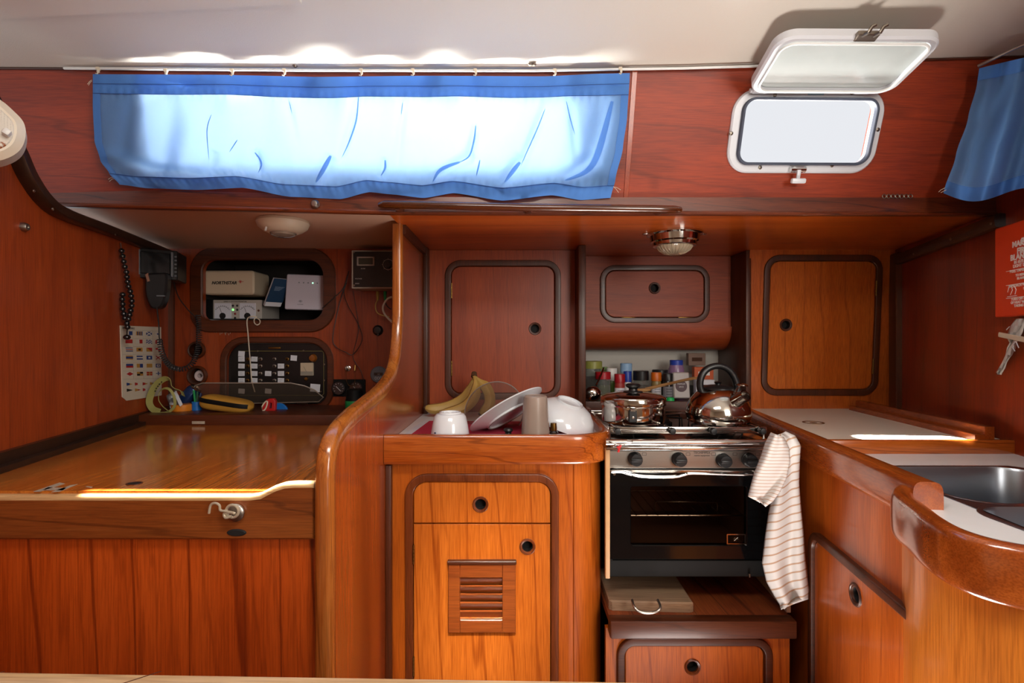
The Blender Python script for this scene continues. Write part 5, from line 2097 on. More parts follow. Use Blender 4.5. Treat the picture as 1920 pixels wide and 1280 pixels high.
q.lathe([(0.014, 0), (0.013, 0.014), (0, 0.015)], FGb.mat(u, v, 0.002), 20)
q.build('dial', BLACK, gb)
for s_, x, y, h_ in (('SILVER', 677, 503, 0.006), ('VOLTAGE', 666, 522, 0.006), ('SERIES', 666, 531, 0.006)):
    u, v = FGb.px(x, y)
    text('lettering', s_, FGb, u, v - 0.003, 0.0024, h_, WINK, gb)
for x, y in ((664, 473), (664, 535)):
    u, v = FGb.px(x, y)
    screw(FGb, u, v, gb, 0.004, 0.002)
for nm, x, m, lb_, tail in (('yellow_plug', 708, mat('plug_yellow', '9a8a3a', 0.4), 'yellow plug and thin cable under the grey control box', [(708, 562), (704, 572), (706, 584), (714, 590), (730, 594)]),
                       ('green_plug', 722, GREEN, 'green plug under the grey control box', [(722, 560), (723, 568), (727, 575), (734, 580)])):
    t = thing(nm, lb_, 'plug', P(x, 562, 2.04))
    q = MB()
    q.tube([P(x, 546, 2.04), P(x, 553, 2.04), P(x, 563, 2.04)], [0.0065, 0.0065, 0.004], 10)
    q.build('plug_body', m, t)
    q = MB()
    q.tube(smooth_path([P(px_, py_, 2.05) for px_, py_ in tail], 5), 0.0022, 6)
    q.build('cable', CORDY if x == 708 else CORD, t)
q = MB()
q.tube(smooth_path([P(740, 556, 2.0), P(727, 560, 2.02), P(718, 575, 2.03), (P(722, 590, 2.04)), P(738, 606, 2.0)], 6), 0.004, 8)
tag(q.build('white_cable', CORDW), 'thick white cable looping behind the partition edge', 'cable')
for k, (pts, r_, lb_) in enumerate((([(654, 508), (647, 536), (635, 575), (624, 631), (630, 650), (648, 660), (662, 664), (679, 637), (671, 606), (652, 572), (645, 547), (650, 530)], 0.0016, 'thin black cable hanging in a long loop beside the switch panel'),
                                    ([(604, 578), (624, 560), (644, 540), (652, 515)], 0.0016, 'thin black cable running out of the upper opening'),
                                    ([(662, 545), (668, 580), (672, 620), (662, 665), (668, 682), (677, 696), (684, 721)], 0.0012, 'thin black cable running down to the round gauges'))):
    q = MB()
    q.tube(smooth_path([P(x, y, 2.075 - 0.006 * (i % 2)) for i, (x, y) in enumerate(pts)], 5), r_, 6)
    tag(q.build('black_cable', CORD), lb_, 'cable')

so = MB()
u, v = FI.px(709, 619)
so.lathe([(0.021, 0), (0.021, 0.005), (0.016, 0.009), (0.014, 0.014), (0, 0.016)], FI.mat(u, v), 22)
so.box(FI.at(u + 0.001, v - 0.018, 0.008), (0.008, 0.006, 0.012), None, 0.002)
tag(so.build('round_socket', BLACK), 'black round power socket with a cap on the instrument panel', 'socket')
rd = thing('round_display', 'round grey gauge with a small screen and two buttons', 'gauge', P(711, 718, 2.08))
u, v = FI.px(711, 702)
q = MB()
q.lathe([(0.034, 0), (0.034, 0.008), (0.031, 0.012), (0, 0.013)], FI.mat(u, v), 30)
q.build('bezel', mat('gauge_grey', '5a5e66', 0.45), rd)
q = MB()
q.box(FI.at(u, v + 0.003, 0.0132), (0.036, 0.001, 0.012))
q.build('screen', mat('brown_lcd', '2c2420', 0.2), rd)
text('digits', '88', FI, u + 0.001, v - 0.001, 0.0140, 0.010, GREYP, rd, 'CENTER')
q = MB()
for du in (-0.010, 0.0, 0.010):
    q.tube([FI.at(u + du + 0.004 * math.cos(t), v - 0.014 + 0.005 * math.sin(t), 0.0135) for t in [2 * PI * k / 12 for k in range(12)]], 0.0008, 4, closed=True)
q.build('buttons', WINK, rd)

gg = thing('gauge_pair', 'black plate with two round gauges low on the instrument panel', 'gauge', P(655, 742, 2.08))
o, a, b = solid_box(FI, 624, 711, 685, 743, 0.0, 0.006, BLACKM, gg, 'plate', 0.004, 0.001)
for x in (637, 669):
    u, v = FI.px(x, 727)
    q = MB()
    q.lathe([(0.0285, 0.0), (0.0285, 0.012), (0.026, 0.014), (0.025, 0.012), (0, 0.011)], FI.mat(u, v, 0.004), 28)
    gq = q.build('gauge', mat('gauge_face', '1c1c1e', 0.25, coat=0.6), gg)
    q = MB()
    q.tube([FI.at(u + 0.010, v - 0.012, 0.0165), FI.at(u - 0.010, v + 0.008, 0.0165)], 0.0011, 4)
    for k in range(9):
        t = PI * (-0.2 + 1.4 * k / 8)
        q.tube([FI.at(u + r_ * math.cos(t), v + r_ * math.sin(t), 0.0165) for r_ in (0.017, 0.021)], 0.0006, 4)
    q.build('needle', WINK, gq)
    if x == 669:
        gq['label'] = 'right gauge with a brown face'
ck = thing('ignition_key', 'key with a bead chain in the chrome lock above the gauges', 'key', P(653, 700, 2.07))
u, v = FI.px(653, 690)
q = MB()
q.lathe([(0.012, 0), (0.012, 0.008), (0.008, 0.010), (0, 0.010)], FI.mat(u, v), 20)
q.build('lock', CHROME, ck)
q = MB()
q.box(FI.at(u, v, 0.02), (0.004, 0.022, 0.014), None, 0.001)
q.build('key_blade', STEELB, ck)
q = MB()
for pth in ([(650, 695), (649, 710), (654, 722), (662, 722), (666, 710), (667, 692)],):
    sp_ = smooth_path([P(x, y, 2.06) for x, y in pth], 8)
    for p in sp_:
        q.ball(p, 0.0017, 6, 4)
q.build('bead_chain', BRASS, ck)
q = MB()
u, v = FI.px(667, 690)
q.tube([FI.at(u, v + 0.012, 0.01), FI.at(u, v - 0.01, 0.014)], 0.003, 8)
tag(q.build('toggle', BRASS), 'small brass toggle beside the chrome key lock', 'switch')

# ledge objects
YL = 1.93
LZ = H - 0.258


def on_ledge(px, Y=YL):
    return Vector(((px - 960) / FP * Y, Y, LZ))


cpn = thing('black_cup_green_base', 'black cup with a bright green base at the right end of the ledge', 'cup', on_ledge(665, 1.95))
p = on_ledge(665, 1.95)
q = MB()
q.lathe([(0, 0), (0.033, 0), (0.035, 0.004), (0.035, 0.032), (0.0345, 0.034)], Matrix.Translation(p), 28)
q.build('green_base', GREEN, cpn)
q = MB()
q.lathe([(0.0345, 0.033), (0.032, 0.040), (0.030, 0.074), (0.026, 0.078), (0, 0.078)], Matrix.Translation(p), 28)
q.build('black_body', BLACKM, cpn)
rl = thing('labelled_roll', 'cylindrical tin with a printed white label leaning by the partition', 'tin', on_ledge(700, 1.90))
ax = Vector((0.55, -0.1, 0.62)).normalized()
p = P(694, 757, 1.86)
M = LM(p - ax * 0.01, ax)
q = MB()
q.lathe([(0, 0), (0.032, 0), (0.032, 0.075), (0, 0.075)], M, 30)
q.build('body', BLACKM, rl)
q = MB()
q.lathe([(0.0325, 0.004), (0.0327, 0.005), (0.0327, 0.048), (0.0325, 0.049)], M, 30)
q.build('label_band', LABELW, rl)
q = MB()
for k, z_ in enumerate((0.010, 0.018, 0.026, 0.033, 0.042)):
    for j in range(26):
        t = 2 * PI * (j + random.random() * 0.3) / 26
        L_ = 0.004 + 0.003 * random.random()
        q.tube([M @ Vector((0.0329 * math.cos(t), 0.0329 * math.sin(t), z_)), M @ Vector((0.0329 * math.cos(t + 0.15), 0.0329 * math.sin(t + 0.15), z_ + 0.001))], 0.0005 if k != 2 else 0.0011, 3)
q.build('label_print', NAVY, rl)

yc = thing('yellow_black_case', 'yellow zipped case with a broad black stripe on the ledge', 'case', on_ledge(425, 1.90))
RC = Matrix.Rotation(math.radians(8), 3, 'Y')
c0 = P(426, 757, 1.90)
q = MB()
secs = []
for i in range(25):
    t = i / 24
    x = -0.098 + 0.196 * t
    e = min(1.0, (1 - abs(2 * t - 1) ** 5) ** 0.5 + 0.0001)
    hh_ = (0.030 - 0.006 * t) * max(e, 0.05)
    dd = 0.040 * max(e, 0.05)
    secs.append([c0 + RC @ Vector((x, dd * math.copysign(abs(math.cos(a_)) ** 0.6, math.cos(a_)), hh_ * math.copysign(abs(math.sin(a_)) ** 0.6, math.sin(a_)))) for a_ in [2 * PI * k / 20 for k in range(20)]])
q.grid(secs, closed=True)
q.add(secs[0], [tuple(reversed(range(20)))])
q.add(secs[-1], [tuple(range(20))])
q.build('shell', YELLOW, yc)
q = MB()
rs = []
for i in range(23):
    t = (i + 1) / 24
    x = -0.098 + 0.196 * t
    e = min(1.0, (1 - abs(2 * t - 1) ** 5) ** 0.5)
    dd = 0.040 * e + 0.0015
    zz = 0.009 - 0.004 * t
    rs.append([c0 + RC @ Vector((x, -dd, zz - 0.0085)), c0 + RC @ Vector((x, -dd - 0.0012, zz)), c0 + RC @ Vector((x, -dd + 0.001, zz + 0.0075))])
q.grid(rs)
q.build('black_stripe', BLACKM, yc)

ot = MB()
p = on_ledge(342, 1.92)
ot.lathe([(0, 0), (0.037, 0), (0.038, 0.003), (0.038, 0.023), (0.034, 0.024), (0, 0.022)], Matrix.Translation(p), 28)
tag(ot.build('orange_tub', ORANGE), 'low round orange-yellow tub on the ledge under the blue can', 'tub')
bc = thing('blue_pen_pot', 'small bright blue pot holding pens beside the yellow case', 'pot', on_ledge(369, 1.93))
p = on_ledge(369, 1.93)
q = MB()
q.lathe([(0, 0), (0.017, 0), (0.0175, 0.032), (0.015, 0.032), (0.014, 0.004), (0, 0.004)], Matrix.Translation(p), 20)
q.build('pot', BLUE, bc)
for k, (dx, m) in enumerate(((-0.008, GREEN), (0.0, mat('dark_green_pen', '1c4a34', 0.4)), (0.008, NAVY))):
    q = MB()
    q.tube([p + Vector((dx * 0.5, 0, 0.006)), p + Vector((dx * 1.4, 0.004 * k, 0.075 - 0.006 * k))], 0.0038, 8)
    tag(q.build('pen', m), ['green pen standing in the small blue pot', 'dark green pen in the middle of the small blue pot', 'navy pen standing in the small blue pot'][k], 'pen', 'pens in the blue pot')
can = thing('navy_can', 'navy blue can lying tilted behind the orange tub', 'can', P(350, 765, 1.98))
ax = Vector((0.62, 0.1, 0.72)).normalized()
M = LM(P(333, 764, 1.96), ax)
q = MB()
q.lathe([(0, 0), (0.024, 0), (0.026, 0.004), (0.026, 0.088), (0.022, 0.096), (0.020, 0.096)], M, 26)
q.build('body', mat('navy_can_paint', '1c3260', 0.25, metal=0.4), can)
q = MB()
q.lathe([(0.0205, 0.094), (0.0225, 0.099), (0.0205, 0.100), (0.018, 0.095), (0, 0.095)], M, 26)
q.build('rim', STEEL, can)
sc = thing('silver_sachet', 'crumpled silver and white sachet among the items on the ledge', 'sachet', P(322, 765, 1.90))
rnd = random.Random(5)
q = MB()
Fs = Fr(P(325, 750, 1.90), (0.8, 0.1, 0.5), (-0.35, 0.2, 0.85))
q.grid([[Fs.at(-0.020 + 0.040 * i / 8, -0.030 + 0.06 * j / 10, rnd.uniform(-0.002, 0.002) + 0.004 * math.sin(i)) for i in range(9)] for j in range(11)])
q.build('foil', mat('silver_foil', '8e959c', 0.3, metal=0.7), sc)
q = MB()
Fs2 = Fr(P(334, 747, 1.88), (0.7, 0.1, 0.6), (-0.5, 0.2, 0.8))
q.grid([[Fs2.at(-0.006 + 0.012 * i / 4, -0.030 + 0.06 * j / 10, rnd.uniform(-0.001, 0.001)) for i in range(5)] for j in range(11)])
q.build('white_flap', LABELW, sc)

# yellow-green head strap
hs = thing('yellow_head_strap', 'pale yellow-green elastic strap coiled at the left end of the ledge', 'strap', P(300, 772, 1.86))
STR = mat('lime_elastic', '908c4e', 0.7, bump=0.3, bscale=900)
strap1 = [(300, 772), (286, 766), (280, 752), (286, 732), (296, 718), (308, 710), (318, 712), (322, 724), (330, 730), (340, 733), (344, 742)]
strap2 = [(296, 774), (310, 774), (322, 768), (328, 758), (326, 742), (318, 730), (308, 728), (299, 735), (298, 750), (306, 762), (316, 770)]
for nm, pp, wd in (('wide_band', strap1, 0.022), ('narrow_band', strap2, 0.009)):
    path = smooth_path([P(x, y, 1.86 + 0.006 * math.sin(i)) for i, (x, y) in enumerate(pp)], 5)
    q = MB()
    ups_ = []
    for i in range(len(path)):
        a_ = path[max(0, i - 1)]
        b_ = path[min(len(path) - 1, i + 1)]
        t_ = (b_ - a_).normalized()
        ip_ = t_.cross(Vector((0, 1, 0))).normalized()
        f_ = 1.0 - i / len(path) * 0.8
        ups_.append((ip_ * f_ + Vector((0, -1, 0)) * (1.1 - f_)).normalized())
    q.sweep(path, [(-0.0009, -wd / 2), (0.0009, -wd / 2), (0.0009, wd / 2), (-0.0009, wd / 2)], ups_)
    q.build(nm, STR, hs)
q = MB()
for k, (x, y) in enumerate([(303, 716), (299, 720), (296, 724), (293, 728), (291, 733)]):
    q.box(P(x, y, 1.848), (0.004, 0.001, 0.005), Matrix.Rotation(0.6, 3, 'Y'))
q.build('strap_lettering', INK, hs)

# red shackle block and blue disc
rb = thing('red_whistle_block', 'red plastic block with a cream ring on the ledge', 'block', on_ledge(502, 1.92))
Fb = YF(1.91)
out_ = [Fb.px(x, y) for x, y in ((488, 773), (515, 774), (516, 752), (512, 747), (505, 747), (498, 750), (492, 760))]
hl_ = [Fb.px(x, y) for x, y in ((503, 766), (508, 765), (509, 756), (505, 755))]
q = MB()
q.plate(Fb, ccw(out_), [ccw(hl_)], -0.016, 0.0, 0.003)
q.build('body', RED, rb)
q = MB()
rp = [Fb.px(x, y) for x, y in ((492, 770), (497, 768), (501, 760), (502, 752), (497, 754), (492, 762))]
q.tube([Fb.at(p_[0], p_[1], 0.003) for p_ in smooth_path([Vector((a_, b_, 0)) for a_, b_ in rp], 3)], 0.0028, 8, closed=True)
q.build('cream_ring', CREAM, rb)
q = MB()
u, v = YF(1.95).px(522, 771)
disc = [(u - 0.034, v - 0.006), (u + 0.036, v - 0.006)] + [(u + 0.035 * math.cos(t), v - 0.004 + 0.036 * math.sin(t)) for t in [PI * k / 16 for k in range(17)]]
q.plate(YF(1.95), ccw(disc), [], -0.008, 0.0, 0.002)
tag(q.build('blue_half_disc', BLUE), 'bright blue half-round plastic piece beside the red block', 'disc')

# VHF set, microphone, coiled cord
vh = thing('black_radio_set', 'black radio set mounted high in the corner of the left bulkhead', 'radio', P(290, 525, 1.95))
Fv = Fr(P(296, 494, 1.86), (1, 0.35, -0.05), (0, 0, 1))
q = MB()
q.plate(Fv, rrect(-0.105, -0.056, 0.062, 0.052, 0.006), [], -0.12, 0.0, 0.003)
q.build('case', BLACK, vh)
q = MB()
q.plate(Fv, rrect(-0.052, -0.040, 0.040, 0.040, 0.003), [], 0.0, 0.006, 0.002)
q.build('screen_bezel', mat('dark_screen', '0a0e10', 0.15), vh)
for du in (-0.056, 0.046):
    q = MB()
    q.plate(Fv, rrect(du - 0.003, -0.045, du + 0.003, 0.045, 0.001), [], 0.0, 0.009, 0.001)
    q.build('edge_strip', GREYP, vh)
q = MB()
for k in range(6):
    u, v = 0.056, 0.03 - 0.014 * k
    q.box(Fv.at(u, v, 0.002), (0.008, 0.004, 0.006), None, 0.001)
q.build('keys', GREYP, vh)
q = MB()
q.plate(Fv, rrect(-0.16, -0.052, -0.105, 0.060, 0.012), [], -0.12, -0.02, 0.006)
q.build('mounting_bracket', BLACKM, vh)

mc = thing('hand_microphone', 'black hand microphone hanging under the radio set', 'microphone', P(292, 578, 1.83))
Fm = Fr(P(293, 543, 1.83), (1, 0.25, 0), (0.04, 0, 1))
mo = [(-0.026, 0.058), (-0.034, 0.040), (-0.034, -0.010), (-0.022, -0.050), (-0.010, -0.066), (0.014, -0.066), (0.026, -0.046), (0.034, -0.004), (0.034, 0.050), (0.026, 0.062)]
mo = [(p_.x, p_.y) for p_ in smooth_path([Vector(m_ + (0,)) for m_ in mo], 4)]
q = MB()
q.plate(Fm, ccw(mo), [], -0.03, 0.006, 0.006)
q.build('body', BLACK, mc)
q = MB()
q.plate(Fm, [(-0.034, 0.052), (-0.026, 0.026), (-0.018, 0.030), (-0.026, 0.058)], [], 0.0, 0.009, 0.001)
q.build('tan_patch', mat('tan_patch', '8a6250', 0.5), mc)
q = MB()
q.plate(Fm, rrect(0.004, -0.024, 0.030, -0.020, 0.001), [], 0.0, 0.008, 0.0005)
q.build('name_strip', GREYP, mc)
cc = thing('coiled_cord', 'black coiled cord looping from the microphone to the round ports', 'cord', P(330, 695, 1.95))
base = smooth_path([P(x, y, Y) for x, y, Y in ((294, 575, 1.82), (296, 592, 1.83), (298, 612, 1.84), (299, 635, 1.85), (305, 665, 1.87), (318, 685, 1.90), (340, 692, 1.94), (360, 682, 1.97), (371, 655, 2.0), (373, 620, 2.02), (371, 590, 2.03))], 12)
q = MB()
q.tube(base[:40], 0.0022, 6)
q.build('straight_lead', CORD, cc)
cum = [0.0]
for a_, b_ in zip(base, base[1:]):
    cum.append(cum[-1] + (b_ - a_).length)
tot = cum[-1]
s0 = cum[36]
hel = []
turns = 46
NP = turns * 9
j = 36
for i in range(NP + 1):
    s_ = s0 + (tot - s0) * i / NP
    while j < len(cum) - 2 and cum[j + 1] < s_:
        j += 1
    t_ = (s_ - cum[j]) / max(1e-9, cum[j + 1] - cum[j])
    p = base[j].lerp(base[j + 1], min(1, t_))
    tg_ = (base[j + 1] - base[j]).normalized()
    n1 = tg_.cross(Vector((0, 1, 0.1))).normalized()
    n2 = tg_.cross(n1)
    a_ = 2 * PI * i / 9
    rr_ = 0.0085
    hel.append(p + n1 * rr_ * math.cos(a_) + n2 * rr_ * math.sin(a_))
q = MB()
q.tube(hel, 0.0021, 5)
q.build('coil', mat('cord_grey', '2a2a2c', 0.4), cc)
q = MB()
q.tube(smooth_path([P(324, 520, 1.95), P(334, 555, 1.99), P(352, 580, 2.03), P(368, 598, 2.04), P(374, 625, 2.05)], 6), 0.0022, 6)
tag(q.build('radio_lead', CORD), 'thin black lead from the radio set down to the round port', 'cable')

# bead string
bs = thing('bead_string', 'string of round black beads hanging over the flag card', 'beads', P(238, 635, 1.70))
BEAD = mat('black_bead', '121416', 0.12, coat=0.6)
bp_ = [(228, 470), (230, 480), (232, 490), (234, 500), (237, 510), (238, 519), (239, 528), (241, 537), (244, 546), (246, 555), (247, 564), (247, 573), (245, 582), (243, 590), (241, 598), (230, 552), (229, 561), (230, 570), (230, 579), (232, 588), (234, 596), (238, 606), (239, 613)]
Yb = 1.69
b0_ = None
for i, (x, y) in enumerate(bp_):
    if b0_ is None:
        q = MB()
        q.ball(P(x, y, Yb), 0.0085, 14, 9)
        b0_ = q.build('bead', BEAD, bs)
        first = P(x, y, Yb)
    else:
        dup(b0_, bs, delta=P(x, y, Yb) - first)
q = MB()
q.ball(P(238, 632, Yb), 0.011, 14, 9, (1, 1, 0.8))
q.tube([P(239, 613, Yb), P(238, 622, Yb), P(238, 630, Yb)], 0.0022, 6)
q.build('tassel_bead', BEAD, bs)
q = MB()
q.tube(smooth_path([P(x, y, Yb) for x, y in ((226, 455), (230, 480), (237, 510), (244, 546), (247, 573), (241, 598), (238, 606), (232, 588), (229, 561), (230, 552))], 4), 0.0012, 5)
q.build('thread', CORD, bs)

# signal flag card on the bulkhead
fc_ = thing('signal_flag_card', 'white card printed with rows of coloured signal flags on the left bulkhead', 'card', FB.at(*FB.px(262, 745), 0.002))
ctl, ctr_, cbr, cbl = FB.px(224, 610), FB.px(301, 613), FB.px(302, 741), FB.px(236, 751)
cbl2 = FB.px(228, 744)
q = MB()
q.plate(FB, ccw([cbl2, cbl, cbr, ctr_, ctl]), [], 0.0005, 0.0022)
q.build('card', PAPER, fc_)
cs = {'R': 'a82020', 'W': 'cfcac0', 'B': '1c3c7c', 'Y': 'b8883a', 'K': '1a1a1a', 'G': '8a8a80'}
cm = {k: mat('flag_ink_' + k.lower(), v, 0.6) for k, v in cs.items()}
keys = list(cm)


def bil(s_, t_):
    """card coordinate: s right, t down, both 0..1"""
    top_ = Vector(ctl).lerp(Vector(ctr_), s_)
    bot_ = Vector(cbl2).lerp(Vector(cbr), s_)
    return top_.lerp(bot_, t_)


FLG = [[None, [('Y', 0, 0, 1, 1), ('B', .17, 0, .33, 1), ('B', .5, 0, .67, 1), ('B', .84, 0, 1, 1)], [('B', 0, 0, 1, 1), ('WX',)], [('W', 0, 0, 1, 1), ('B', .3, .3, .7, .7)]],
       [[('R', 0, 0, 1, 1)], [('W', 0, 0, .5, 1), ('R', .5, 0, 1, 1)], [('B', 0, 0, 1, 1), ('W', .25, 0, .5, .25), ('W', .75, 0, 1, .25), ('W', 0, .25, .25, .5), ('W', .5, .25, .75, .5), ('W', .25, .5, .5, .75), ('W', .75, .5, 1, .75), ('W', 0, .75, .25, 1), ('W', .5, .75, .75, 1)], [('R', 0, 0, .33, 1), ('W', .33, 0, .67, 1), ('B', .67, 0, 1, 1)]],
       [[('B', 0, 0, 1, .2), ('W', 0, .2, 1, .4), ('R', 0, .4, 1, .6), ('W', 0, .6, 1, .8), ('B', 0, .8, 1, 1)], [('Y', 0, 0, 1, 1), ('K', .3, .25, .7, .75)], [('Y', 0, 0, 1, 1), ('RT',)], [('W', 0, 0, 1, 1), ('R', 0, 0, .5, .5), ('R', .5, .5, 1, 1)]],
       [[('Y', 0, 0, 1, 1), ('B', 0, .25, 1, .75)], [('B', 0, 0, 1, .33), ('W', 0, .33, 1, .67), ('B', 0, .67, 1, 1)], [('B', 0, 0, 1, 1), ('W', .33, .3, .67, .7)], [('W', 0, 0, 1, 1), ('RX',)]],
       [[('B', 0, 0, 1, .5), ('R', 0, .5, 1, 1)], [('Y', 0, 0, .5, 1), ('B', .5, 0, 1, 1)], [('Y', 0, 0, 1, 1)], [('B', 0, 0, 1, 1), ('W', .2, .2, .8, .8), ('B', .38, .38, .62, .62)]],
       [[('W', 0, 0, 1, 1), ('RD',)], [('Y', 0, 0, .5, .5), ('K', .5, 0, 1, .5), ('K', 0, .5, .5, 1), ('Y', .5, .5, 1, 1)], [('R', 0, 0, 1, 1), ('Y', .4, 0, .6, 1), ('Y', 0, .4, 1, .6)], [('W', 0, 0, 1, 1), ('B', .4, 0, .6, 1), ('B', 0, .4, 1, .6)]]]
for r_ in range(6):
    for c_ in range(4):
        fs_ = FLG[r_][c_]
        s0_, t0_ = 0.10 + c_ * 0.245, 0.075 + r_ * 0.115
        sw_, th_ = 0.15, 0.055
        if c_ == 0:
            sw_ = 0.16
        if fs_ is None:
            fs_ = [('W', 0, 0, .5, 1), ('B', .5, 0, 1, 1)]
        if c_ == 3:
            sw_ = 0.14
        q = MB()
        for lay, f_ in enumerate(fs_):
            w_ = 0.0024 + 0.0002 * lay
            g = lambda x, y: (lambda b_: FB.at(b_.x, b_.y, w_))(bil(s0_ + sw_ * x, t0_ + th_ * y))
            if len(f_) == 5:
                q.m = keys.index(f_[0])
                q.add([g(f_[1], f_[4]), g(f_[3], f_[4]), g(f_[3], f_[2]), g(f_[1], f_[2])], [(0, 1, 2, 3)])
            elif f_[0] in ('WX', 'RX'):
                q.m = keys.index(f_[0][0])
                q.add([g(0, .15), g(0, 0), g(.15, 0), g(1, .85), g(1, 1), g(.85, 1)], [(0, 5, 4, 3, 2, 1)])
                q.add([g(0, .85), g(0, 1), g(.15, 1), g(1, .15), g(1, 0), g(.85, 0)], [(0, 1, 2, 3, 4, 5)])
            elif f_[0] == 'RT':
                q.m = keys.index('R')
                q.add([g(0, 0), g(1, 0), g(1, 1)], [(2, 1, 0)])
            elif f_[0] == 'RD':
                q.m = keys.index('R')
                q.add([g(.5, 0), g(1, .5), g(.5, 1), g(0, .5)], [(3, 2, 1, 0)])
        q.build('printed_flag', [cm[k] for k in keys], fc_, smooth=False)
q = MB()
for k in range(1, 4):
    a_, b_ = bil(k * 0.245 + 0.02, 0.055), bil(k * 0.245 + 0.02, 0.75)
    q.tube([FB.at(a_.x, a_.y, 0.0023), FB.at(b_.x, b_.y, 0.0023)], 0.0004, 3)
for k in range(7):
    a_, b_ = bil(0.03, 0.06 + k * 0.115), bil(0.97, 0.06 + k * 0.115)
    q.tube([FB.at(a_.x, a_.y, 0.0023), FB.at(b_.x, b_.y, 0.0023)], 0.0004, 3)
q.build('grid_line', cm['G'], fc_)
for i in range(8):
    s_ = 0.10 + (i % 4) * 0.19
    t_ = 0.80 + (i // 4) * 0.085
    q = MB()
    for k in range(2):
        q.m = keys.index(['B', 'R', 'R', 'Y', 'K', 'Y', 'R', 'K'][i] if k == 0 else ['Y', 'W', 'Y', 'B', 'K', 'R', 'W', 'Y'][i])
        g = lambda x, y: (lambda b_: FB.at(b_.x, b_.y, 0.0024 + 0.0001 * k))(bil(s_ + 0.14 * x, t_ + 0.045 * y))
        if k == 0:
            q.add([g(0, 1), g(.5, .78), g(.5, .22), g(0, 0)], [(0, 1, 2, 3)])
        else:
            q.add([g(.5, .78), g(1, .5), g(.5, .22)], [(0, 1, 2)])
    q.build('printed_pennant', [cm[k] for k in keys], fc_, smooth=False)
b_ = bil(0.04, 0.045)
text('heading', 'SINGLE SIGNALS', FB, b_.x, b_.y, 0.0024, 0.0105, INK, fc_, sp=1.1)

# ================================================================== DISH COUNTER THINGS
CZ = H + zc
tw = thing('red_dish_towel', 'deep pink dish towel with a white border spread under the drying dishes', 'towel', (-0.03, 1.65, CZ))
q = MB()
fz = Fr((0, 0, CZ), (1, 0, 0), (0, 1, 0))
q.plate(fz, ccw([(-0.338, 1.44), (0.255, 1.45), (0.262, 1.84), (-0.318, 1.87)]), [], 0.0002, 0.003, 0.001)
q.build('white_border', LABELW, tw)
q = MB()
q.plate(fz, ccw([(-0.315, 1.44), (0.235, 1.45), (0.245, 1.81), (-0.296, 1.83)]), [], 0.001, 0.0045, 0.001)
q.build('red_field', mat('pink_red_cloth', 'b02040', 0.85, bump=0.4, bscale=900), tw)

# bananas
bn = thing('banana_bunch', 'bunch of ripe yellow bananas against the left galley locker', 'bananas', (-0.23, 1.95, CZ))
BAN = mat('banana_skin', 'bf9c52', 0.45, var=0.35, bscale=18)
stem = [(886, 700), (888, 708)]
specs = [([(888, 704), (884, 722), (874, 742), (850, 758), (820, 766), (797, 764)], 1.93),
         ([(889, 705), (892, 722), (888, 745), (872, 762), (848, 772), (826, 775)], 1.86),
         ([(890, 704), (900, 716), (912, 728), (918, 745), (915, 762), (900, 776)], 1.90)]
for k, (pp, Y0) in enumerate(specs):
    path = smooth_path([P(x, y, Y0 + 0.02 * math.sin(i * 0.6)) for i, (x, y) in enumerate(pp)], 6)
    n = len(path)
    rs_ = []
    for i in range(n):
        t = i / (n - 1)
        r_ = 0.0055 + (0.0205 - 0.0055) * min(1, max(0, (t - 0.10) / 0.22)) if t < 0.32 else 0.0205 * (1 - max(0, (t - 0.80) / 0.20) ** 2 * 0.72)
        rs_.append(r_)
    sec = [(math.cos(2 * PI * i / 10) * (1 + 0.04 * (i % 2)), math.sin(2 * PI * i / 10) * (1 + 0.04 * (i % 2))) for i in range(10)]
    q = MB()
    q.sweep(path, sec, Vector((0, -1, 0.1)).normalized(), scale=rs_)
    b_ = q.build('banana', BAN, bn, recalc=True)
    q = MB()
    q.ball(path[-1], 0.0065, 8, 6)
    q.build('banana_tip', mat('banana_dark', '4a3018', 0.7), b_) if k == 0 else q.build('banana_tip', bpy.data.materials['banana_dark'], b_)
q = MB()
q.tube([P(889, 698, 1.91), P(889, 706, 1.90)], [0.009, 0.012], 8)
q.build('stalk', bpy.data.materials['banana_dark'], bn)

# glass pan lid, standing on edge
gd = thing('glass_pan_lid', 'clear domed glass pan lid standing on edge before the bananas', 'pan lid', P(925, 815, 1.70))
ax = Vector((-0.25, -0.88, 0.40)).normalized()
M = LM(P(926, 770, 1.77), ax)
pr_ = [(0.106, 0.0), (0.102, 0.008), (0.086, 0.022), (0.062, 0.034), (0.030, 0.041), (0, 0.043)]
q = MB()
q.lathe(pr_, M, 48)
q.build('dome', clear('clear_lid_glass', 'dcd6d0', 0.10, 0.03, 'b0a8a0'), gd)
q = MB()
q.tube([M @ Vector((0.106 * math.cos(t), 0.106 * math.sin(t), 0)) for t in [2 * PI * k / 60 for k in range(60)]], 0.0022, 6, closed=True)
q.build('rim', clear('lid_rim', 'd0c8c0', 0.30, 0.05, 'd8d4d0'), gd)

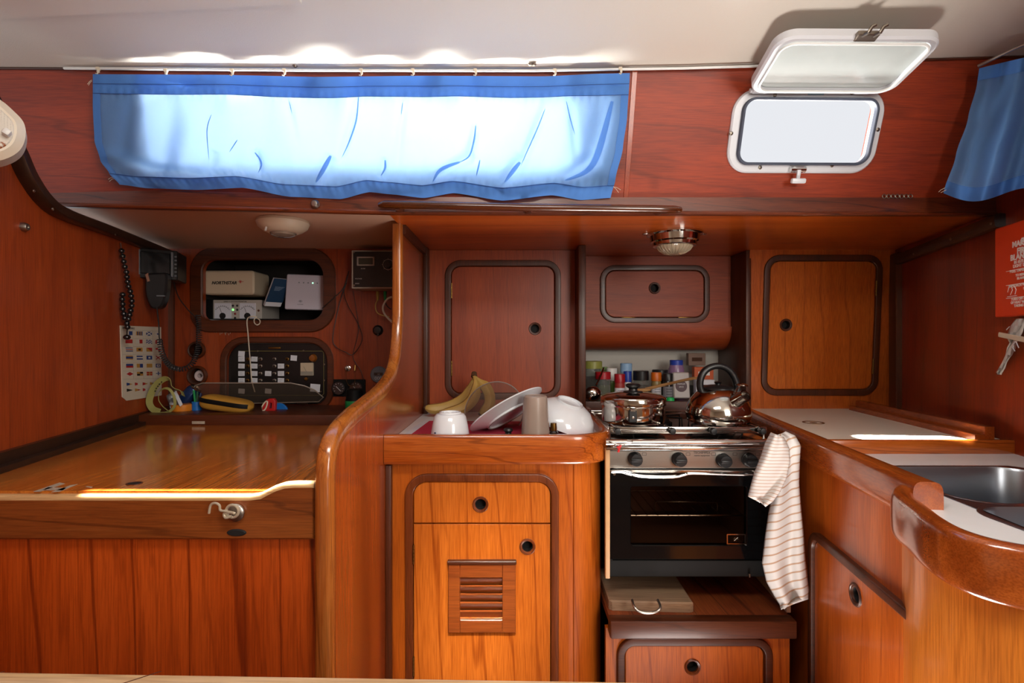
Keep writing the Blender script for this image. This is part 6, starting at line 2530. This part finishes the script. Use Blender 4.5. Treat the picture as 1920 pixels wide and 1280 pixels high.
# leaning white plate
pl_ = thing('leaning_white_plate', 'white plate leaning at a slant over the grey tumbler', 'plate', P(900, 815, 1.60))
mj = Vector((0.855, 0.0, 0.515)).normalized()
nb_ = Vector((0.50, -0.30, -0.81)).normalized()
nb_ = (nb_ - mj * nb_.dot(mj)).normalized()
M = LM(P(954, 776, 1.60), -nb_)
q = MB()
q.lathe([(0, -0.004), (0.070, -0.004), (0.072, -0.008), (0.078, -0.008), (0.080, -0.003), (0.106, 0.008), (0.128, 0.014), (0.130, 0.017), (0.127, 0.018), (0.104, 0.013), (0.080, 0.003), (0, 0.002)], M, 64)
q.build('plate', CERAM, pl_)
q = MB()
q.tube([M @ Vector((0.075 * math.cos(t), 0.075 * math.sin(t), -0.0085)) for t in [2 * PI * k / 48 for k in range(48)]], 0.0012, 5, closed=True)
q.build('foot_ring', mat('unglazed_ring', '8a8078', 0.8), pl_)

# tumbler, cup, bowl
gt = MB()
p = Vector(((1004 - 960) / FP * 1.485, 1.485, CZ + 0.003))
gt.lathe([(0, 0.0), (0.0425, 0.0), (0.0425, 0.003), (0.0345, 0.124), (0.031, 0.128), (0.029, 0.126), (0, 0.1245)], Matrix.Translation(p), 40)
tag(gt.build('grey_tumbler', mat('taupe_glaze', '95857a', 0.25, coat=0.4)), 'taupe grey tumbler turned upside down before the white bowl', 'tumbler')
wc = thing('white_cup', 'small white cup upside down at the left of the drying dishes', 'cup', (-0.176, 1.52, CZ))
p = Vector(((844 - 960) / FP * 1.50, 1.50, CZ + 0.003))
q = MB()
q.lathe([(0.053, 0.0), (0.0575, 0.001), (0.058, 0.004), (0.052, 0.040), (0.046, 0.066), (0.040, 0.0735), (0.033, 0.075), (0.031, 0.079), (0.027, 0.079), (0.026, 0.0755), (0, 0.075)], Matrix.Translation(p), 44)
q.build('body', CERAM, wc)
q = MB()
for k, z_ in enumerate((0.016, 0.024)):
    t = -PI / 2 - 0.75
    rr_ = 0.0565 - 0.0013 * k
    q.box(p + Vector((rr_ * math.cos(t), rr_ * math.sin(t), z_)), (0.005, 0.004, 0.003), Matrix.Rotation(t + PI / 2, 3, 'Z'))
q.build('small_print', NAVY, wc)
wb3 = MB()
ax = Vector((0.30, -0.22, 0.93)).normalized()
M = LM(P(1056, 789, 1.62), ax)
wb3.lathe([(0.098, 0.0), (0.101, 0.001), (0.101, 0.004), (0.092, 0.026), (0.074, 0.048), (0.052, 0.060), (0.042, 0.063), (0.041, 0.070), (0.037, 0.070), (0.036, 0.063), (0, 0.062), ], M, 56)
wb3.lathe([(0, 0.056), (0.050, 0.055), (0.071, 0.044), (0.088, 0.024), (0.098, 0.0)], M, 56)
tag(wb3.build('white_bowl', CERAM), 'white bowl tipped upside down beside the grey tumbler', 'bowl')
kb = thing('small_black_lid', 'small black lid with a knob lying on the pink towel', 'lid', P(955, 815, 1.56))
p = D(953, 822, 0.284)
M = Matrix.Translation(p)
q = MB()
q.lathe([(0.040, 0.0), (0.038, 0.006), (0.016, 0.012), (0, 0.012)], M, 28)
q.build('disc', BLACK, kb)
q = MB()
q.lathe([(0.010, 0.010), (0.009, 0.018), (0.014, 0.024), (0.012, 0.030), (0, 0.031)], M, 20)
q.build('knob', BLACK, kb)
gm = thing('dark_pepper_mill', 'small dark glass jar behind the grey tumbler', 'jar', P(1036, 822, 1.53))
p = D(1038, 822, 0.284)
q = MB()
q.lathe([(0, 0), (0.013, 0), (0.014, 0.004), (0.014, 0.018), (0.009, 0.024)], Matrix.Translation(p), 18)
q.build('jar_body', mat('dark_glass', '1c1412', 0.08, coat=0.6), gm)
q = MB()
q.lathe([(0.009, 0.022), (0.010, 0.030), (0.009, 0.046), (0, 0.047)], Matrix.Translation(p), 18)
q.build('jar_cap', BRASS, gm)

# ================================================================== STOVE THINGS
PZ = H - 0.255
ST2 = mat('pot_steel', 'c2beb8', 0.10, metal=1.0, bump=0.03, bscale=15)
pot = thing('steel_pot', 'stainless pot with lid and black knob on the left burner', 'pot', (0.383, 1.62, PZ))
M = Matrix.Translation((0.383, 1.62, PZ))
q = MB()
q.lathe([(0, 0.0), (0.090, 0.0), (0.096, 0.004), (0.098, 0.010), (0.098, 0.056), (0.100, 0.058), (0.096, 0.060)], M, 64)
q.build('body', ST2, pot)
q = MB()
q.lathe([(0.1005, 0.056), (0.1015, 0.058), (0.1015, 0.079), (0.099, 0.083), (0.085, 0.088), (0.050, 0.094), (0.020, 0.096), (0, 0.096)], M, 64)
ld = q.build('pot_lid', ST2, pot)
q = MB()
q.lathe([(0.030, 0.0955), (0.030, 0.098), (0.014, 0.100), (0.013, 0.106), (0.022, 0.112), (0.024, 0.118), (0.018, 0.122), (0, 0.121)], M, 28)
q.build('lid_knob', BLACK, ld)
q = MB()
Fp = YF(1.519)
u, v = Fp.px(1186, 780)
q.plate(Fp, rrect(u - 0.012, v - 0.018, u + 0.012, v + 0.018, 0.003), [], -0.004, 0.006, 0.002)
hb = q.build('handle_bracket', BLACK, pot)
q = MB()
q.lathe([(0.004, 0), (0.004, 0.002), (0, 0.0025)], Fp.mat(u, v - 0.004, 0.006), 12)
q.plate(Fp, rrect(u - 0.008, v + 0.014, u + 0.008, v + 0.022, 0.002), [], 0.0, 0.008, 0.001)
q.build('bracket_rivet', STEEL, hb)

kt = thing('steel_kettle', 'shiny steel whistling kettle with a black arched handle', 'kettle', (0.652, 1.62, PZ))
kx, ky = 0.652, 1.62
M = Matrix.Translation((kx, ky, PZ))
q = MB()
q.lathe([(0, 0.0), (0.086, 0.0), (0.092, 0.003), (0.095, 0.010), (0.094, 0.013), (0.0975, 0.022), (0.098, 0.034), (0.094, 0.054), (0.084, 0.074), (0.068, 0.092), (0.050, 0.104), (0.046, 0.106)], M, 64)
q.build('body', ST2, kt)
q = MB()
q.lathe([(0.048, 0.104), (0.048, 0.109), (0.042, 0.113), (0.030, 0.117), (0, 0.119)], M, 40)
kl = q.build('kettle_lid', BLACK, kt)
q = MB()
q.lathe([(0.008, 0.117), (0.008, 0.122), (0.013, 0.127), (0, 0.130)], M, 16)
q.build('lid_knob', BLACK, kl)
arch = [(1320, 742), (1313, 728), (1313, 712), (1320, 697), (1333, 688), (1350, 686), (1366, 693), (1377, 708), (1382, 726), (1381, 742), (1372, 756)]
q = MB()
q.sweep(smooth_path([P(x, y, 1.62) for x, y in arch], 5), rod_sec(0.020, 0.026, 14, 0.8), Vector((0, -1, 0)))
q.build('handle', BLACK, kt, recalc=True)
sp0 = Vector((0.668, 1.560, PZ + 0.064))
sp1 = Vector((0.690, 1.512, PZ + 0.096))
q = MB()
d_s = (sp1 - sp0).normalized()
M2 = LM(sp0, d_s)
L_ = (sp1 - sp0).length
q.lathe([(0.024, -0.01), (0.020, L_ * 0.5), (0.0175, L_), (0.015, L_), (0.015, L_ * 0.6), (0, L_ * 0.6)], M2, 24)
q.build('spout', ST2, kt)
q = MB()
q.sweep([P(1376, 742, 1.60), P(1382, 728, 1.585), P(1386, 724, 1.575)], rod_sec(0.008, 0.004, 8), Vector((0, -1, 0)))
q.lathe([(0.018, 0), (0.018, 0.004), (0.012, 0.007), (0, 0.008)], LM(P(1391, 723, 1.56), (0.1, 0, 1)), 20)
q.build('whistle_cap', STEEL, kt)

# spices and packets on the shelf behind the stove
SZ = H - 0.247


def jar(name, label, x0, x1, ytop, Y, lidm, bodym, lidh=0.22, bodyr=0.9, fill=None, band=None, shoulder=True):
    xc = (x0 + x1) / 2
    X = (xc - 960) / FP * Y
    r = (x1 - x0) / 2 / FP * Y
    h_ = (H - (ytop - 640) / FP * Y) - SZ
    t = thing(name, label, 'jar', (X, Y, SZ), 'jars on the spice shelf')
    M = Matrix.Translation((X, Y, SZ + 0.0005))
    rb_ = r * bodyr if lidh else r
    hb_ = h_ * (1 - lidh)
    q = MB()
    q.lathe([(0, 0), (rb_ * 0.95, 0), (rb_, 0.003), (rb_, hb_ * 0.86), (rb_ * 0.9, hb_ * 0.95), (rb_ * 0.85, hb_)], M, 24)
    q.build('jar_body', bodym, t)
    q = MB()
    q.lathe([(rb_ * 0.8, hb_ * 0.97), (r, hb_ * 0.97), (r, h_ - 0.002), (r * 0.94, h_), (0, h_)], M, 24)
    q.build('jar_lid', lidm, t)
    if fill:
        q = MB()
        q.lathe([(0, 0.002), (rb_ * 0.92, 0.002), (rb_ * 0.92, hb_ * 0.7), (0, hb_ * 0.72)], M, 20)
        q.build('contents', fill, t)
    if band:
        q = MB()
        q.lathe([(rb_ * 1.01, hb_ * 0.2), (rb_ * 1.015, hb_ * 0.22), (rb_ * 1.015, hb_ * 0.68), (rb_ * 1.01, hb_ * 0.7)], M, 24)
        q.build('jar_label', band, t)
        q = MB()
        for k in range(3):
            zz = hb_ * (0.32 + 0.13 * k)
            q.tube([M @ Vector((rb_ * 1.03 * math.cos(t_), rb_ * 1.03 * math.sin(t_), zz)) for t_ in [-PI / 2 - 0.6 + 1.2 * j_ / 6 for j_ in range(7)]], 0.0008, 4)
        q.build('label_print', INK, t)
    return t


HERB = mat('dried_herbs', '5a5a24', 0.9, bump=0.8, bscale=300, var=0.6)
SPICE = mat('brown_spice', '4a2a18', 0.9, var=0.5)
PURP = mat('purple_bottle', '8a6a8e', 0.3)
jar('storage_jar', 'tall glass jar with a pale yellow-green lid at the left end of the spice shelf', 1094, 1129, 677, 2.22, mat('olive_lid', '8e9046', 0.4), JARG, 0.17, 0.95, SPICE)
jar('white_capped_jar', 'jar with a white cap beside the yellow-green lidded jar', 1137, 1157, 690, 2.24, WHITEP, mat('green_jar', '5a7a30', 0.3), 0.4, 0.95)
jar('salt_canister', 'tall white canister with pale blue top, tallest in the middle', 1163, 1185, 681, 2.25, mat('pale_blue_lid', '8fb4d8', 0.4), WHITEP, 0.25, 1.0)
jar('blue_capped_jar', 'small white jar with a dark blue cap before the white canister', 1169, 1184, 696, 2.17, mat('blue_cap', '1c3c9c', 0.4), WHITEP, 0.35, 1.0)
jar('herb_jar', 'jar of green dried herbs with a red lid', 1116, 1145, 697, 2.13, REDL, JARG, 0.22, 0.95, HERB)
jar('red_lid_spice_jar', 'small jar with a red lid and a red and white label', 1152, 1172, 701, 2.13, REDL, mat('label_red', '9a3028', 0.5), 0.3, 0.95, None, LABELW)
jar('black_lid_jar', 'wide jar with a black lid right of the red lidded jars', 1187, 1216, 695, 2.17, BLACK, JARG, 0.3, 0.95, SPICE)
jar('wide_black_lid_jar', 'wide black-lidded jar standing behind the orange lidded one', 1223, 1252, 693, 2.24, BLACK, mat('dark_jar', '241a16', 0.2), 0.2, 1.0)
jar('orange_lid_jar', 'slim spice jar with a bright orange lid', 1221, 1240, 698, 2.14, mat('orange_lid', 'c86410', 0.4), mat('curry_jar', '8a7a4c', 0.3), 0.28, 0.95, None, LABELW)
jar('slim_black_jar', 'slim black spice jar right of the orange lidded jar', 1243, 1262, 700, 2.14, BLACK, mat('black_jar', '1a1a1c', 0.2), 0.25, 1.0, None, mat('grey_label', '7a7a80', 0.5))
jar('purple_bottle', 'pale purple bottle with a blue cap at the back of the shelf', 1256, 1280, 675, 2.25, mat('blue_lid', '2440a4', 0.4), PURP, 0.13, 1.2)

pk = thing('clear_bag', 'clear packet with a round burgundy label leaning on the shelf', 'packet', P(1277, 752, 2.12))
Fk = Fr(P(1278, 720, 2.12), (1, 0, 0), (0, 0.15, 1))
q = MB()
q.plate(Fk, rrect(-0.034, -0.058, 0.034, 0.050, 0.006), [], -0.02, 0.0, 0.004)
q.build('bag', mat('milky_bag', '9c9490', 0.3), pk)
q = MB()
q.plate(Fk, ell(-0.002, -0.008, 0.024, 0.024), [], 0.0, 0.0015, 0.0005)
q.build('round_label', mat('burgundy', '3c1420', 0.5), pk)
text('lettering', 'PREMIUM', Fk, -0.002, -0.002, 0.0018, 0.008, WINK, pk, 'CENTER')
text('lettering', 'SPICE', Fk, -0.002, -0.014, 0.0018, 0.008, WINK, pk, 'CENTER')
for nm, lb_, x0, y0, x1, y1, Y, m, rot in (('brown_packet', 'clear packet of brown contents at the top right of the spice shelf', 1291, 662, 1323, 685, 2.27, mat('brown_packet', '6a5040', 0.5), 0.0),
                                   ('orange_packet', 'orange and white packet under the brown one', 1302, 688, 1338, 712, 2.24, mat('orange_pack', 'b8501c', 0.5), 0.05),
                                   ('white_packet', 'white labelled packet behind the kettle handle', 1305, 712, 1340, 738, 2.20, LABELW, 0.0),
                                   ('green_carton', 'small green carton behind the red lidded jars', 1126, 688, 1140, 745, 2.30, mat('green_carton', '5a7a2c', 0.5), 0.0)):
    t = thing(nm, lb_, 'packet', P((x0 + x1) / 2, y1, Y))
    fr_ = YF(Y)
    a = fr_.px(x0, y1)
    b = fr_.px(x1, y0)
    q = MB()
    zlow = a[1]
    q.plate(fr_, rrect(a[0], a[1], b[0], b[1], 0.002), [], -0.03, 0.0, 0.001)
    q.build('packet_body', m, t)
    q = MB()
    q.plate(fr_, rrect(lerp(a[0], b[0], 0.2), lerp(a[1], b[1], 0.35), lerp(a[0], b[0], 0.8), lerp(a[1], b[1], 0.65), 0.001), [], 0.0, 0.0006)
    q.build('packet_print', WHITEP if nm == 'orange_packet' else SPICE, t)
sp_b = MB()
sp_b.quadbox((0.80, 2.20, SZ), (0.93, 2.31, SZ + 0.052), 0.004)
tag(sp_b.build('dark_tin', mat('dark_tin', '2a2420', 0.4)), 'dark tin box under the packets on the spice shelf', 'tin')
bt = MB()
p = Vector(((1257 - 960) / FP * 2.10, 2.10, SZ))
bt.lathe([(0, 0), (0.016, 0), (0.016, 0.012), (0.012, 0.018), (0, 0.018)], Matrix.Translation(p), 18)
tag(bt.build('green_bottle_top', mat('bright_green_cap', '1cc060', 0.4)), 'bright green cap lying on the spice shelf', 'cap')
ldl = thing('steel_ladle', 'steel ladle bowl shining behind the pot', 'ladle', P(1112, 750, 2.08))
q = MB()
q.ball(P(1112, 738, 2.06), 0.036, 28, 14, (0.95, 0.6, 0.85))
q.build('ladle_bowl', ST2, ldl)
q = MB()
q.tube([P(1118, 722, 2.07), P(1128, 700, 2.10), P(1132, 690, 2.12)], 0.004, 8)
q.build('ladle_handle', STEEL, ldl)
ws = thing('wooden_spoon', 'wooden spoon lying slanted behind the pot knob', 'spoon', P(1262, 728, 1.80))
q = MB()
q.sweep([P(1212, 729, 1.70), P(1250, 720, 1.80), P(1285, 712, 1.88), P(1300, 709, 1.90), P(1310, 707, 1.92)], rod_sec(0.012, 0.010, 10), Vector((0, -0.4, 1)).normalized(), scale=[1.0, 0.9, 0.9, 1.0, 0.6])
q.build('handle', mat('spoon_wood', '9a7448', 0.6), ws)
q = MB()
q.ball(P(1206, 731, 1.685), 0.022, 14, 8, (1.2, 0.8, 0.25))
q.build('spoon_head', bpy.data.materials['spoon_wood'], ws)

# cutting board on the stove bay shelf
cbd = thing('cutting_board', 'worn grey wooden cutting board on the shelf below the stove', 'cutting board', (0.39, 1.55, H - 0.763))
q = MB()
fz2 = Fr((0, 0, H - 0.763), (1, 0, 0), (0, 1, 0))
q.plate(fz2, ccw([(0.284, 1.452), (0.500, 1.440), (0.512, 1.446), (0.516, 1.64), (0.506, 1.655), (0.290, 1.665), (0.280, 1.66), (0.276, 1.46)]), [], 0.0005, 0.028, 0.004)
q.build('board', W_BOARD, cbd)
sh = MB()
p0 = P(1190, 1143, 1.39)
p1 = P(1239, 1143, 1.39)
sh.tube(smooth_path([p0 + Vector((0, 0.03, 0.012)), p0 + Vector((0, 0.004, 0.006)), p0 + Vector((0.012, -0.004, -0.002)), p0.lerp(p1, 0.5) + Vector((0, -0.008, -0.004)), p1 + Vector((-0.012, -0.004, -0.002)), p1 + Vector((0, 0.004, 0.006)), p1 + Vector((0, 0.03, 0.012))], 6), 0.0035, 8)
tag(sh.build('wire_handle', STEELB), 'small steel wire handle on the shelf edge before the cutting board', 'handle')

# striped towel over the fiddle
TW = bpy.data.materials.new('striped_linen')
TW.use_nodes = True
nt = TW.node_tree
b_ = nt.nodes['Principled BSDF']
b_.inputs['Roughness'].default_value = 0.9
uvn = nt.nodes.new('ShaderNodeUVMap')
uvn.uv_map = 'UVMap'
sxy = nt.nodes.new('ShaderNodeSeparateXYZ')
nt.links.new(uvn.outputs[0], sxy.inputs[0])
ml_ = nt.nodes.new('ShaderNodeMath')
ml_.operation = 'MULTIPLY'
ml_.inputs[1].default_value = 21.0
nt.links.new(sxy.outputs['Y'], ml_.inputs[0])
frc = nt.nodes.new('ShaderNodeMath')
frc.operation = 'FRACT'
nt.links.new(ml_.outputs[0], frc.inputs[0])
rmp = nt.nodes.new('ShaderNodeValToRGB')
rmp.color_ramp.interpolation = 'LINEAR'
el = rmp.color_ramp.elements
el[0].position = 0.0
el[0].color = srgb('b08e74')
el[1].position = 0.13
el[1].color = srgb('b08e74')
e_ = el.new(0.19)
e_.color = srgb('cdc9c6')
e_ = el.new(0.95)
e_.color = srgb('cdc9c6')
e_ = el.new(1.0)
e_.color = srgb('b08e74')
nt.links.new(frc.outputs[0], rmp.inputs[0])
nt.links.new(rmp.outputs[0], b_.inputs['Base Color'])
nz_ = nt.nodes.new('ShaderNodeTexNoise')
nz_.inputs['Scale'].default_value = 900
tcn = nt.nodes.new('ShaderNodeTexCoord')
nt.links.new(tcn.outputs['Object'], nz_.inputs['Vector'])
bpn = nt.nodes.new('ShaderNodeBump')
bpn.inputs['Strength'].default_value = 0.4
bpn.inputs['Distance'].default_value = 0.001
nt.links.new(nz_.outputs['Fac'], bpn.inputs['Height'])
nt.links.new(bpn.outputs[0], b_.inputs['Normal'])

tl = thing('striped_tea_towel', 'white tea towel with tan stripes hanging beside the oven', 'towel', P(1475, 1140, 1.36))


def towel_sheet(name, rows, Y0, Y1, nf, ph, amp, uvoff, tilt):
    n_ = 26
    P_ = []
    UV = []
    rr = []
    # resample rows
    K = 6
    for a_, b2_ in zip(rows, rows[1:]):
        for k in range(K):
            t = k / K
            t2 = t
            rr.append([lerp(a_[i], b2_[i], t2) for i in range(3)])
    rr.append(rows[-1])
    y0, y1 = rr[0][0], rr[-1][0]
    for j, (y, xl, xr) in enumerate(rr):
        v = (y - y0) / (y1 - y0)
        row = []
        uvr = []
        for i in range(n_ + 1):
            u = i / n_
            x = lerp(xl, xr, u)
            yy = y + tilt * (u - 0.5) * 26
            Y = lerp(Y0, Y1, v) + amp * (math.sin(u * nf * PI + ph + v * 2.4) * (0.5 + 0.5 * v) + 0.3 * math.sin(u * 13 + v * 7))
            edge = 1 - (2 * u - 1) ** 6
            row.append(P(x, yy, Y + 0.012 * (1 - edge)))
            uvr.append((u, uvoff + v + 0.05 * (u - 0.5) + 0.005 * math.sin(u * nf * PI + ph + v * 2.4)))
        P_.append(row)
        UV.append(uvr)
    q = MB()
    q.grid(P_)
    o = q.build(name, TW, tl, ang=80)
    uvl = o.data.uv_layers.new(name='UVMap')
    flat = [c for r_ in UV for c in r_]
    for lp_ in o.data.loops:
        uvl.data[lp_.index].uv = flat[lp_.vertex_index]
    md = o.modifiers.new('thick', 'SOLIDIFY')
    md.thickness = 0.0025
    return o


towel_sheet('back_layer', [(814, 1448, 1472), (822, 1438, 1490), (840, 1446, 1500), (870, 1455, 1498), (910, 1452, 1497), (960, 1442, 1501), (1000, 1436, 1505), (1050, 1430, 1508), (1085, 1438, 1512), (1110, 1452, 1515), (1126, 1462, 1514), (1138, 1466, 1478)], 1.335, 1.39, 3.2, 0.4, 0.012, 0.0, -0.35)
towel_sheet('front_fold', [(815, 1447, 1468), (835, 1436, 1478), (860, 1428, 1480), (890, 1416, 1474), (915, 1409, 1462), (934, 1404, 1448), (944, 1424, 1434)], 1.300, 1.325, 2.2, 1.4, 0.010, 0.35, 0.35)

# ================================================================== FIRE BLANKET
fbk = thing('fire_blanket_pack', 'flat orange-red fire blanket pouch on the right bulkhead', 'fire blanket', FR_.at(*FR_.px(1900, 590), 0.01))
ta = FR_.px(1868, 432, 0.035)
tb = FR_.px(1862, 595, 0.035)
tu0 = (ta[0] + tb[0]) / 2
q = MB()
q.plate(FR_, rrect(tu0, tb[1], tu0 + 0.26, ta[1] + 0.006, 0.002, 2), [], 0.002, 0.035, 0.003)
q.build('pouch', mat('orange_red_pouch', 'd8401c', 0.35), fbk)
tc_u = FR_.px(1910, 500, 0.036)[0] + 0.012
lines = [(470, 'MARINE', .021, 1), (483, 'FIRE', .021, 1), (493, 'BLANKET', .021, 1), (500, 'BS 6575 1985', .011, 0), (507, 'LIGHT DUTY', .012, 0), (515, 'PULL TAPES DOWN', .0105, 0), (523, 'TO REMOVE', .009, 0), (529, 'BLANKET', .009, 0),
         (541, 'APPROACH WITH CARE', .0095, 0), (548, 'PLACE OVER', .009, 0), (555, 'FIRE', .009, 0), (565, 'TURN OFF SOURCE', .0095, 0), (571, 'OF HEAT WITHOUT', .0095, 0), (577, 'TAKING RISKS', .0095, 0)]
vv0 = ta[1]
sc_v = (ta[1] - tb[1]) / (595 - 432)
WI2 = mat('white_print', 'f0e6e0', 0.6)
for y, s_, h_, bo in lines:
    text('printed_line', s_, FR_, tc_u + (0.0 if y not in (548, 555) else 0.03), vv0 - (y - 430) * sc_v, 0.0355, h_, WI2, fbk, 'CENTER', bold=0.0008 if bo else 0.0003)
for y in (511, 536.5, 560):
    q = MB()
    v = vv0 - (y - 430) * sc_v
    q.plate(FR_, rrect(tc_u - 0.062, v - 0.0008, tc_u + 0.062, v + 0.0008, 0.0), [], 0.0350, 0.0356)
    q.build('rule_line', WI2, fbk, smooth=False)
q = MB()
v = vv0 - (549 - 430) * sc_v
for pth in ([(-0.055, 0.0), (-0.050, 0.012), (-0.040, 0.014), (-0.036, 0.004), (-0.044, -0.008)], [(-0.036, 0.010), (-0.028, 0.014), (-0.022, 0.004), (-0.026, -0.008)], [(-0.056, -0.012), (-0.020, -0.012)]):
    q.tube([FR_.at(tc_u + a_, v + b2_, 0.0358) for a_, b2_ in pth], 0.0009, 4)
q.build('pictogram', WI2, fbk)
q = MB()
v = vv0 - (461 - 430) * sc_v
q.plate(FR_, ccw([(tc_u - 0.008, v - 0.006), (tc_u + 0.006, v - 0.006), (tc_u + 0.012, v + 0.006), (tc_u - 0.002, v + 0.006)]), [ccw([(tc_u - 0.003, v - 0.002), (tc_u + 0.003, v - 0.002), (tc_u + 0.005, v + 0.002), (tc_u - 0.001, v + 0.002)])], 0.0350, 0.0358)
q.build('leaf_emblem', WI2, fbk, smooth=False)
tp_ = thing('white_pull_tape', 'white cloth pull tape hanging below the orange pouch, tied with a cream peg', 'tape', FR_.at(*FR_.px(1880, 700), 0.02))
Ft = lambda x, y, w: FR_.at(*FR_.px(x, y, w), w)
q = MB()
tr = [(597, 1906, 1921), (610, 1897, 1921), (622, 1892, 1918), (634, 1890, 1912), (642, 1893, 1904), (652, 1888, 1903), (665, 1885, 1897), (680, 1880, 1888), (690, 1874, 1885), (698, 1869, 1880), (702, 1871, 1878)]
q.grid([[Ft(lerp(a_, b2_, i / 6), y, 0.02 + 0.006 * math.sin(i * 1.3 + y * 0.1)) for i in range(7)] for y, a_, b2_ in tr])
o = q.build('tape', mat('white_tape', 'd6d4d0', 0.8), tp_)
o.modifiers.new('thick', 'SOLIDIFY').thickness = 0.002
q = MB()
pa_, pb_ = Ft(1874, 627, 0.035), Ft(1928, 638, 0.035)
q.sweep([pa_, pb_], rod_sec(0.006, 0.014, 8, 0.5), Vector((0, 0, 1)))
q.build('peg', CREAM, tp_)
q = MB()
for pth in ([(1903, 640), (1898, 650), (1903, 658)], [(1905, 640), (1910, 652)], [(1893, 612), (1887, 618)]):
    q.tube([Ft(x, y, 0.036) for x, y in pth], 0.0012, 5)
q.build('frayed_thread', LABELW, tp_)

# ================================================================== NEAR TABLE EDGE
nt_ = thing('saloon_table', 'pale worn wooden table edge along the bottom of the view', 'table', (-0.2, 0.4, 0))
zt_ = -0.389
q = MB()
fzt = Fr((0, 0, H), (1, 0, 0), (0, 1, 0))
q.plate(fzt, ccw([(-0.75, 0.609), (0.345, 0.583), (0.345, 0.25), (-0.75, 0.25)]), [], zt_ - 0.03, zt_, 0.004)
q.build('table_top', W_TABLE, nt_)
q = MB()
for x in (-0.60, -0.415):
    q.plate(fzt, ccw([(x, 0.604), (x + 0.002, 0.604), (x - 0.03, 0.58), (x - 0.032, 0.58)]), [], zt_, zt_ + 0.0004)
q.build('joint_line', W_TRIM, nt_)
q = MB()
q.quadbox((-0.25, 0.36, 0.0), (-0.15, 0.46, H + zt_ - 0.03), 0.01)
q.build('pedestal', W_TRIMZ, nt_)
